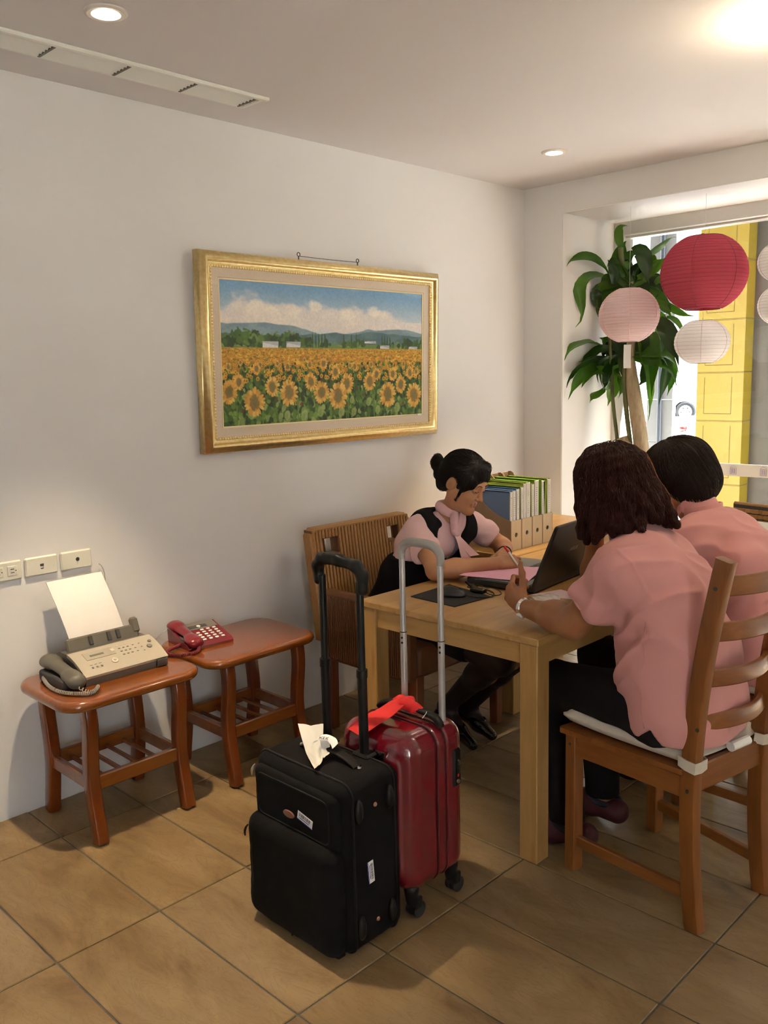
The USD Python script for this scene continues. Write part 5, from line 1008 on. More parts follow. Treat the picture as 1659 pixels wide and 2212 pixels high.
flat_sheet('brown_card', [(2.376, 1.529), (2.55, 1.545), (2.53, 1.655), (2.382, 1.642)], TT+0.006, M['brownfile'], 'brown card folder on the desk edge beside the forearm', 'folder', 0.004)
flat_sheet('mousepad', [(2.228, 1.862), (2.415, 1.850), (2.465, 2.085), (2.240, 2.075)], TT+0.0018, pbr('mousepad_black', (0.012, 0.012, 0.013), 0.85, bump=0.2, bscale=500), 'black rectangular mouse pad at the near end of the desk', 'mouse pad', 0.0034)
ms = Thing('computer_mouse', 'black computer mouse on the black mouse pad', 'mouse', (2.335, 1.965, TT+0.0036), 0.25)
S = SDF().ell((0, 0, 0.006), (0.030, 0.056, 0.030), None, 0.0).plane((0, 0, 0.0), (0, 0, -1)); v, f = S.mesh(0.003); ms.part('shell', (v, f), M['lapblack'], smooth=40)
ms.part('scroll_wheel', moved(cyl((0, 0, -0.004), (0, 0, 0.004), 0.009, 14), rotm([0, 1, 0], PI/2, (0, -0.034, 0.024))), M['rubber']); ms.part('button_seam', tube(spline([(0, -0.052, 0.014), (0, -0.035, 0.0300), (0, -0.01, 0.0362)], 10), 0.0007, 5), M['rubber'])
ms.part('mouse_lead', tube(spline([(2.345, 1.906, TT+0.012), (2.365, 1.87, TT+0.007), (2.41, 1.845, TT+0.004), (2.46, 1.875, TT+0.004), (2.475, 1.935, TT+0.006), (2.45, 1.965, TT+0.010), (2.47, 2.0, TT+0.006), (2.525, 1.985, TT+0.012)], 50), 0.0022, 7), M['rubber'], world=True)
uc = Thing('cable_adapter', 'small black cable adapter with a tangle of thin cord beside the mouse pad', 'cable adapter', (2.435, 1.92, TT))
uc.part('plug', rbox((-0.018, -0.03, 0.004), (0.012, 0.03, 0.018), 0.005, 12), M['blackplastic'], smooth=40); uc.part('prong', moved(bx((-0.005, 0.0, -0.002), (0.005, 0.045, 0.004), 0.001), rotm([1, 0, 0], 0.55, (-0.004, 0.02, 0.012))), M['blackplastic'], smooth=False)
uc.part('cord', tube(spline([(0.0, -0.03, 0.01), (0.0, -0.075, 0.004), (0.04, -0.07, 0.004), (0.055, -0.02, 0.012), (0.07, 0.02, 0.004), (0.045, 0.035, 0.016), (0.06, 0.06, 0.005), (0.10, 0.045, 0.006)], 50), 0.0018, 6), M['rubber'])
# plastic wrapper by the hand
wr = Thing('plastic_wrapper', 'crumpled clear plastic wrapper on the brown card by the resting hand', 'wrapper', (2.44, 1.655, TT+0.013))
u_, v_ = np.meshgrid(np.linspace(-1, 1, 17), np.linspace(-1, 1, 13), indexing='ij'); wq = 0.055*(1-0.55*np.clip(u_, 0, 1)); G = np.stack([0.075*u_+0.01, wq*v_, 0.016*(1-v_**2)*(1-0.6*u_) + 0.012*(fbm(np.stack([u_*3, v_*3, 0*u_], -1), 3, 4)-0.4)], -1)
wr.part('film', sheet(G, 0.0008), MAT('clear_film', {'p': ('principled_bsdf', {'base_color': (0.80, 0.78, 0.76), 'roughness': 0.12}), 't': ('transparent_bsdf', {}), 'm': ('mix_closure', {'fac': 0.55})}, [('t.BSDF', 'm.closure1'), ('p.BSDF', 'm.closure2')], 'm.closure'), smooth=50)
# magazine files with binders
M['plywood'] = wood('birch_ply', (0.66, 0.53, 0.34), (0.60, 0.46, 0.28), 0.55, 'z', 2.0); M['plyside'] = wood('birch_ply_side', (0.42, 0.28, 0.17), (0.36, 0.23, 0.13), 0.6, 'z', 2.0)
FX0, FY, FWD, FD = 3.128, 2.283, 0.0825, 0.255
names = ['blue binder side', 'second from the left', 'third from the left', 'rightmost']
BC = {'blue': pbr('binder_blue', (0.17, 0.27, 0.47), 0.4), 'green': pbr('binder_green', (0.20, 0.38, 0.045), 0.45), 'lime': pbr('binder_lime', (0.38, 0.46, 0.10), 0.45), 'white': pbr('binder_white', (0.80, 0.78, 0.72), 0.5), 'teal': pbr('binder_teal', (0.03, 0.16, 0.30), 0.45)}
for k in range(4):
    mf = Thing('magazine_file', 'pale plywood magazine file with one finger hole, %s of the row of four' % ['leftmost', 'second from left', 'third from left', 'rightmost'][k], 'magazine file', (FX0+k*FWD, FY, TT), 0.0, 'magazine files on the side desk')
    sp = np.vstack([[(0, 0), (FD, 0), (FD, 0.315), (FD-0.015, 0.318)], spline([(FD-0.03, 0.312), (FD-0.06, 0.262), (FD-0.115, 0.195), (0.055, 0.150), (0.0, 0.135)], 16)])
    w = FWD-0.002
    for x in (0.0, w-0.004): mf.part('side', along_x(Polygon(sp), x, x+0.004), M['plyside'], smooth=False)
    fr = sbox(0.004, 0, w-0.004, 0.135).difference(Point(w/2, 0.068).buffer(0.0105)); v, f = extrude(fr, 0.004); mf.part('front', (np.c_[v[:, 0], 0.004-v[:, 2], v[:, 1]], f), M['plywood'], smooth=False)
    mf.part('finger_hole', moved(lathe([(0, -0.0005), (0.0105, -0.0005), (0.0105, 0.001), (0, 0.001)], 20), rotm([1, 0, 0], PI/2, (w/2, 0.0052, 0.068))), M['hole'])
    mf.part('back', bx((0.004, FD-0.004, 0), (w-0.004, FD, 0.313)), M['plyside'], smooth=False); mf.part('bottom', bx((0.004, 0.004, 0.0), (w-0.004, FD-0.004, 0.004)), M['plyside'], smooth=False)
bl = [(0, 0.005, 0.019, 0.262, 'white', 'blue'), (0, 0.027, 0.019, 0.266, 'white', 'blue'), (0, 0.053, 0.021, 0.270, 'white', 'teal'), (1, 0.005, 0.018, 0.275, 'white', 'lime'), (1, 0.026, 0.016, 0.290, 'white', 'lime'), (1, 0.045, 0.030, 0.293, 'white', 'green'), (2, 0.006, 0.018, 0.280, 'white', 'lime'), (2, 0.030, 0.030, 0.296, 'white', 'green'), (3, 0.004, 0.024, 0.289, 'white', 'green'), (3, 0.032, 0.014, 0.287, 'lime', 'green'), (3, 0.050, 0.026, 0.292, 'white', 'lime')]
bn = ['blue-sided binder, first from the left in the magazine files', 'white-spined blue binder, second from the left in the magazine files', 'white-spined teal binder, third from the left in the magazine files', 'lime-topped binder leftmost in the second magazine file', 'lime-topped thin binder in the middle of the second magazine file', 'thick green-topped white binder at right in the second magazine file', 'lime-topped binder alone at left in the third magazine file', 'thick green-topped white binder at right in the third magazine file', 'green-topped white binder leftmost in the last magazine file', 'tilted narrow lime binder in the last magazine file', 'white binder with lime top, rightmost in the last magazine file']
for (k, x, w, hh, sp_, cv_), lab in zip(bl, bn):
    t = Thing('binder', lab, 'binder', (FX0+k*FWD+x, FY+0.008, TT+0.005), 0.0, 'binders in the magazine files'); tl = 0.06 if 'tilted' in lab else 0.0; R = rotm([0, 1, 0], -tl)
    t.part('covers', moved(cat(bx((0, 0.003, 0), (0.0022, 0.232, hh)), bx((w-0.0022, 0.003, 0), (w, 0.232, hh)), bx((0, 0.222, hh-0.004), (w, 0.232, hh)), bx((0.0, 0.01, hh-0.006), (w, 0.225, hh-0.002))), R), BC[cv_], smooth=False)
    t.part('spine', moved(bx((0.0, -0.001, 0.001), (w, 0.004, hh-0.004), 0.001), R), BC[sp_], smooth=False)
    t.part('pages', moved(bx((0.003, 0.006, 0.003), (w-0.003, 0.225, hh-0.007)), R), M['sheet'], smooth=False)
    if w > 0.017: t.part('spine_print', moved(cat(*[bx((w*0.3, -0.0016, z), (w*0.3+w*0.35*q, -0.0009, z+0.003)) for z, q in zip(np.arange(0.15, hh-0.03, 0.009), np.random.default_rng(k*7+int(x*1000)).uniform(0.3, 1, 40))]), R), pbr('print_%d_%d' % (k, int(x*1000)), (0.35, 0.40, 0.33), 0.7), smooth=False)
# ------------------------------------------------------------------ people
def skinmat(name, c, c2): return pbr(name, c, 0.48, var=0.0, color2=c2, vscale=18, bump=0.05, bscale=350, sss=0.12, spec=0.4)
def limb(S, pts, rad, k=0.02):
    for a, b, ra, rb in zip(pts[:-1], pts[1:], rad[:-1], rad[1:]): S.cone(a, b, ra, rb, k)
def hand(S, W, x, z, left, curl, thumb, sc=0.95, spread=0.06):
    """Palm, four fingers of three bones and a thumb. x: towards the knuckles, z: back of the hand; curl: per finger (knuckle, middle, tip) bends; thumb: bone directions in the hand's frame (x, thumb side, back)."""
    x = unit(x); z = unit(z - x*(z @ x)); y = np.cross(z, x)*(-1 if left else 1); W = A(W, float); g = lambda a, b, c: W + sc*(a*x + b*y + c*z)
    tips = []
    K = [(0.080, 0.027), (0.084, 0.009), (0.080, -0.0095), (0.072, -0.027)]; Ls = [(0.043, 0.025, 0.021), (0.047, 0.029, 0.022), (0.044, 0.027, 0.021), (0.035, 0.020, 0.019)]
    for L, o in K: S.cone(g(0.004, o*0.55, 0), g(L, o, 0), 0.0150*sc, 0.0112*sc, 0.010)
    S.cone(g(0.045, 0.02, -0.004), g(0.045, -0.02, -0.004), 0.0115*sc, 0.0115*sc, 0.012); S.cone(g(0.012, 0.014, -0.004), g(0.042, 0.032, -0.010), 0.0135*sc, 0.013*sc, 0.014); S.cone(g(0.01, -0.016, -0.005), g(0.05, -0.027, -0.006), 0.0125*sc, 0.012*sc, 0.012)
    for (L, o), ls, cu, i in zip(K, Ls, curl, range(4)):
        p = g(L, o, 0); a = 0.0; sp = spread*(1.2-i*0.8)
        for l, c, (ra, rb) in zip(ls, cu, ((0.0094, 0.0086), (0.0086, 0.0080), (0.0080, 0.0068))):
            a += c; d = unit(math.cos(a)*(x + sp*y) - math.sin(a)*z); q = p + sc*l*d; S.cone(p, q, ra*sc, rb*sc, 0.0035); p = q
        tips.append((p, d))
    p = g(0.022, 0.024, -0.006)
    for l, d, (ra, rb) in zip((0.044, 0.033, 0.027), thumb, ((0.0135, 0.0112), (0.0112, 0.0098), (0.0098, 0.0078))):
        d = unit(d[0]*x + d[1]*y + d[2]*z); q = p + sc*l*d; S.cone(p, q, ra*sc, rb*sc, 0.008); p = q
    tips.append((p, d)); return tips
def head(S, H, f, u, sc=1.0):
    """Skull and face around H: f forwards, u up. Returns the map from face coordinates (right, forward, up) to the world."""
    f = unit(f); u = unit(u - f*(u @ f)); r = np.cross(f, u); Mh = np.stack([r, f, u], 1); P = lambda a, b, c: A(H) + sc*(Mh @ A([a, b, c])); E = lambda c, q, k=0.02, mode='+': S.ell(P(*c), A(q)*sc, Mh, k, mode)
    E((0, -0.014, 0.036), (0.074, 0.094, 0.084)); E((0, 0.022, -0.032), (0.060, 0.066, 0.078), 0.03)
    for s in (-1, 1):
        S.cone(P(s*0.046, -0.006, -0.050), P(s*0.012, 0.066, -0.097), 0.020*sc, 0.016*sc, 0.03); E((s*0.037, 0.056, -0.030), (0.026, 0.025, 0.024), 0.025)
    E((0, 0.072, -0.100), (0.019, 0.017, 0.014), 0.02); S.cone(P(-0.034, 0.080, 0.026), P(0.034, 0.080, 0.026), 0.012*sc, 0.012*sc, 0.02)
    for s in (-1, 1): E((s*0.031, 0.099, 0.005), (0.019, 0.012, 0.011), 0.014, '-'); E((s*0.031, 0.0755, 0.003), (0.0150, 0.0135, 0.0125), 0.003)
    S.cone(P(0, 0.086, 0.012), P(0, 0.103, -0.028), 0.0065*sc, 0.0095*sc, 0.012); E((0, 0.1035, -0.032), (0.0105, 0.0105, 0.0095), 0.006)
    for s in (-1, 1): E((s*0.0115, 0.0965, -0.0355), (0.0075, 0.0085, 0.0065), 0.005)
    S.cone(P(-0.017, 0.0825, -0.0605), P(0.017, 0.0825, -0.0605), 0.0052*sc, 0.0052*sc, 0.007); S.cone(P(-0.013, 0.0830, -0.0690), P(0.013, 0.0830, -0.0690), 0.0054*sc, 0.0054*sc, 0.006)
    for s in (-1, 1):
        e = Mh @ trimesh.transformations.rotation_matrix(-0.25, [1, 0, 0])[:3, :3] @ trimesh.transformations.rotation_matrix(s*0.35, [0, 0, 1])[:3, :3]
        S.ell(P(s*0.076, -0.016, -0.004), A([0.009, 0.021, 0.033])*sc, e, 0.008); S.ell(P(s*0.084, -0.010, -0.002), A([0.007, 0.011, 0.017])*sc, e, 0.006, '-')
    return P, Mh
def face_parts(t, under, P, Mh, S, lip, dark):
    L = SDF(); L.cone(P(-0.019, 0.0815, -0.0612), P(0, 0.0838, -0.0600), 0.0036, 0.0060, 0.003); L.cone(P(0.019, 0.0815, -0.0612), P(0, 0.0838, -0.0600), 0.0036, 0.0060, 0.003); L.cone(P(-0.0145, 0.0815, -0.0680), P(0, 0.0840, -0.0692), 0.0040, 0.0066, 0.003); L.cone(P(0.0145, 0.0815, -0.0680), P(0, 0.0840, -0.0692), 0.0040, 0.0066, 0.003)
    t.part('lips', L.mesh(0.0016), lip, under=under, world=True, smooth=True)
    def onface(p, o=0.0006):
        q = np.asarray([P(*a) for a in p])
        for _ in range(3): q = q - (S.at(q)-o)[:, None]*S.grad(q)
        return q
    for s in (-1, 1):
        t.part('eyebrow', tube(onface([(s*(0.014+0.034*a), 0.095, 0.0265+0.006*math.sin(a*2.6)) for a in np.linspace(0, 1, 9)]), np.interp(np.linspace(0, 1, 9), [0, .3, 1], [0.0016, 0.0022, 0.0007]), 6), dark, under=under, world=True)
        t.part('eyelashes', tube(onface([(s*(0.017+0.029*a), 0.095, 0.0005-0.0065*math.sin(a*PI)+0.002*a) for a in np.linspace(0, 1, 11)], 0.0009), np.interp(np.linspace(0, 1, 11), [0, .5, 1], [0.0007, 0.0013, 0.0012]), 6), dark, under=under, world=True)
def grow(S, mesh, n, flow, L, steps, seed, wave=0.0, off=0.0015, keep=None):
    """Hair strands that follow the surface of S from random points of the mesh along flow(p)."""
    r = np.random.default_rng(seed); v, f = mesh; a = np.linalg.norm(np.cross(v[f[:, 1]]-v[f[:, 0]], v[f[:, 2]]-v[f[:, 0]]), axis=1); t = r.choice(len(f), n, p=a/a.sum()); w = r.dirichlet((1, 1, 1), n); p = (v[f[t]]*w[..., None]).sum(1)
    if keep is not None: p = p[keep(p)]
    o = off + 0.003*r.random(len(p)); ln = L*r.uniform(0.6, 1.3, len(p))/steps; ph = r.uniform(0, 6.3, len(p)); side = r.normal(size=(len(p), 3)); out = [p]
    for k in range(steps):
        g = S.grad(p); d = flow(p); d = d - g*(d*g).sum(1, keepdims=True); d /= np.linalg.norm(d, axis=1, keepdims=True)+1e-9; b = np.cross(d, g)
        p = p + d*ln[:, None] + b*(wave*np.sin(ph+k*1.5))[:, None]; p = p - ((S.at(p)-o)*np.linspace(0.9, 0.5, steps)[k])[:, None]*g; out.append(p)
    return np.stack(out, 1)
def curves(t, name, P, width, material, under):
    P = (P.reshape(-1, 3) @ t.Mi[:3, :3].T + t.Mi[:3, 3]).reshape(P.shape); path = numbered(under, name); c = UsdGeom.BasisCurves.Define(stage, path); n, m = P.shape[:2]
    c.CreateTypeAttr('linear'); c.CreateCurveVertexCountsAttr(Vt.IntArray.FromNumpy(np.full(n, m, np.int32))); c.CreatePointsAttr(Vt.Vec3fArray.FromNumpy(P.reshape(-1, 3).astype(np.float32)))
    c.CreateWidthsAttr(Vt.FloatArray.FromNumpy(np.tile(np.linspace(1, 0.35, m)*width, n).astype(np.float32))); c.SetWidthsInterpolation('vertex')
    UsdShade.MaterialBindingAPI.Apply(c.GetPrim()).Bind(material); tag(c.GetPrim(), kind='stuff')
def shoe(toe, heel, ht, w, top=0.06, pump=False):
    """Shoe from heel to toe on the floor; points are on the ground."""
    toe, heel = A(toe, float), A(heel, float); d = unit(toe-heel); S = SDF()
    S.cone(heel + (0, 0, w*0.9+ht), heel + 0.5*(toe-heel) + (0, 0, w*0.8+ht*0.5), w*0.85, w*0.82, 0.02); S.cone(heel + 0.5*(toe-heel) + (0, 0, w*0.8+ht*0.5), toe - d*w + (0, 0, w*0.62), w*0.95, w*0.62, 0.03, sx=None); S.plane((0, 0, 0.002), (0, 0, -1))
    return S
def black_cloth(name, c=(0.008, 0.007, 0.008)): return pbr(name, c, 0.85, bump=0.15, bscale=400, spec=0.15)
M['pinkshirt'] = pbr('pink_cotton', (0.62, 0.285, 0.265), 0.9, bump=0.2, bscale=900, bdist=0.0008, spec=0.2, sheen=0.15); M['trouser'] = black_cloth('black_trousers', (0.006, 0.005, 0.006)); M['skin1'] = skinmat('skin_tan', (0.33, 0.145, 0.062), (0.29, 0.115, 0.046)); M['skin2'] = skinmat('skin_light_tan', (0.47, 0.235, 0.12), (0.43, 0.20, 0.095))
M['hair_red'] = pbr('hair_red_brown', (0.030, 0.0065, 0.0035), 0.5, spec=0.18); M['hair_dark'] = pbr('hair_dark_brown', (0.016, 0.0075, 0.0045), 0.48, spec=0.2); M['hair_black'] = pbr('hair_black', (0.009, 0.0055, 0.0045), 0.45, spec=0.22); M['auburn'] = pbr('hair_auburn', (0.30, 0.085, 0.024), 0.5, spec=0.2)
M['lip'] = pbr('lips', (0.40, 0.085, 0.075), 0.45); M['clog'] = pbr('maroon_clog', (0.055, 0.008, 0.014), 0.6, bump=0.2, bscale=200); M['navy'] = pbr('navy_trim', (0.012, 0.014, 0.030), 0.6)

# ---- the woman nearest the camera: sits with her back to us, left forearm on the desk, right hand at her cheek
def woman_front():
    t = Thing('person', 'woman in pink polo shirt nearest the camera, wavy reddish-brown bob, forearm on the desk', 'person', (2.29, 1.10, 0), group=None)
    H = A([2.335, 1.335, 1.150]); f, u = unit([-0.05, 0.93, -0.36]), A([0.05, 0.36, 0.93])
    pel, mid, chest, ub, nb = A([2.285, 1.065, 0.585]), A([2.285, 1.075, 0.715]), A([2.290, 1.125, 0.865]), A([2.300, 1.185, 0.970]), A([2.310, 1.235, 1.035])
    shL, elL, wrL = A([2.145, 1.195, 0.955]), A([2.155, 1.350, 0.778]), A([2.228, 1.575, 0.772]); shR, elR, wrR = A([2.435, 1.275, 0.960]), A([2.625, 1.565, 0.765]), A([2.500, 1.485, 0.975])
    hipL, knL, anL = A([2.205, 1.09, 0.565]), A([2.265, 1.490, 0.535]), A([2.262, 1.425, 0.085]); hipR, knR, anR = A([2.375, 1.09, 0.565]), A([2.545, 1.490, 0.560]), A([2.490, 1.430, 0.085])
    def torso(S, o=0.0, k=0.05):
        S.cone(pel-(0.055, 0, 0), pel+(0.055, 0, 0), 0.128+o, 0.128+o, k); S.cone(mid-(0.05, 0, 0), mid+(0.05, 0, 0), 0.122+o, 0.122+o, k); S.cone(chest-(0.055, 0.01, 0), chest+(0.055, 0.012, 0), 0.118+o, 0.118+o, k); S.cone(ub-(0.06, 0.01, 0), ub+(0.06, 0.02, 0), 0.078+o, 0.078+o, k); S.cone(shL, shR, 0.058+o, 0.058+o, k); return S
    B = torso(SDF()); limb(B, [ub+(0, 0.01, 0.02), nb+(0, 0.02, 0.03), H+(0, -0.025, -0.05)], [0.060, 0.054, 0.052], 0.03)
    P, Mh = head(B, H, f, u); 
    limb(B, [shL, (shL+elL)/2+(-0.004, 0, 0), elL], [0.052, 0.050, 0.041], 0.03); limb(B, [elL, elL+0.35*(wrL-elL)+(0, 0, 0.004), wrL], [0.043, 0.044, 0.027], 0.03)
    limb(B, [shR, (shR+elR)/2, elR], [0.052, 0.048, 0.040], 0.03); limb(B, [elR, elR+0.35*(wrR-elR), wrR], [0.041, 0.041, 0.026], 0.03)
    limb(B, [hipL, knL, anL], [0.085, 0.058, 0.034], 0.03); limb(B, [hipR, knR, anR], [0.085, 0.058, 0.034], 0.03)
    hx = unit(unit(wrL-elL)*0.75 + A([0.05, 0.25, 0.62])); cur = [(0.75, 1.15, 0.7), (0.95, 1.2, 0.7), (1.1, 1.2, 0.7), (1.2, 1.2, 0.7)]
    hand(B, wrL + 0.012*unit(wrL-elL), hx, A([-0.95, 0.35, 0.05]), True, cur, [(0.62, 0.62, -0.25), (0.70, 0.70, -0.05), (0.74, 0.66, 0.05)], 0.98, 0.02)
    hand(B, wrR + 0.01*unit(wrR-elR), unit([-0.55, -0.12, 0.75]), A([0.72, 0.45, 0.5]), False, [(0.5, 0.7, 0.4), (0.6, 0.8, 0.4), (0.7, 0.8, 0.4), (0.8, 0.8, 0.5)], [(0.8, 0.4, -0.2)]*3, 0.95)
    lo, hi = B.bounds(0.02); body = t.part('body', B.mesh(0.0055, lo, hi, fine=[(wrL-(0.07, 0.03, 0.06), wrL+(0.12, 0.16, 0.14), 0.0028), (P(0, 0, 0)-0.125, P(0, 0, 0)+0.125, 0.0038)]), M['skin1'], world=True, smooth=True)
    face_parts(t, body, P, Mh, B, M['lip'], M['hair_dark'])
    # polo shirt: body, two short sleeves, collar; a slit at the left hem
    S = torso(SDF(), 0.012, 0.06); S.cone(pel+(-0.05, -0.02, -0.05), pel+(0.055, -0.02, -0.05), 0.126, 0.126, 0.05); S.cone(mid+(-0.045, 0.05, -0.04), mid+(0.05, 0.05, -0.04), 0.118, 0.122, 0.05)
    for sh, el, e in ((shL, elL, 0.62), (shR, elR, 0.55)):
        q = sh + e*(el-sh); d = unit(el-sh); Sl = SDF(); Sl.cone(sh, q + d*0.05, 0.066, 0.060, 0.04); Sl.plane(q, d, 0.0); m = np.minimum(sh, q)-0.13; x_ = np.maximum(sh, q)+0.13
        S.cone(sh, q - d*0.058, 0.066, 0.063, 0.05); S.box(frame_m(q - d*0.022, d, unit(np.cross(d, [0, 0, 1]))), (0.026, 0.062, 0.062), 0.02, 0.03); S.cone(q-d*0.028, q+d*0.08, 0.050, 0.052, 0.004, '-')
    S.cone(nb+(0, 0.0, -0.01), nb+(0, 0.035, 0.030), 0.066, 0.062, 0.02); S.cone(nb+(0, 0.012, 0.0), nb+(0, 0.06, 0.08), 0.056, 0.056, 0.004, '-')
    S.plane((0, 0, 0.506), (0, 0, -1), 0.004); S.box(frame_m((2.13, 1.072, 0.498), unit([0.05, 0.62, 0.78]), unit([0, -0.78, 0.62])), (0.034, 0.034, 0.10), 0.002, 0.003, '-')
    S.plane((2.29, 1.155, 0.53), unit([0.0, 0.75, -0.66]), 0.01, A([2.0, 1.0, 0.40]), A([2.6, 1.5, 0.66]))
    v, fc = S.mesh(0.0055); n = vnormals(v, fc); a_ = (v - A([2.10, 1.2, 0.84])); diag = v @ A([10, 16, 17.]); fold = creases(v, A([5, 3, -5.]), A([8, 13, 13.]), 6)
    am = (0.006 + 0.010*np.exp(-((v-A([2.16, 1.16, 0.80]))**2).sum(1)/0.03))*(0.35 + 0.65*sm(v[:, 2], 0.52, 0.72)); v = v + n*(fold*2*am)[:, None]
    for sh, el in ((shL, elL), (shR, elR)):                         # raised armhole seams
        d = unit(unit(el-sh)*0.55 + A([np.sign(sh[0]-ub[0]), 0, 0])*0.9); pd = (v-sh) @ d - 0.004; nr_ = np.linalg.norm(v-sh, axis=1) < 0.125; v = v + vnormals(v, fc)*(0.0026*np.exp(-(pd/0.0038)**2)*nr_)[:, None]
    sh_ = t.part('polo_shirt', (v, fc), M['pinkshirt'], world=True, smooth=True)
    for sh, el, e in ((shL, elL, 0.62), (shR, elR, 0.55)):
        q = sh+e*(el-sh); d = unit(el-sh); a = unit(np.cross(d, [0, 0, 1])); b = np.cross(d, a); t.part('sleeve_hem', tube([q - d*0.003 + 0.0585*(math.cos(w)*a + math.sin(w)*b) for w in np.linspace(0, 2*PI, 33)], 0.0042, 6), M['pinkshirt'], under=sh_, world=True, smooth=True)
    def stitched(p):
        q = np.asarray(p, float)
        for _ in range(5): q = q - (S.at(q)-0.001)[:, None]*S.grad(q)
        d = np.linalg.norm(q[:, None]-v[None, ::3], axis=2).argmin(1); return v[::3][d]*0.6 + q*0.4
    t.part('side_seam', tube(stitched([(2.12, 1.10-0.04*(0.82-z), z) for z in np.linspace(0.84, 0.545, 16)]), 0.0014, 5), M['pinkshirt'], under=sh_, world=True, smooth=True)
    # trousers and clogs
    S = SDF(); S.cone(pel-(0.05, -0.02, 0.03), pel+(0.055, 0.02, -0.03), 0.125, 0.125, 0.04)
    for hp, kn, an in ((hipL, knL, anL), (hipR, knR, anR)): limb(S, [hp, kn, an+(0, 0.01, 0.02)], [0.094, 0.068, 0.058], 0.03)
    S.plane((0, 0, 0.095), (0, 0, -1), 0.002); t.part('trousers', relief(S.mesh(0.007), 0.006, A([14, 14, 8.]), 8), M['trouser'], world=True, smooth=True)
    for an, dx in ((anL, -0.02), (anR, 0.03)):
        he, to = A([an[0]-dx*0.5, an[1]-0.055, 0]), A([an[0]+dx, an[1]+0.185, 0]); S = shoe(to, he, 0.015, 0.046); S.cone(an+(0, 0.0, 0.01), an+(0, 0, 0.09), 0.040, 0.044, 0.004, '-')
        s = t.part('clog', S.mesh(0.005), M['clog'], world=True, smooth=True); c = an + A([0, 0.0, -0.005]); t.part('clog_collar', tube([c + A([0.044*math.cos(w), 0.05*math.sin(w), 0.006*math.sin(w)]) for w in np.linspace(0, 2*PI, 29)], 0.010, 7), M['navy'], under=s, world=True, smooth=True)
    # wrist watch
    d = unit(wrL-elL); c = wrL - d*0.004; a = unit(np.cross(d, [0, 0, 1])); b = np.cross(a, d); w = t.part('wrist_watch', sweep([c + 0.0292*(math.cos(q)*a*-1 + math.sin(q)*b) for q in np.linspace(0, 2*PI, 37)], rect(0.0035, 0.013, 0.001), None), M['chrome'], world=True, smooth=40)
    out = unit(-0.75*b - 0.66*a); t.part('watch_case', moved(lathe([(0, -0.003), (0.013, -0.003), (0.0135, 0.003), (0.011, 0.0055), (0, 0.0055)], 24), frame_m(c + out*0.0295, d, z=out)), M['keywhite'], under=w, world=True)
    # hair: full wavy bob
    r = np.cross(f, u); Q = lambda a_, b_, c_: H + a_*r + b_*f + c_*u
    S = SDF(); S.ell(Q(0, -0.018, 0.040), (0.098, 0.112, 0.094), Mh, 0.03); S.ell(Q(0.0, -0.035, -0.040), (0.112, 0.086, 0.085), Mh, 0.05)
    rg = np.random.default_rng(31)                                   # wavy locks from the crown down, flaring at the ends
    for i in range(58):
        fi = -2.15 + 4.3*(i+0.5)/58 + rg.uniform(-.04, .04); ph, ph2, ln = rg.uniform(0, 6.3), rg.uniform(0, 6.3), rg.uniform(0.225, 0.268); pts = []
        for tt in np.linspace(0, 1, 11):
            c = 0.118 - tt*ln; Rh = 0.100*math.sqrt(max(0.05, 1-((c-0.025)/0.105)**2)) if c > 0.025 else 0.100 + (0.025-c)*0.26; Rh *= 1 - 0.25*max(0, math.sin(fi))*tt; Rh += 0.010*tt*math.sin(tt*13+ph) + 0.012*max(0, tt-0.85)/0.15*rg.uniform(-1, 1); g_ = fi + 0.10*tt*math.sin(tt*10+ph2)
            pts.append(Q(Rh*math.sin(g_)*1.04, -Rh*math.cos(g_)*0.98 - 0.012, c))
        rr = np.interp(np.linspace(0, 1, 11), [0, 0.25, 0.75, 1], [0.016, 0.020, 0.0165, 0.007])
        limb(S, pts, rr, 0.007)
    S.ell(Q(0, 0.118, -0.045), (0.064, 0.10, 0.115), Mh, 0.02, '-')
    hm = S.mesh(0.005); v, fc = hm; cr = Q(0.01, -0.03, 0.14); q = v-cr; low = sm(-(v-H) @ u, -0.06, 0.09); v = v + vnormals(v, fc)*((fbm(np.c_[np.arctan2(q @ r, q @ f)*14, np.linalg.norm(q, axis=1)*30, v[:, 2]*22], 3, 3)-0.5)*(0.006+0.014*low))[:, None]
    hp = t.part('hair', (v, fc), M['hair_red'], world=True, smooth=True)
    flow = lambda p: unitrows(p-cr) + A([0, 0, -0.7])
    curves(t, 'hair_strands', grow(S, (v, fc), 6500, flow, 0.085, 10, 1, 0.0042, 0.002), 0.0017, M['hair_red'], hp)
    curves(t, 'hair_highlights', grow(S, (v, fc), 2600, flow, 0.095, 10, 2, 0.004, 0.0035, keep=lambda p: ((p-H) @ r > 0.03)), 0.0018, M['auburn'], hp)
    return t
def creases(v, along, across, seed):
    """Soft cloth folds: noise that is long along one direction, with rounded ridges."""
    n = noise(np.c_[v @ along, v @ across, v @ A([3, -3, 3.])], seed); m = fbm(np.c_[v @ (along*1.7), v @ (across*0.55), v @ A([2, 2, -2.])], 2, seed+5)
    return 0.75*((1-np.abs(2*n-1))**1.5 - 0.45) + 0.9*(m-0.5)
def unitrows(a): return a/(np.linalg.norm(a, axis=1, keepdims=True)+1e-9)

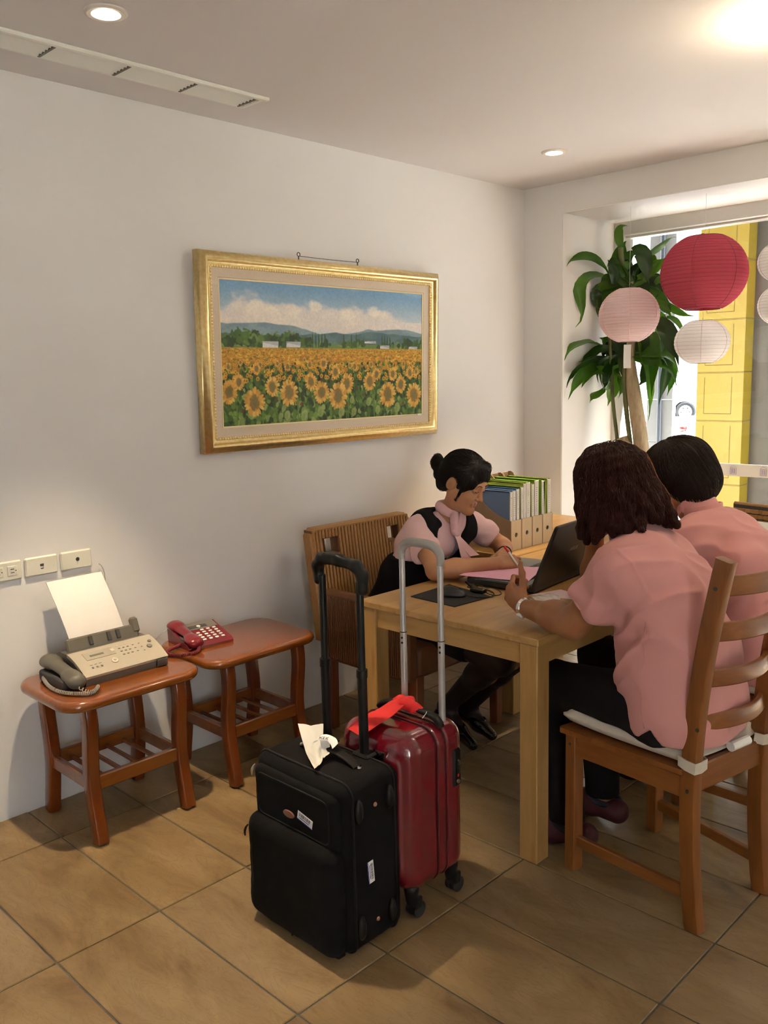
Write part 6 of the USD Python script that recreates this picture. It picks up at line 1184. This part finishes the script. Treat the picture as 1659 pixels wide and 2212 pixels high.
# ---- the farther woman in pink
def woman_far():
    t = Thing('person', 'farther woman in pink polo shirt at the right edge with smooth dark bob', 'person', (2.92, 1.08, 0))
    H = A([2.885, 1.400, 1.132]); f, u = unit([-0.42, 0.82, -0.40]), A([-0.20, 0.30, 0.93])
    pel, mid, chest, ub, nb = A([2.91, 1.05, 0.585]), A([2.90, 1.075, 0.71]), A([2.875, 1.150, 0.845]), A([2.868, 1.225, 0.948]), A([2.870, 1.285, 1.010])
    shL, elL, wrL = A([2.730, 1.265, 0.940]), A([2.70, 1.49, 0.785]), A([2.83, 1.66, 0.775]); shR, elR, wrR = A([3.000, 1.275, 0.935]), A([3.10, 1.50, 0.775]), A([2.98, 1.62, 0.79])
    hipL, knL, anL = A([2.84, 1.06, 0.565]), A([2.83, 1.49, 0.535]), A([2.83, 1.46, 0.085]); hipR, knR, anR = A([3.0, 1.06, 0.565]), A([3.02, 1.49, 0.535]), A([3.02, 1.46, 0.085])
    def torso(S, o=0.0, k=0.05):
        for c, w, r_ in ((pel, 0.06, 0.13), (mid, 0.055, 0.122), (chest, 0.058, 0.112), (ub, 0.06, 0.074)): S.cone(c-(w, 0, 0), c+(w, 0, 0), r_+o, r_+o, k)
        S.cone(shL, shR, 0.058+o, 0.058+o, k); return S
    B = torso(SDF()); limb(B, [ub+(0, 0.01, 0.02), nb+(0, 0.03, 0.02), H+(0.01, -0.03, -0.05)], [0.060, 0.054, 0.052], 0.03); P, Mh = head(B, H, f, u)
    for s_, e_, w_ in ((shL, elL, wrL), (shR, elR, wrR)): limb(B, [s_, (s_+e_)/2, e_], [0.052, 0.049, 0.040], 0.03); limb(B, [e_, e_+0.35*(w_-e_), w_], [0.041, 0.042, 0.026], 0.03)
    for a, b, c in ((hipL, knL, anL), (hipR, knR, anR)): limb(B, [a, b, c], [0.085, 0.058, 0.034], 0.03)
    hand(B, wrL, unit([0.7, 0.7, 0.0]), A([0, 0, 1.0]), True, [(0.3, 0.5, 0.3)]*4, [(0.7, 0.6, -0.2)]*3, 0.95); hand(B, wrR, unit([-0.7, 0.7, 0.0]), A([0, 0, 1.0]), False, [(0.3, 0.5, 0.3)]*4, [(0.7, 0.6, -0.2)]*3, 0.95)
    lo, hi = B.bounds(0.02); body = t.part('body', B.mesh(0.006, lo, hi, fine=[(P(0, 0, 0)-0.125, P(0, 0, 0)+0.125, 0.0038)]), M['skin1'], world=True, smooth=True); face_parts(t, body, P, Mh, B, M['lip'], M['hair_dark'])
    S = torso(SDF(), 0.012, 0.06); S.cone(pel+(-0.055, -0.02, -0.05), pel+(0.055, -0.02, -0.05), 0.128, 0.128, 0.05)
    for sh, el in ((shL, elL), (shR, elR)):
        e = 0.6; q = sh+e*(el-sh); d = unit(el-sh); S.cone(sh, q-d*0.055, 0.066, 0.063, 0.05); S.box(frame_m(q-d*0.022, d, unit(np.cross(d, [0, 0, 1]))), (0.026, 0.062, 0.062), 0.02, 0.03); S.cone(q-d*0.028, q+d*0.08, 0.050, 0.052, 0.004, '-')
    S.cone(nb+(0.0, -0.01, -0.012), nb+(0, 0.03, 0.036), 0.070, 0.064, 0.02); S.cone(nb+(0, 0.012, 0.0), nb+(0, 0.06, 0.08), 0.056, 0.056, 0.004, '-'); S.plane((0, 0, 0.506), (0, 0, -1), 0.004)
    v, fc = S.mesh(0.006); n = vnormals(v, fc); fold = creases(v, A([5, 3, -5.]), A([8, 13, 13.]), 16); am = 0.006 + 0.012*np.exp(-((v-A([2.77, 1.20, 0.82]))**2).sum(1)/0.03); v = v + n*(fold*2*am)[:, None]
    sh_ = t.part('polo_shirt', (v, fc), M['pinkshirt'], world=True, smooth=True); q0 = nb + A([0, 0.008, 0.022])
    t.part('collar', sweep([q0 + A([0.070*math.cos(w), 0.062*math.sin(w), 0.012*math.sin(w)*-1]) for w in np.linspace(-PI*1.3, PI*0.3, 31)], rect(0.034, 0.006, 0.002), (0, 0.15, 1)), M['pinkshirt'], under=sh_, world=True, smooth=50)
    S = SDF(); S.cone(pel-(0.05, -0.02, 0.03), pel+(0.055, 0.02, -0.03), 0.125, 0.125, 0.04)
    for hp, kn, an in ((hipL, knL, anL), (hipR, knR, anR)): limb(S, [hp, kn, an+(0, 0.01, 0.02)], [0.094, 0.068, 0.058], 0.03)
    S.plane((0, 0, 0.095), (0, 0, -1), 0.002); t.part('trousers', S.mesh(0.008), M['trouser'], world=True, smooth=True)
    for an in (anL, anR):
        S = shoe((an[0], an[1]+0.185, 0), (an[0], an[1]-0.055, 0), 0.015, 0.046); S.cone(an+(0, 0, 0.01), an+(0, 0, 0.09), 0.040, 0.044, 0.004, '-'); t.part('shoe', S.mesh(0.006), M['blackplastic'], world=True, smooth=True)
    r = np.cross(f, unit(u - f*(u @ f))); uu = np.cross(r, f); Q = lambda a_, b_, c_: H + a_*r + b_*f + c_*uu
    S = SDF(); S.ell(Q(0, -0.02, 0.042), (0.100, 0.122, 0.096), Mh, 0.03); S.ell(Q(0.0, -0.052, -0.035), (0.112, 0.092, 0.082), Mh, 0.05)
    for s in (-1, 1): S.ell(Q(s*0.074, -0.012 if s > 0 else -0.036, -0.070), (0.036, 0.050 if s > 0 else 0.040, 0.084), Mh, 0.03)
    S.ell(Q(0, 0.125, -0.045), (0.075, 0.105, 0.115), Mh, 0.02, '-'); S.ell(Q(-0.108, 0.050, -0.035), (0.042, 0.052, 0.062), Mh, 0.012, '-'); S.ell(Q(0, 0.0, -0.165), (0.05, 0.06, 0.075), Mh, 0.02, '-')
    v, fc = S.mesh(0.0055); cr = Q(0, -0.02, 0.14); q = v-cr; v = v + vnormals(v, fc)*((fbm(np.c_[np.arctan2(q @ r, q @ f)*9, np.linalg.norm(q, axis=1)*9, v[:, 2]*6], 3, 5)-0.5)*0.014)[:, None]
    hp = t.part('hair', (v, fc), M['hair_dark'], world=True, smooth=True); curves(t, 'hair_strands', grow(S, (v, fc), 4200, lambda p: unitrows(p-cr) + 0.5*(-uu), 0.10, 8, 4, 0.0008, 0.0015), 0.0018, M['hair_dark'], hp)
    return t

# ---- the receptionist: dark waistcoat over a pink blouse, writing
def receptionist():
    t = Thing('person', 'young woman in black waistcoat writing at the desk, dark hair in a bun', 'person', (2.67, 2.45, 0))
    H = A([2.704, 2.203, 1.082]); f, u = unit([0.12, -0.92, -0.42]), A([0.08, -0.30, 0.95])
    pel, mid, chest, ub, nb = A([2.665, 2.475, 0.545]), A([2.655, 2.440, 0.68]), A([2.668, 2.365, 0.815]), A([2.698, 2.318, 0.895]), A([2.708, 2.283, 0.952])
    ax = unit([0.965, -0.26, 0]); shR, elR, wrR = ub - 0.120*ax + (0, 0, -0.006), A([2.472, 2.160, 0.768]), A([2.668, 2.012, 0.785]); shL, elL, wrL = ub + 0.150*ax + (0, 0, -0.002), A([2.955, 2.200, 0.785]), A([2.832, 2.100, 0.788])
    hipR, knR, anR = A([2.60, 2.40, 0.525]), A([2.610, 1.955, 0.420]), A([2.690, 2.300, 0.125]); hipL, knL, anL = A([2.735, 2.40, 0.525]), A([2.700, 1.925, 0.430]), A([2.785, 2.265, 0.105])
    def torso(S, o=0.0, k=0.05):
        for c, w, r_ in ((pel, 0.06, 0.112), (mid, 0.045, 0.092), (chest, 0.052, 0.092), (ub, 0.062, 0.058)): S.cone(c-ax*w, c+ax*w, r_+o, r_+o, k)
        for s in (-1, 1): S.ell(chest + ax*s*0.055 + A([-0.02, -0.072, 0.012]), A([0.045, 0.040, 0.045])+o, None, 0.04)
        S.cone(shR, shL, 0.046+o, 0.046+o, k); return S
    B = torso(SDF()); limb(B, [ub+(0, 0.0, 0.02), nb, H+(-0.012, 0.025, -0.055)], [0.050, 0.043, 0.042], 0.025); P, Mh = head(B, H, f, u, 0.925)
    limb(B, [shR, (shR+elR)/2, elR], [0.043, 0.039, 0.033], 0.02); limb(B, [elR, elR+0.33*(wrR-elR), wrR], [0.035, 0.037, 0.0235], 0.02); limb(B, [shL, (shL+elL)/2, elL], [0.043, 0.039, 0.033], 0.02); limb(B, [elL, elL+0.33*(wrL-elL), wrL], [0.035, 0.036, 0.0235], 0.02)
    for a, b, c, s in ((hipR, knR, anR, -1), (hipL, knL, anL, 1)): cf = b + 0.32*(c-b) + A([0, 0.02, 0.0]); limb(B, [a, b], [0.078, 0.054], 0.03); limb(B, [b, cf, c], [0.050, 0.049, 0.031], 0.03)
    tR = hand(B, wrR + 0.008*unit(wrR-elR), unit([0.93, -0.33, -0.06]), A([-0.22, -0.62, 0.75]), False, [(0.40, 0.62, 0.40), (0.55, 0.78, 0.45), (0.72, 0.88, 0.45), (0.85, 0.92, 0.45)], [(0.80, 0.35, -0.45), (0.93, -0.05, -0.35), (0.95, -0.2, -0.25)], 0.93, 0.03)
    hand(B, wrL + 0.006*unit(wrL-elL), unit([-0.78, -0.60, -0.10]), A([0.05, -0.25, 0.96]), True, [(0.35, 0.55, 0.35), (0.40, 0.6, 0.35), (0.45, 0.6, 0.35), (0.5, 0.6, 0.35)], [(0.75, 0.55, -0.25), (0.9, 0.25, -0.2), (0.95, 0.1, -0.15)], 0.9, 0.05)
    lo, hi = B.bounds(0.02); body = t.part('body', B.mesh(0.0055, lo, hi, fine=[(H-0.135, H+0.135, 0.0022), (wrR-(0.03, 0.12, 0.07), wrR+(0.17, 0.07, 0.07), 0.0026), (wrL-(0.16, 0.13, 0.07), wrL+(0.035, 0.06, 0.06), 0.0028)]), M['skin2'], world=True, smooth=True)
    face_parts(t, body, P, Mh, B, M['lip'], M['hair_black'])
    # blouse with short puffed sleeves
    blouse = pbr('pale_pink_blouse', (0.76, 0.50, 0.50), 0.8, bump=0.15, bscale=500, spec=0.2)
    S = torso(SDF(), 0.006, 0.05)
    for sh, el, e in ((shR, elR, 0.60), (shL, elL, 0.60)):
        q = sh+e*(el-sh); d = unit(el-sh); S.cone(sh+d*0.035, q-d*0.045, 0.050, 0.056, 0.02); S.box(frame_m(q-d*0.020, d, unit(np.cross(d, [0, 0, 1]))), (0.026, 0.052, 0.052), 0.02, 0.025); S.cone(q-d*0.028, q+d*0.08, 0.042, 0.045, 0.004, '-')
    S.plane(mid-(0, 0, 0.06), (0, 0, -1), 0.004); S.cone(nb+(0, -0.012, 0.0), nb+(0.005, -0.02, 0.1), 0.050, 0.058, 0.006, '-')
    v, fc = S.mesh(0.005); n = vnormals(v, fc); v = v + n*((fbm(np.c_[v @ A([9, 6, -5.]), v @ A([16, 18, 22.]), v @ A([4, -3, 4.])], 3, 6)-0.5)*0.011)[:, None]; bl_ = t.part('blouse', (v, fc), blouse, world=True, smooth=True)
    # waistcoat: V opening in front, wide arm holes
    S = torso(SDF(), 0.0195, 0.05)
    fw = unit(np.cross(ax, [0, 0, -1.0])); fw = fw if fw[1] < 0 else -fw
    for s in (-1, 1): S.plane(ub + ax*(0.136 if s > 0 else -0.118), unit(ax*s + A([0, 0, 0.18])), 0.012, A([2.3, 2.0, 0.775]), A([3.1, 2.7, 1.1]))
    vb = chest + fw*0.10 + A([0, 0, -0.055]); V0 = ub + fw*0.10 + (0, 0, 0.05)
    for k in np.linspace(0, 1, 9): S.cone(vb + k*(V0-vb) - fw*0.06 - ax*(0.046*k), vb + k*(V0-vb) - fw*0.06 + ax*(0.046*k), 0.012+0.014*k, 0.012+0.014*k, 0.012, '-'); S.cone(vb + k*(V0-vb) + fw*0.02 - ax*(0.046*k), vb + k*(V0-vb) + fw*0.02 + ax*(0.046*k), 0.03+0.016*k, 0.03+0.016*k, 0.012, '-')
    S.cone(nb-(0, 0.004, 0.035), nb+(0, -0.02, 0.10), 0.062, 0.072, 0.014, '-'); S.plane(pel-(0, 0, 0.02), (0, 0, -1), 0.004)
    t.part('waistcoat', relief(S.mesh(0.005), 0.003, A([12, 12, 9.]), 12), black_cloth('black_waistcoat', (0.007, 0.0065, 0.008)), world=True, smooth=True)
    # skirt, stockings, shoes
    S = SDF(); S.cone(pel-ax*0.055, pel+ax*0.055, 0.122, 0.122, 0.04); limb(S, [hipR, hipR+0.62*(knR-hipR)], [0.094, 0.078], 0.05); limb(S, [hipL, hipL+0.62*(knL-hipL)], [0.094, 0.078], 0.06)
    q = (hipR+hipL)/2 + 0.70*((knR+knL)-(hipR+hipL))/2; S.plane(q, unit((knR+knL)-(hipR+hipL)), 0.004); t.part('skirt', S.mesh(0.007), black_cloth('black_skirt'), world=True, smooth=True)
    for a, b, c in ((hipR, knR, anR), (hipL, knL, anL)):
        cf = b + 0.32*(c-b) + A([0, 0.02, 0.0]); S = SDF(); limb(S, [a+0.35*(b-a), b], [0.0725, 0.0565], 0.03); limb(S, [b, cf, c], [0.0525, 0.0515, 0.0335], 0.03); to = A([2.632 if b is knR else 2.765, 2.085, 0.0]); he = A([c[0]-0.005, c[1]+0.035, 0.0])
        S.cone(c, (to*0.55+he*0.45)+(0, 0, 0.045), 0.033, 0.029, 0.03); t.part('stocking', S.mesh(0.006), pbr('sheer_stocking', (0.018, 0.011, 0.011), 0.5, spec=0.3) if b is knR else '/World/Looks/sheer_stocking', world=True, smooth=True)
        S = shoe(to, he, 0.050, 0.034); S.cone(c+(0.0, -0.02, 0.0), c*0.5+to*0.5+(0, 0, 0.045), 0.036, 0.030, 0.004, '-'); t.part('shoe', S.mesh(0.0045), pbr('black_patent', (0.008, 0.008, 0.009), 0.12, coat=0.8) if b is knR else '/World/Looks/black_patent', world=True, smooth=True)
    # neck scarf: collar roll, knot, hanging tail
    sc = pbr('pink_satin_scarf', (0.78, 0.48, 0.48), 0.55, spec=0.4, bump=0.05, bscale=80)
    c0 = nb + A([0.004, -0.006, 0.006]); kn = ub + fw*0.098 + A([0.0, 0, -0.012])
    ring_ = [c0 + 0.056*math.cos(a)*ax + 0.052*math.sin(a)*fw + A([0, 0, 0.024 - 0.026*max(0, math.sin(a))]) for a in np.linspace(PI*0.62, PI*2.38, 26)]
    s1 = t.part('neck_scarf', sweep(np.array([kn - ax*0.004] + ring_ + [kn + ax*0.004]), circ(1.0, 12), None, np.c_[np.full(28, 0.012), np.full(28, 0.021)]), sc, world=True, smooth=True)
    t.part('scarf_knot', relief(SDF().ell(kn, (0.019, 0.017, 0.020), None).mesh(0.003), 0.004, 55., 2), sc, under=s1, world=True, smooth=True)
    for dx, L, sd in ((0.030, 0.120, 3), (0.055, 0.10, 5)):
        tail = [kn + A([0.0, 0, -0.008]), kn + fw*0.020 + ax*dx*0.4 + A([0, 0, -0.045]), kn + fw*0.022 + ax*dx*0.9 + A([0, 0, -L*0.75]), kn + fw*0.030 + ax*dx*1.3 + A([0, 0, -L])]
        t.part('scarf_tail', ribbon(tail, [ax*0.022, ax*0.034, ax*0.042, ax*0.046], 20, 0.002, sd, 0.003), sc, under=s1, world=True, smooth=60)
    t.part('blouse_front', ribbon([kn+fw*0.004+(0, 0, -0.01), kn+fw*0.008+(0, 0, -0.06), vb+fw*0.000+(0, 0, 0.0)], [ax*0.03, ax*0.022, ax*0.006], 14, 0.002, 8, 0.002), pbr('violet_grey_cloth', (0.20, 0.17, 0.26), 0.8), world=True, smooth=60)
    # bracelet: a black hair tie on the left wrist
    d = unit(wrL-elL); a = unit(np.cross(d, [0, 0, 1])); b = np.cross(a, d); t.part('wrist_band', tube([wrL + d*0.004 + 0.0275*(math.cos(q)*a + math.sin(q)*b) for q in np.linspace(0, 2*PI, 33)], 0.0026, 7), M['rubber'], world=True, smooth=True)
    # hair: swept fringe, pulled back into a small bun
    r = Mh[:, 0]; uu = Mh[:, 2]; ff = Mh[:, 1]
    S = SDF(); S.ell(P(0, -0.018, 0.040), (0.081, 0.098, 0.090), Mh, 0.02); S.ell(P(0, -0.060, -0.005), (0.070, 0.060, 0.062), Mh, 0.03)
    S.ell(P(0, 0.118, -0.035), (0.076, 0.088, 0.082), Mh, 0.012, '-'); 
    for s in (-1, 1): S.ell(P(s*0.085, -0.010, -0.012), (0.022, 0.026, 0.036), Mh, 0.008, '-')
    S.ell(P(0, -0.02, -0.11), (0.08, 0.10, 0.075), Mh, 0.01, '-')
    S.cone(P(-0.020, 0.050, 0.098), P(0.058, 0.056, 0.040), 0.018, 0.014, 0.02); S.cone(P(0.058, 0.060, 0.040), P(0.069, 0.042, -0.002), 0.015, 0.010, 0.015); S.cone(P(-0.030, 0.058, 0.098), P(-0.060, 0.060, 0.050), 0.015, 0.009, 0.02); S.cone(P(-0.060, 0.060, 0.050), P(-0.071, 0.040, -0.01), 0.009, 0.006, 0.012); S.cone(P(0.010, 0.060, 0.080), P(0.054, 0.067, 0.022), 0.013, 0.008, 0.015)
    S.cone(P(0.070, 0.036, -0.006), P(0.066, 0.030, -0.060), 0.0045, 0.0012, 0.006)
    S.cone(P(0, -0.090, 0.004), P(0, -0.135, 0.006), 0.040, 0.024, 0.02); S.ell(P(0.004, -0.160, 0.016), (0.026, 0.024, 0.028), Mh, 0.014); S.ell(P(-0.004, -0.170, 0.034), (0.020, 0.018, 0.019), Mh, 0.010); S.ell(P(0.0, -0.125, -0.026), (0.022, 0.022, 0.020), Mh, 0.012); S.ell(P(0.0, -0.082, -0.045), (0.040, 0.028, 0.036), Mh, 0.02)
    v, fc = S.mesh(0.0035); cr = P(0.03, 0.06, 0.12); q = v-cr; v = v + vnormals(v, fc)*((fbm(np.c_[np.arctan2(q @ r, q @ uu)*8, np.linalg.norm(q, axis=1)*10, v[:, 2]*6], 3, 5)-0.5)*0.006)[:, None]
    hp = t.part('hair', (v, fc), M['hair_black'], world=True, smooth=True); bun = P(0, -0.13, 0.03)
    def flow(p):
        w = sm((p-H) @ ff, 0.0, 0.05)[:, None]; return unitrows(bun-p)*(1-w) + w*(unitrows(p-cr) - 0.6*uu)
    curves(t, 'hair_strands', grow(S, (v, fc), 3200, flow, 0.06, 7, 4, 0.0006, 0.0008), 0.0011, M['hair_black'], hp)
    pen = Thing('pen', 'white ballpoint pen with a red cap held in the writing hand', 'pen', tuple(tR[0][0]))
    tip = A([2.705, 1.925, TT+0.037]); pa = unit(A([2.752, 2.045, 0.838])-tip); pen.part('barrel', tube([tip+pa*0.010, tip+pa*0.105], 0.0040, 12), M['keywhite'], world=True); pen.part('cap', tube([tip+pa*0.105, tip+pa*0.140], 0.0046, 12), M['scarf'], world=True); pen.part('nib', cyl(tip, tip+pa*0.012, 0.0008, 10, 0.0036), M['chrome'], world=True)
    return t
woman_front(); woman_far(); receptionist()
# ------------------------------------------------------------------ outside the glass
M['pave'] = pbr('pavement', (0.74, 0.72, 0.69), 0.8, var=0.12, vscale=3); M['road'] = pbr('asphalt', (0.42, 0.42, 0.42), 0.85, var=0.15, vscale=4)
structure('ground', cat(bx((XG+0.1, -20, -0.2), (5.65, 24, -0.01)), bx((-14, -20, -0.2), (XG+0.1, YR-0.14, -0.01))), M['pave'], 'pale pavement outside the glass front')
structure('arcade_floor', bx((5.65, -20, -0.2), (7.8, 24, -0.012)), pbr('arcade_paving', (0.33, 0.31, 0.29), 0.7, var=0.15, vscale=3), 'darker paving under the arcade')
structure('road', bx((7.8, -60, -0.25), (60, 90, -0.03)), M['road'], 'sunlit road beyond the pavement')
M['frontgrey'] = pbr('front_grey', (0.16, 0.15, 0.145), 0.8)
structure('arcade_roof', bx((5.95, -20, 3.2), (8.1, 24, 3.4)), M['frontgrey'], 'concrete roof of the arcade carried by the yellow column')
structure('building_front', cat(bx((XG+0.12, -20, CEIL-0.1), (XG+0.3, 24, 3.3)), bx((XG+0.1, WY+0.14, -0.1), (XG+0.3, 24, 3.3)), bx((XB-0.3, -3.2, CEIL+0.12), (XG+0.3, 24, 9.0))), M['frontgrey'], 'upper storeys of this building')
M['yellow'] = pbr('yellow_paint', (0.24, 0.163, 0.008), 0.5, var=0.06, vscale=3); M['groove'] = pbr('groove_dark', (0.16, 0.11, 0.03), 0.8)
YC0, YC1, XC = 2.565, 2.912, 6.30
co = Thing('yellow_column', 'yellow panelled square column standing outside the glass', 'column', (XC, YC0, -0.01))
wC = YC1-YC0; DC = 0.16
zs = [0.0, 0.30, 0.68, 1.146, 1.497, 1.872, 2.28, 2.72, 3.205]
co.part('core', bx((0.003, 0.003, 0), (DC-0.003, wC-0.003, 3.205)), M['groove'], smooth=False)
for k in range(len(zs)-1):
    z0, z1 = zs[k]+0.004, zs[k+1]-0.004
    co.part('panel', bx((0.0, 0.0, z0), (DC, wC, z1), 0.003), M['yellow'], smooth=False)
    i0, i1 = 0.085, wC-0.06; 
    if 2 <= k <= 6: co.part('inlay_line', cat(bx((-0.0012, i0-0.002, z0+0.05), (0.001, i0+0.002, z1-0.03)), bx((-0.0012, i1-0.002, z0+0.05), (0.001, i1+0.002, z1-0.03)), bx((-0.0012, i0, z0+0.047), (0.001, i1, z0+0.052))), pbr('inlay_%d' % k, (0.10, 0.065, 0.008), 0.8), smooth=False)
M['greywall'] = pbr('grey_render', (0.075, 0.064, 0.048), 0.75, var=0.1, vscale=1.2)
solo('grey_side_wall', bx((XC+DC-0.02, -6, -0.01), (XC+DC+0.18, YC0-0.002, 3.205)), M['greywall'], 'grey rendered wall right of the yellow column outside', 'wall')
M['pillar'] = pbr('pillar_grey', (0.17, 0.175, 0.17), 0.6, var=0.1, vscale=30)
gp = Thing('grey_pillar', 'light grey stone-clad pillar outside behind the plant leaves', 'pillar', (8.2, 4.03, -0.03))
for k in range(9): gp.part('stone_panel', bx((0, 0, k*0.42+0.003), (0.07, 0.275, k*0.42+0.417), 0.003), M['pillar'], smooth=False)
solo('drain_pipe', tube([(8.165, 4.15, -0.03), (8.165, 4.15, 3.75)], 0.024, 12), pbr('pipe_grey', (0.022, 0.028, 0.040), 0.4), 'dark blue-grey drain pipe running up the grey pillar outside', 'pipe')
M['facade'] = pbr('white_facade', (0.86, 0.86, 0.84), 0.7); M['winglass'] = pbr('far_window', (0.25, 0.32, 0.38), 0.1)
bd = Thing('street_building', 'sunlit white building across the street', 'building', (32, 0, 0))
bd.part('wall', bx((0, -20, -0.1), (6, 70, 14)), M['facade'], smooth=False)
for z in (1.0, 4.4, 7.8):
    for y in np.arange(-6, 60, 3.6): bd.part('window', bx((-0.03, y, z), (0.02, y+1.7, z+1.7)), M['winglass'], smooth=False)
# cars
M['carwhite'] = pbr('car_white', (0.86, 0.86, 0.86), 0.25, coat=0.6); M['tyre'] = pbr('tyre', (0.012, 0.0125, 0.014), 0.9, spec=0.1); M['hub'] = pbr('hub_silver', (0.5, 0.5, 0.52), 0.4); M['lampred'] = pbr('tail_lamp', (0.20, 0.006, 0.005), 0.2, coat=0.3); M['carglass'] = pbr('car_glass', (0.03, 0.05, 0.045), 0.2); M['bumper'] = pbr('bumper_dark', (0.08, 0.08, 0.09), 0.6)
def car(loc, rz, label, L, Hh, prof, glass, wr, wx):
    t = Thing('parked_car', label, 'car', loc, rz); Wd = 1.66
    P = Polygon(prof)
    for x in wx: P = P.difference(Point(x, wr).buffer(wr*1.14))
    body = extrude(P, Wd); Q = np.eye(4); Q[:3, :3] = A([[1, 0, 0], [0, 0, -1], [0, 1, 0]]).T @ np.eye(3); v, f = body
    v = np.c_[v[:, 0], v[:, 2]-Wd/2, v[:, 1]]; nrm = np.abs(v[:, 1]) > 0; v[:, 1] *= 1 - 0.16*sm(v[:, 2], Hh*0.55, Hh); f = f[:, ::-1]
    b = t.part('body', (v, f), M['carwhite'], smooth=False)
    for s in (-1, 1):
        for g in glass:
            gv, gf = extrude(Polygon(g), 0.012); yy = s*(Wd/2*(1 - 0.16*sm(gv[:, 1], Hh*0.55, Hh)) + 0.004) + (gv[:, 2]-0.006); t.part('side_window', (np.c_[gv[:, 0], yy, gv[:, 1]], gf[:, ::-1]), M['carglass'], smooth=False)
        for x in wx:
            y = s*(Wd/2-0.09)
            w = t.part('wheel', moved(lathe([(0, -0.09), (wr*0.62, -0.09), (wr*0.9, -0.10), (wr, -0.07), (wr, 0.07), (wr*0.9, 0.10), (wr*0.64, 0.085), (0.0, 0.05)], 36), rotm([1, 0, 0], -s*PI/2, (x, y, wr))), M['tyre'])
            hub = [lathe([(0, 0.07), (wr*0.15, 0.10), (wr*0.5, 0.095), (wr*0.62, 0.10), (wr*0.66, 0.09), (wr*0.62, 0.06), (0, 0.05)], 36)]
            t.part('hub_cap', moved(cat(*hub), rotm([1, 0, 0], -s*PI/2, (x, y, wr))), M['hub'], under=w)
            t.part('hub_holes', moved(cat(*[moved(lathe([(0, 0.098), (wr*0.06, 0.101), (wr*0.07, 0.09), (0, 0.09)], 10), rotm([0, 0, 1], 0, (wr*0.42*math.cos(a), wr*0.42*math.sin(a), 0.002))) for a in np.arange(6)*PI/3]), rotm([1, 0, 0], -s*PI/2, (x, y, wr))), M['tyre'], under=w)
    return t, Wd
sed = [(0, 0.22), (0.02, 0.55), (0.1, 0.78), (0.55, 0.92), (0.95, 0.98), (1.55, 1.40), (1.9, 1.46), (2.9, 1.44), (3.35, 1.36), (3.85, 0.98), (4.2, 0.92), (4.28, 0.7), (4.28, 0.35), (4.2, 0.22)]
car((26.73, 12.13, -0.03), 2.36, 'white car far across the road with one silver wheel in view', 4.3, 1.46, sed, [[(1.3, 1.0), (1.68, 1.35), (2.2, 1.38), (2.2, 1.0)], [(2.26, 1.0), (2.26, 1.38), (2.95, 1.36), (3.4, 1.02)]], 0.31, (0.85, 3.45))
c2, Wd = car((10.1, 5.12, -0.03), -0.78, 'nearer white car with a red tail lamp behind the column', 4.2, 1.4, [(0, 0.25), (0.0, 0.65), (0.05, 0.93), (0.75, 0.955), (1.3, 1.33), (1.7, 1.40), (2.6, 1.38), (3.2, 1.0), (3.95, 0.9), (4.1, 0.7), (4.1, 0.25)], [[(0.98, 0.99), (1.4, 1.30), (1.9, 1.33), (1.9, 0.98)], [(1.96, 0.98), (1.96, 1.33), (2.5, 1.31), (2.95, 0.99)]], 0.30, (0.75, 3.2))
for s in (-1, 1): c2.part('tail_lamp', SDF().ell((0.02, s*(Wd/2-0.13), 0.885), (0.05, 0.10, 0.05)).mesh(0.008), M['lampred'], smooth=True)
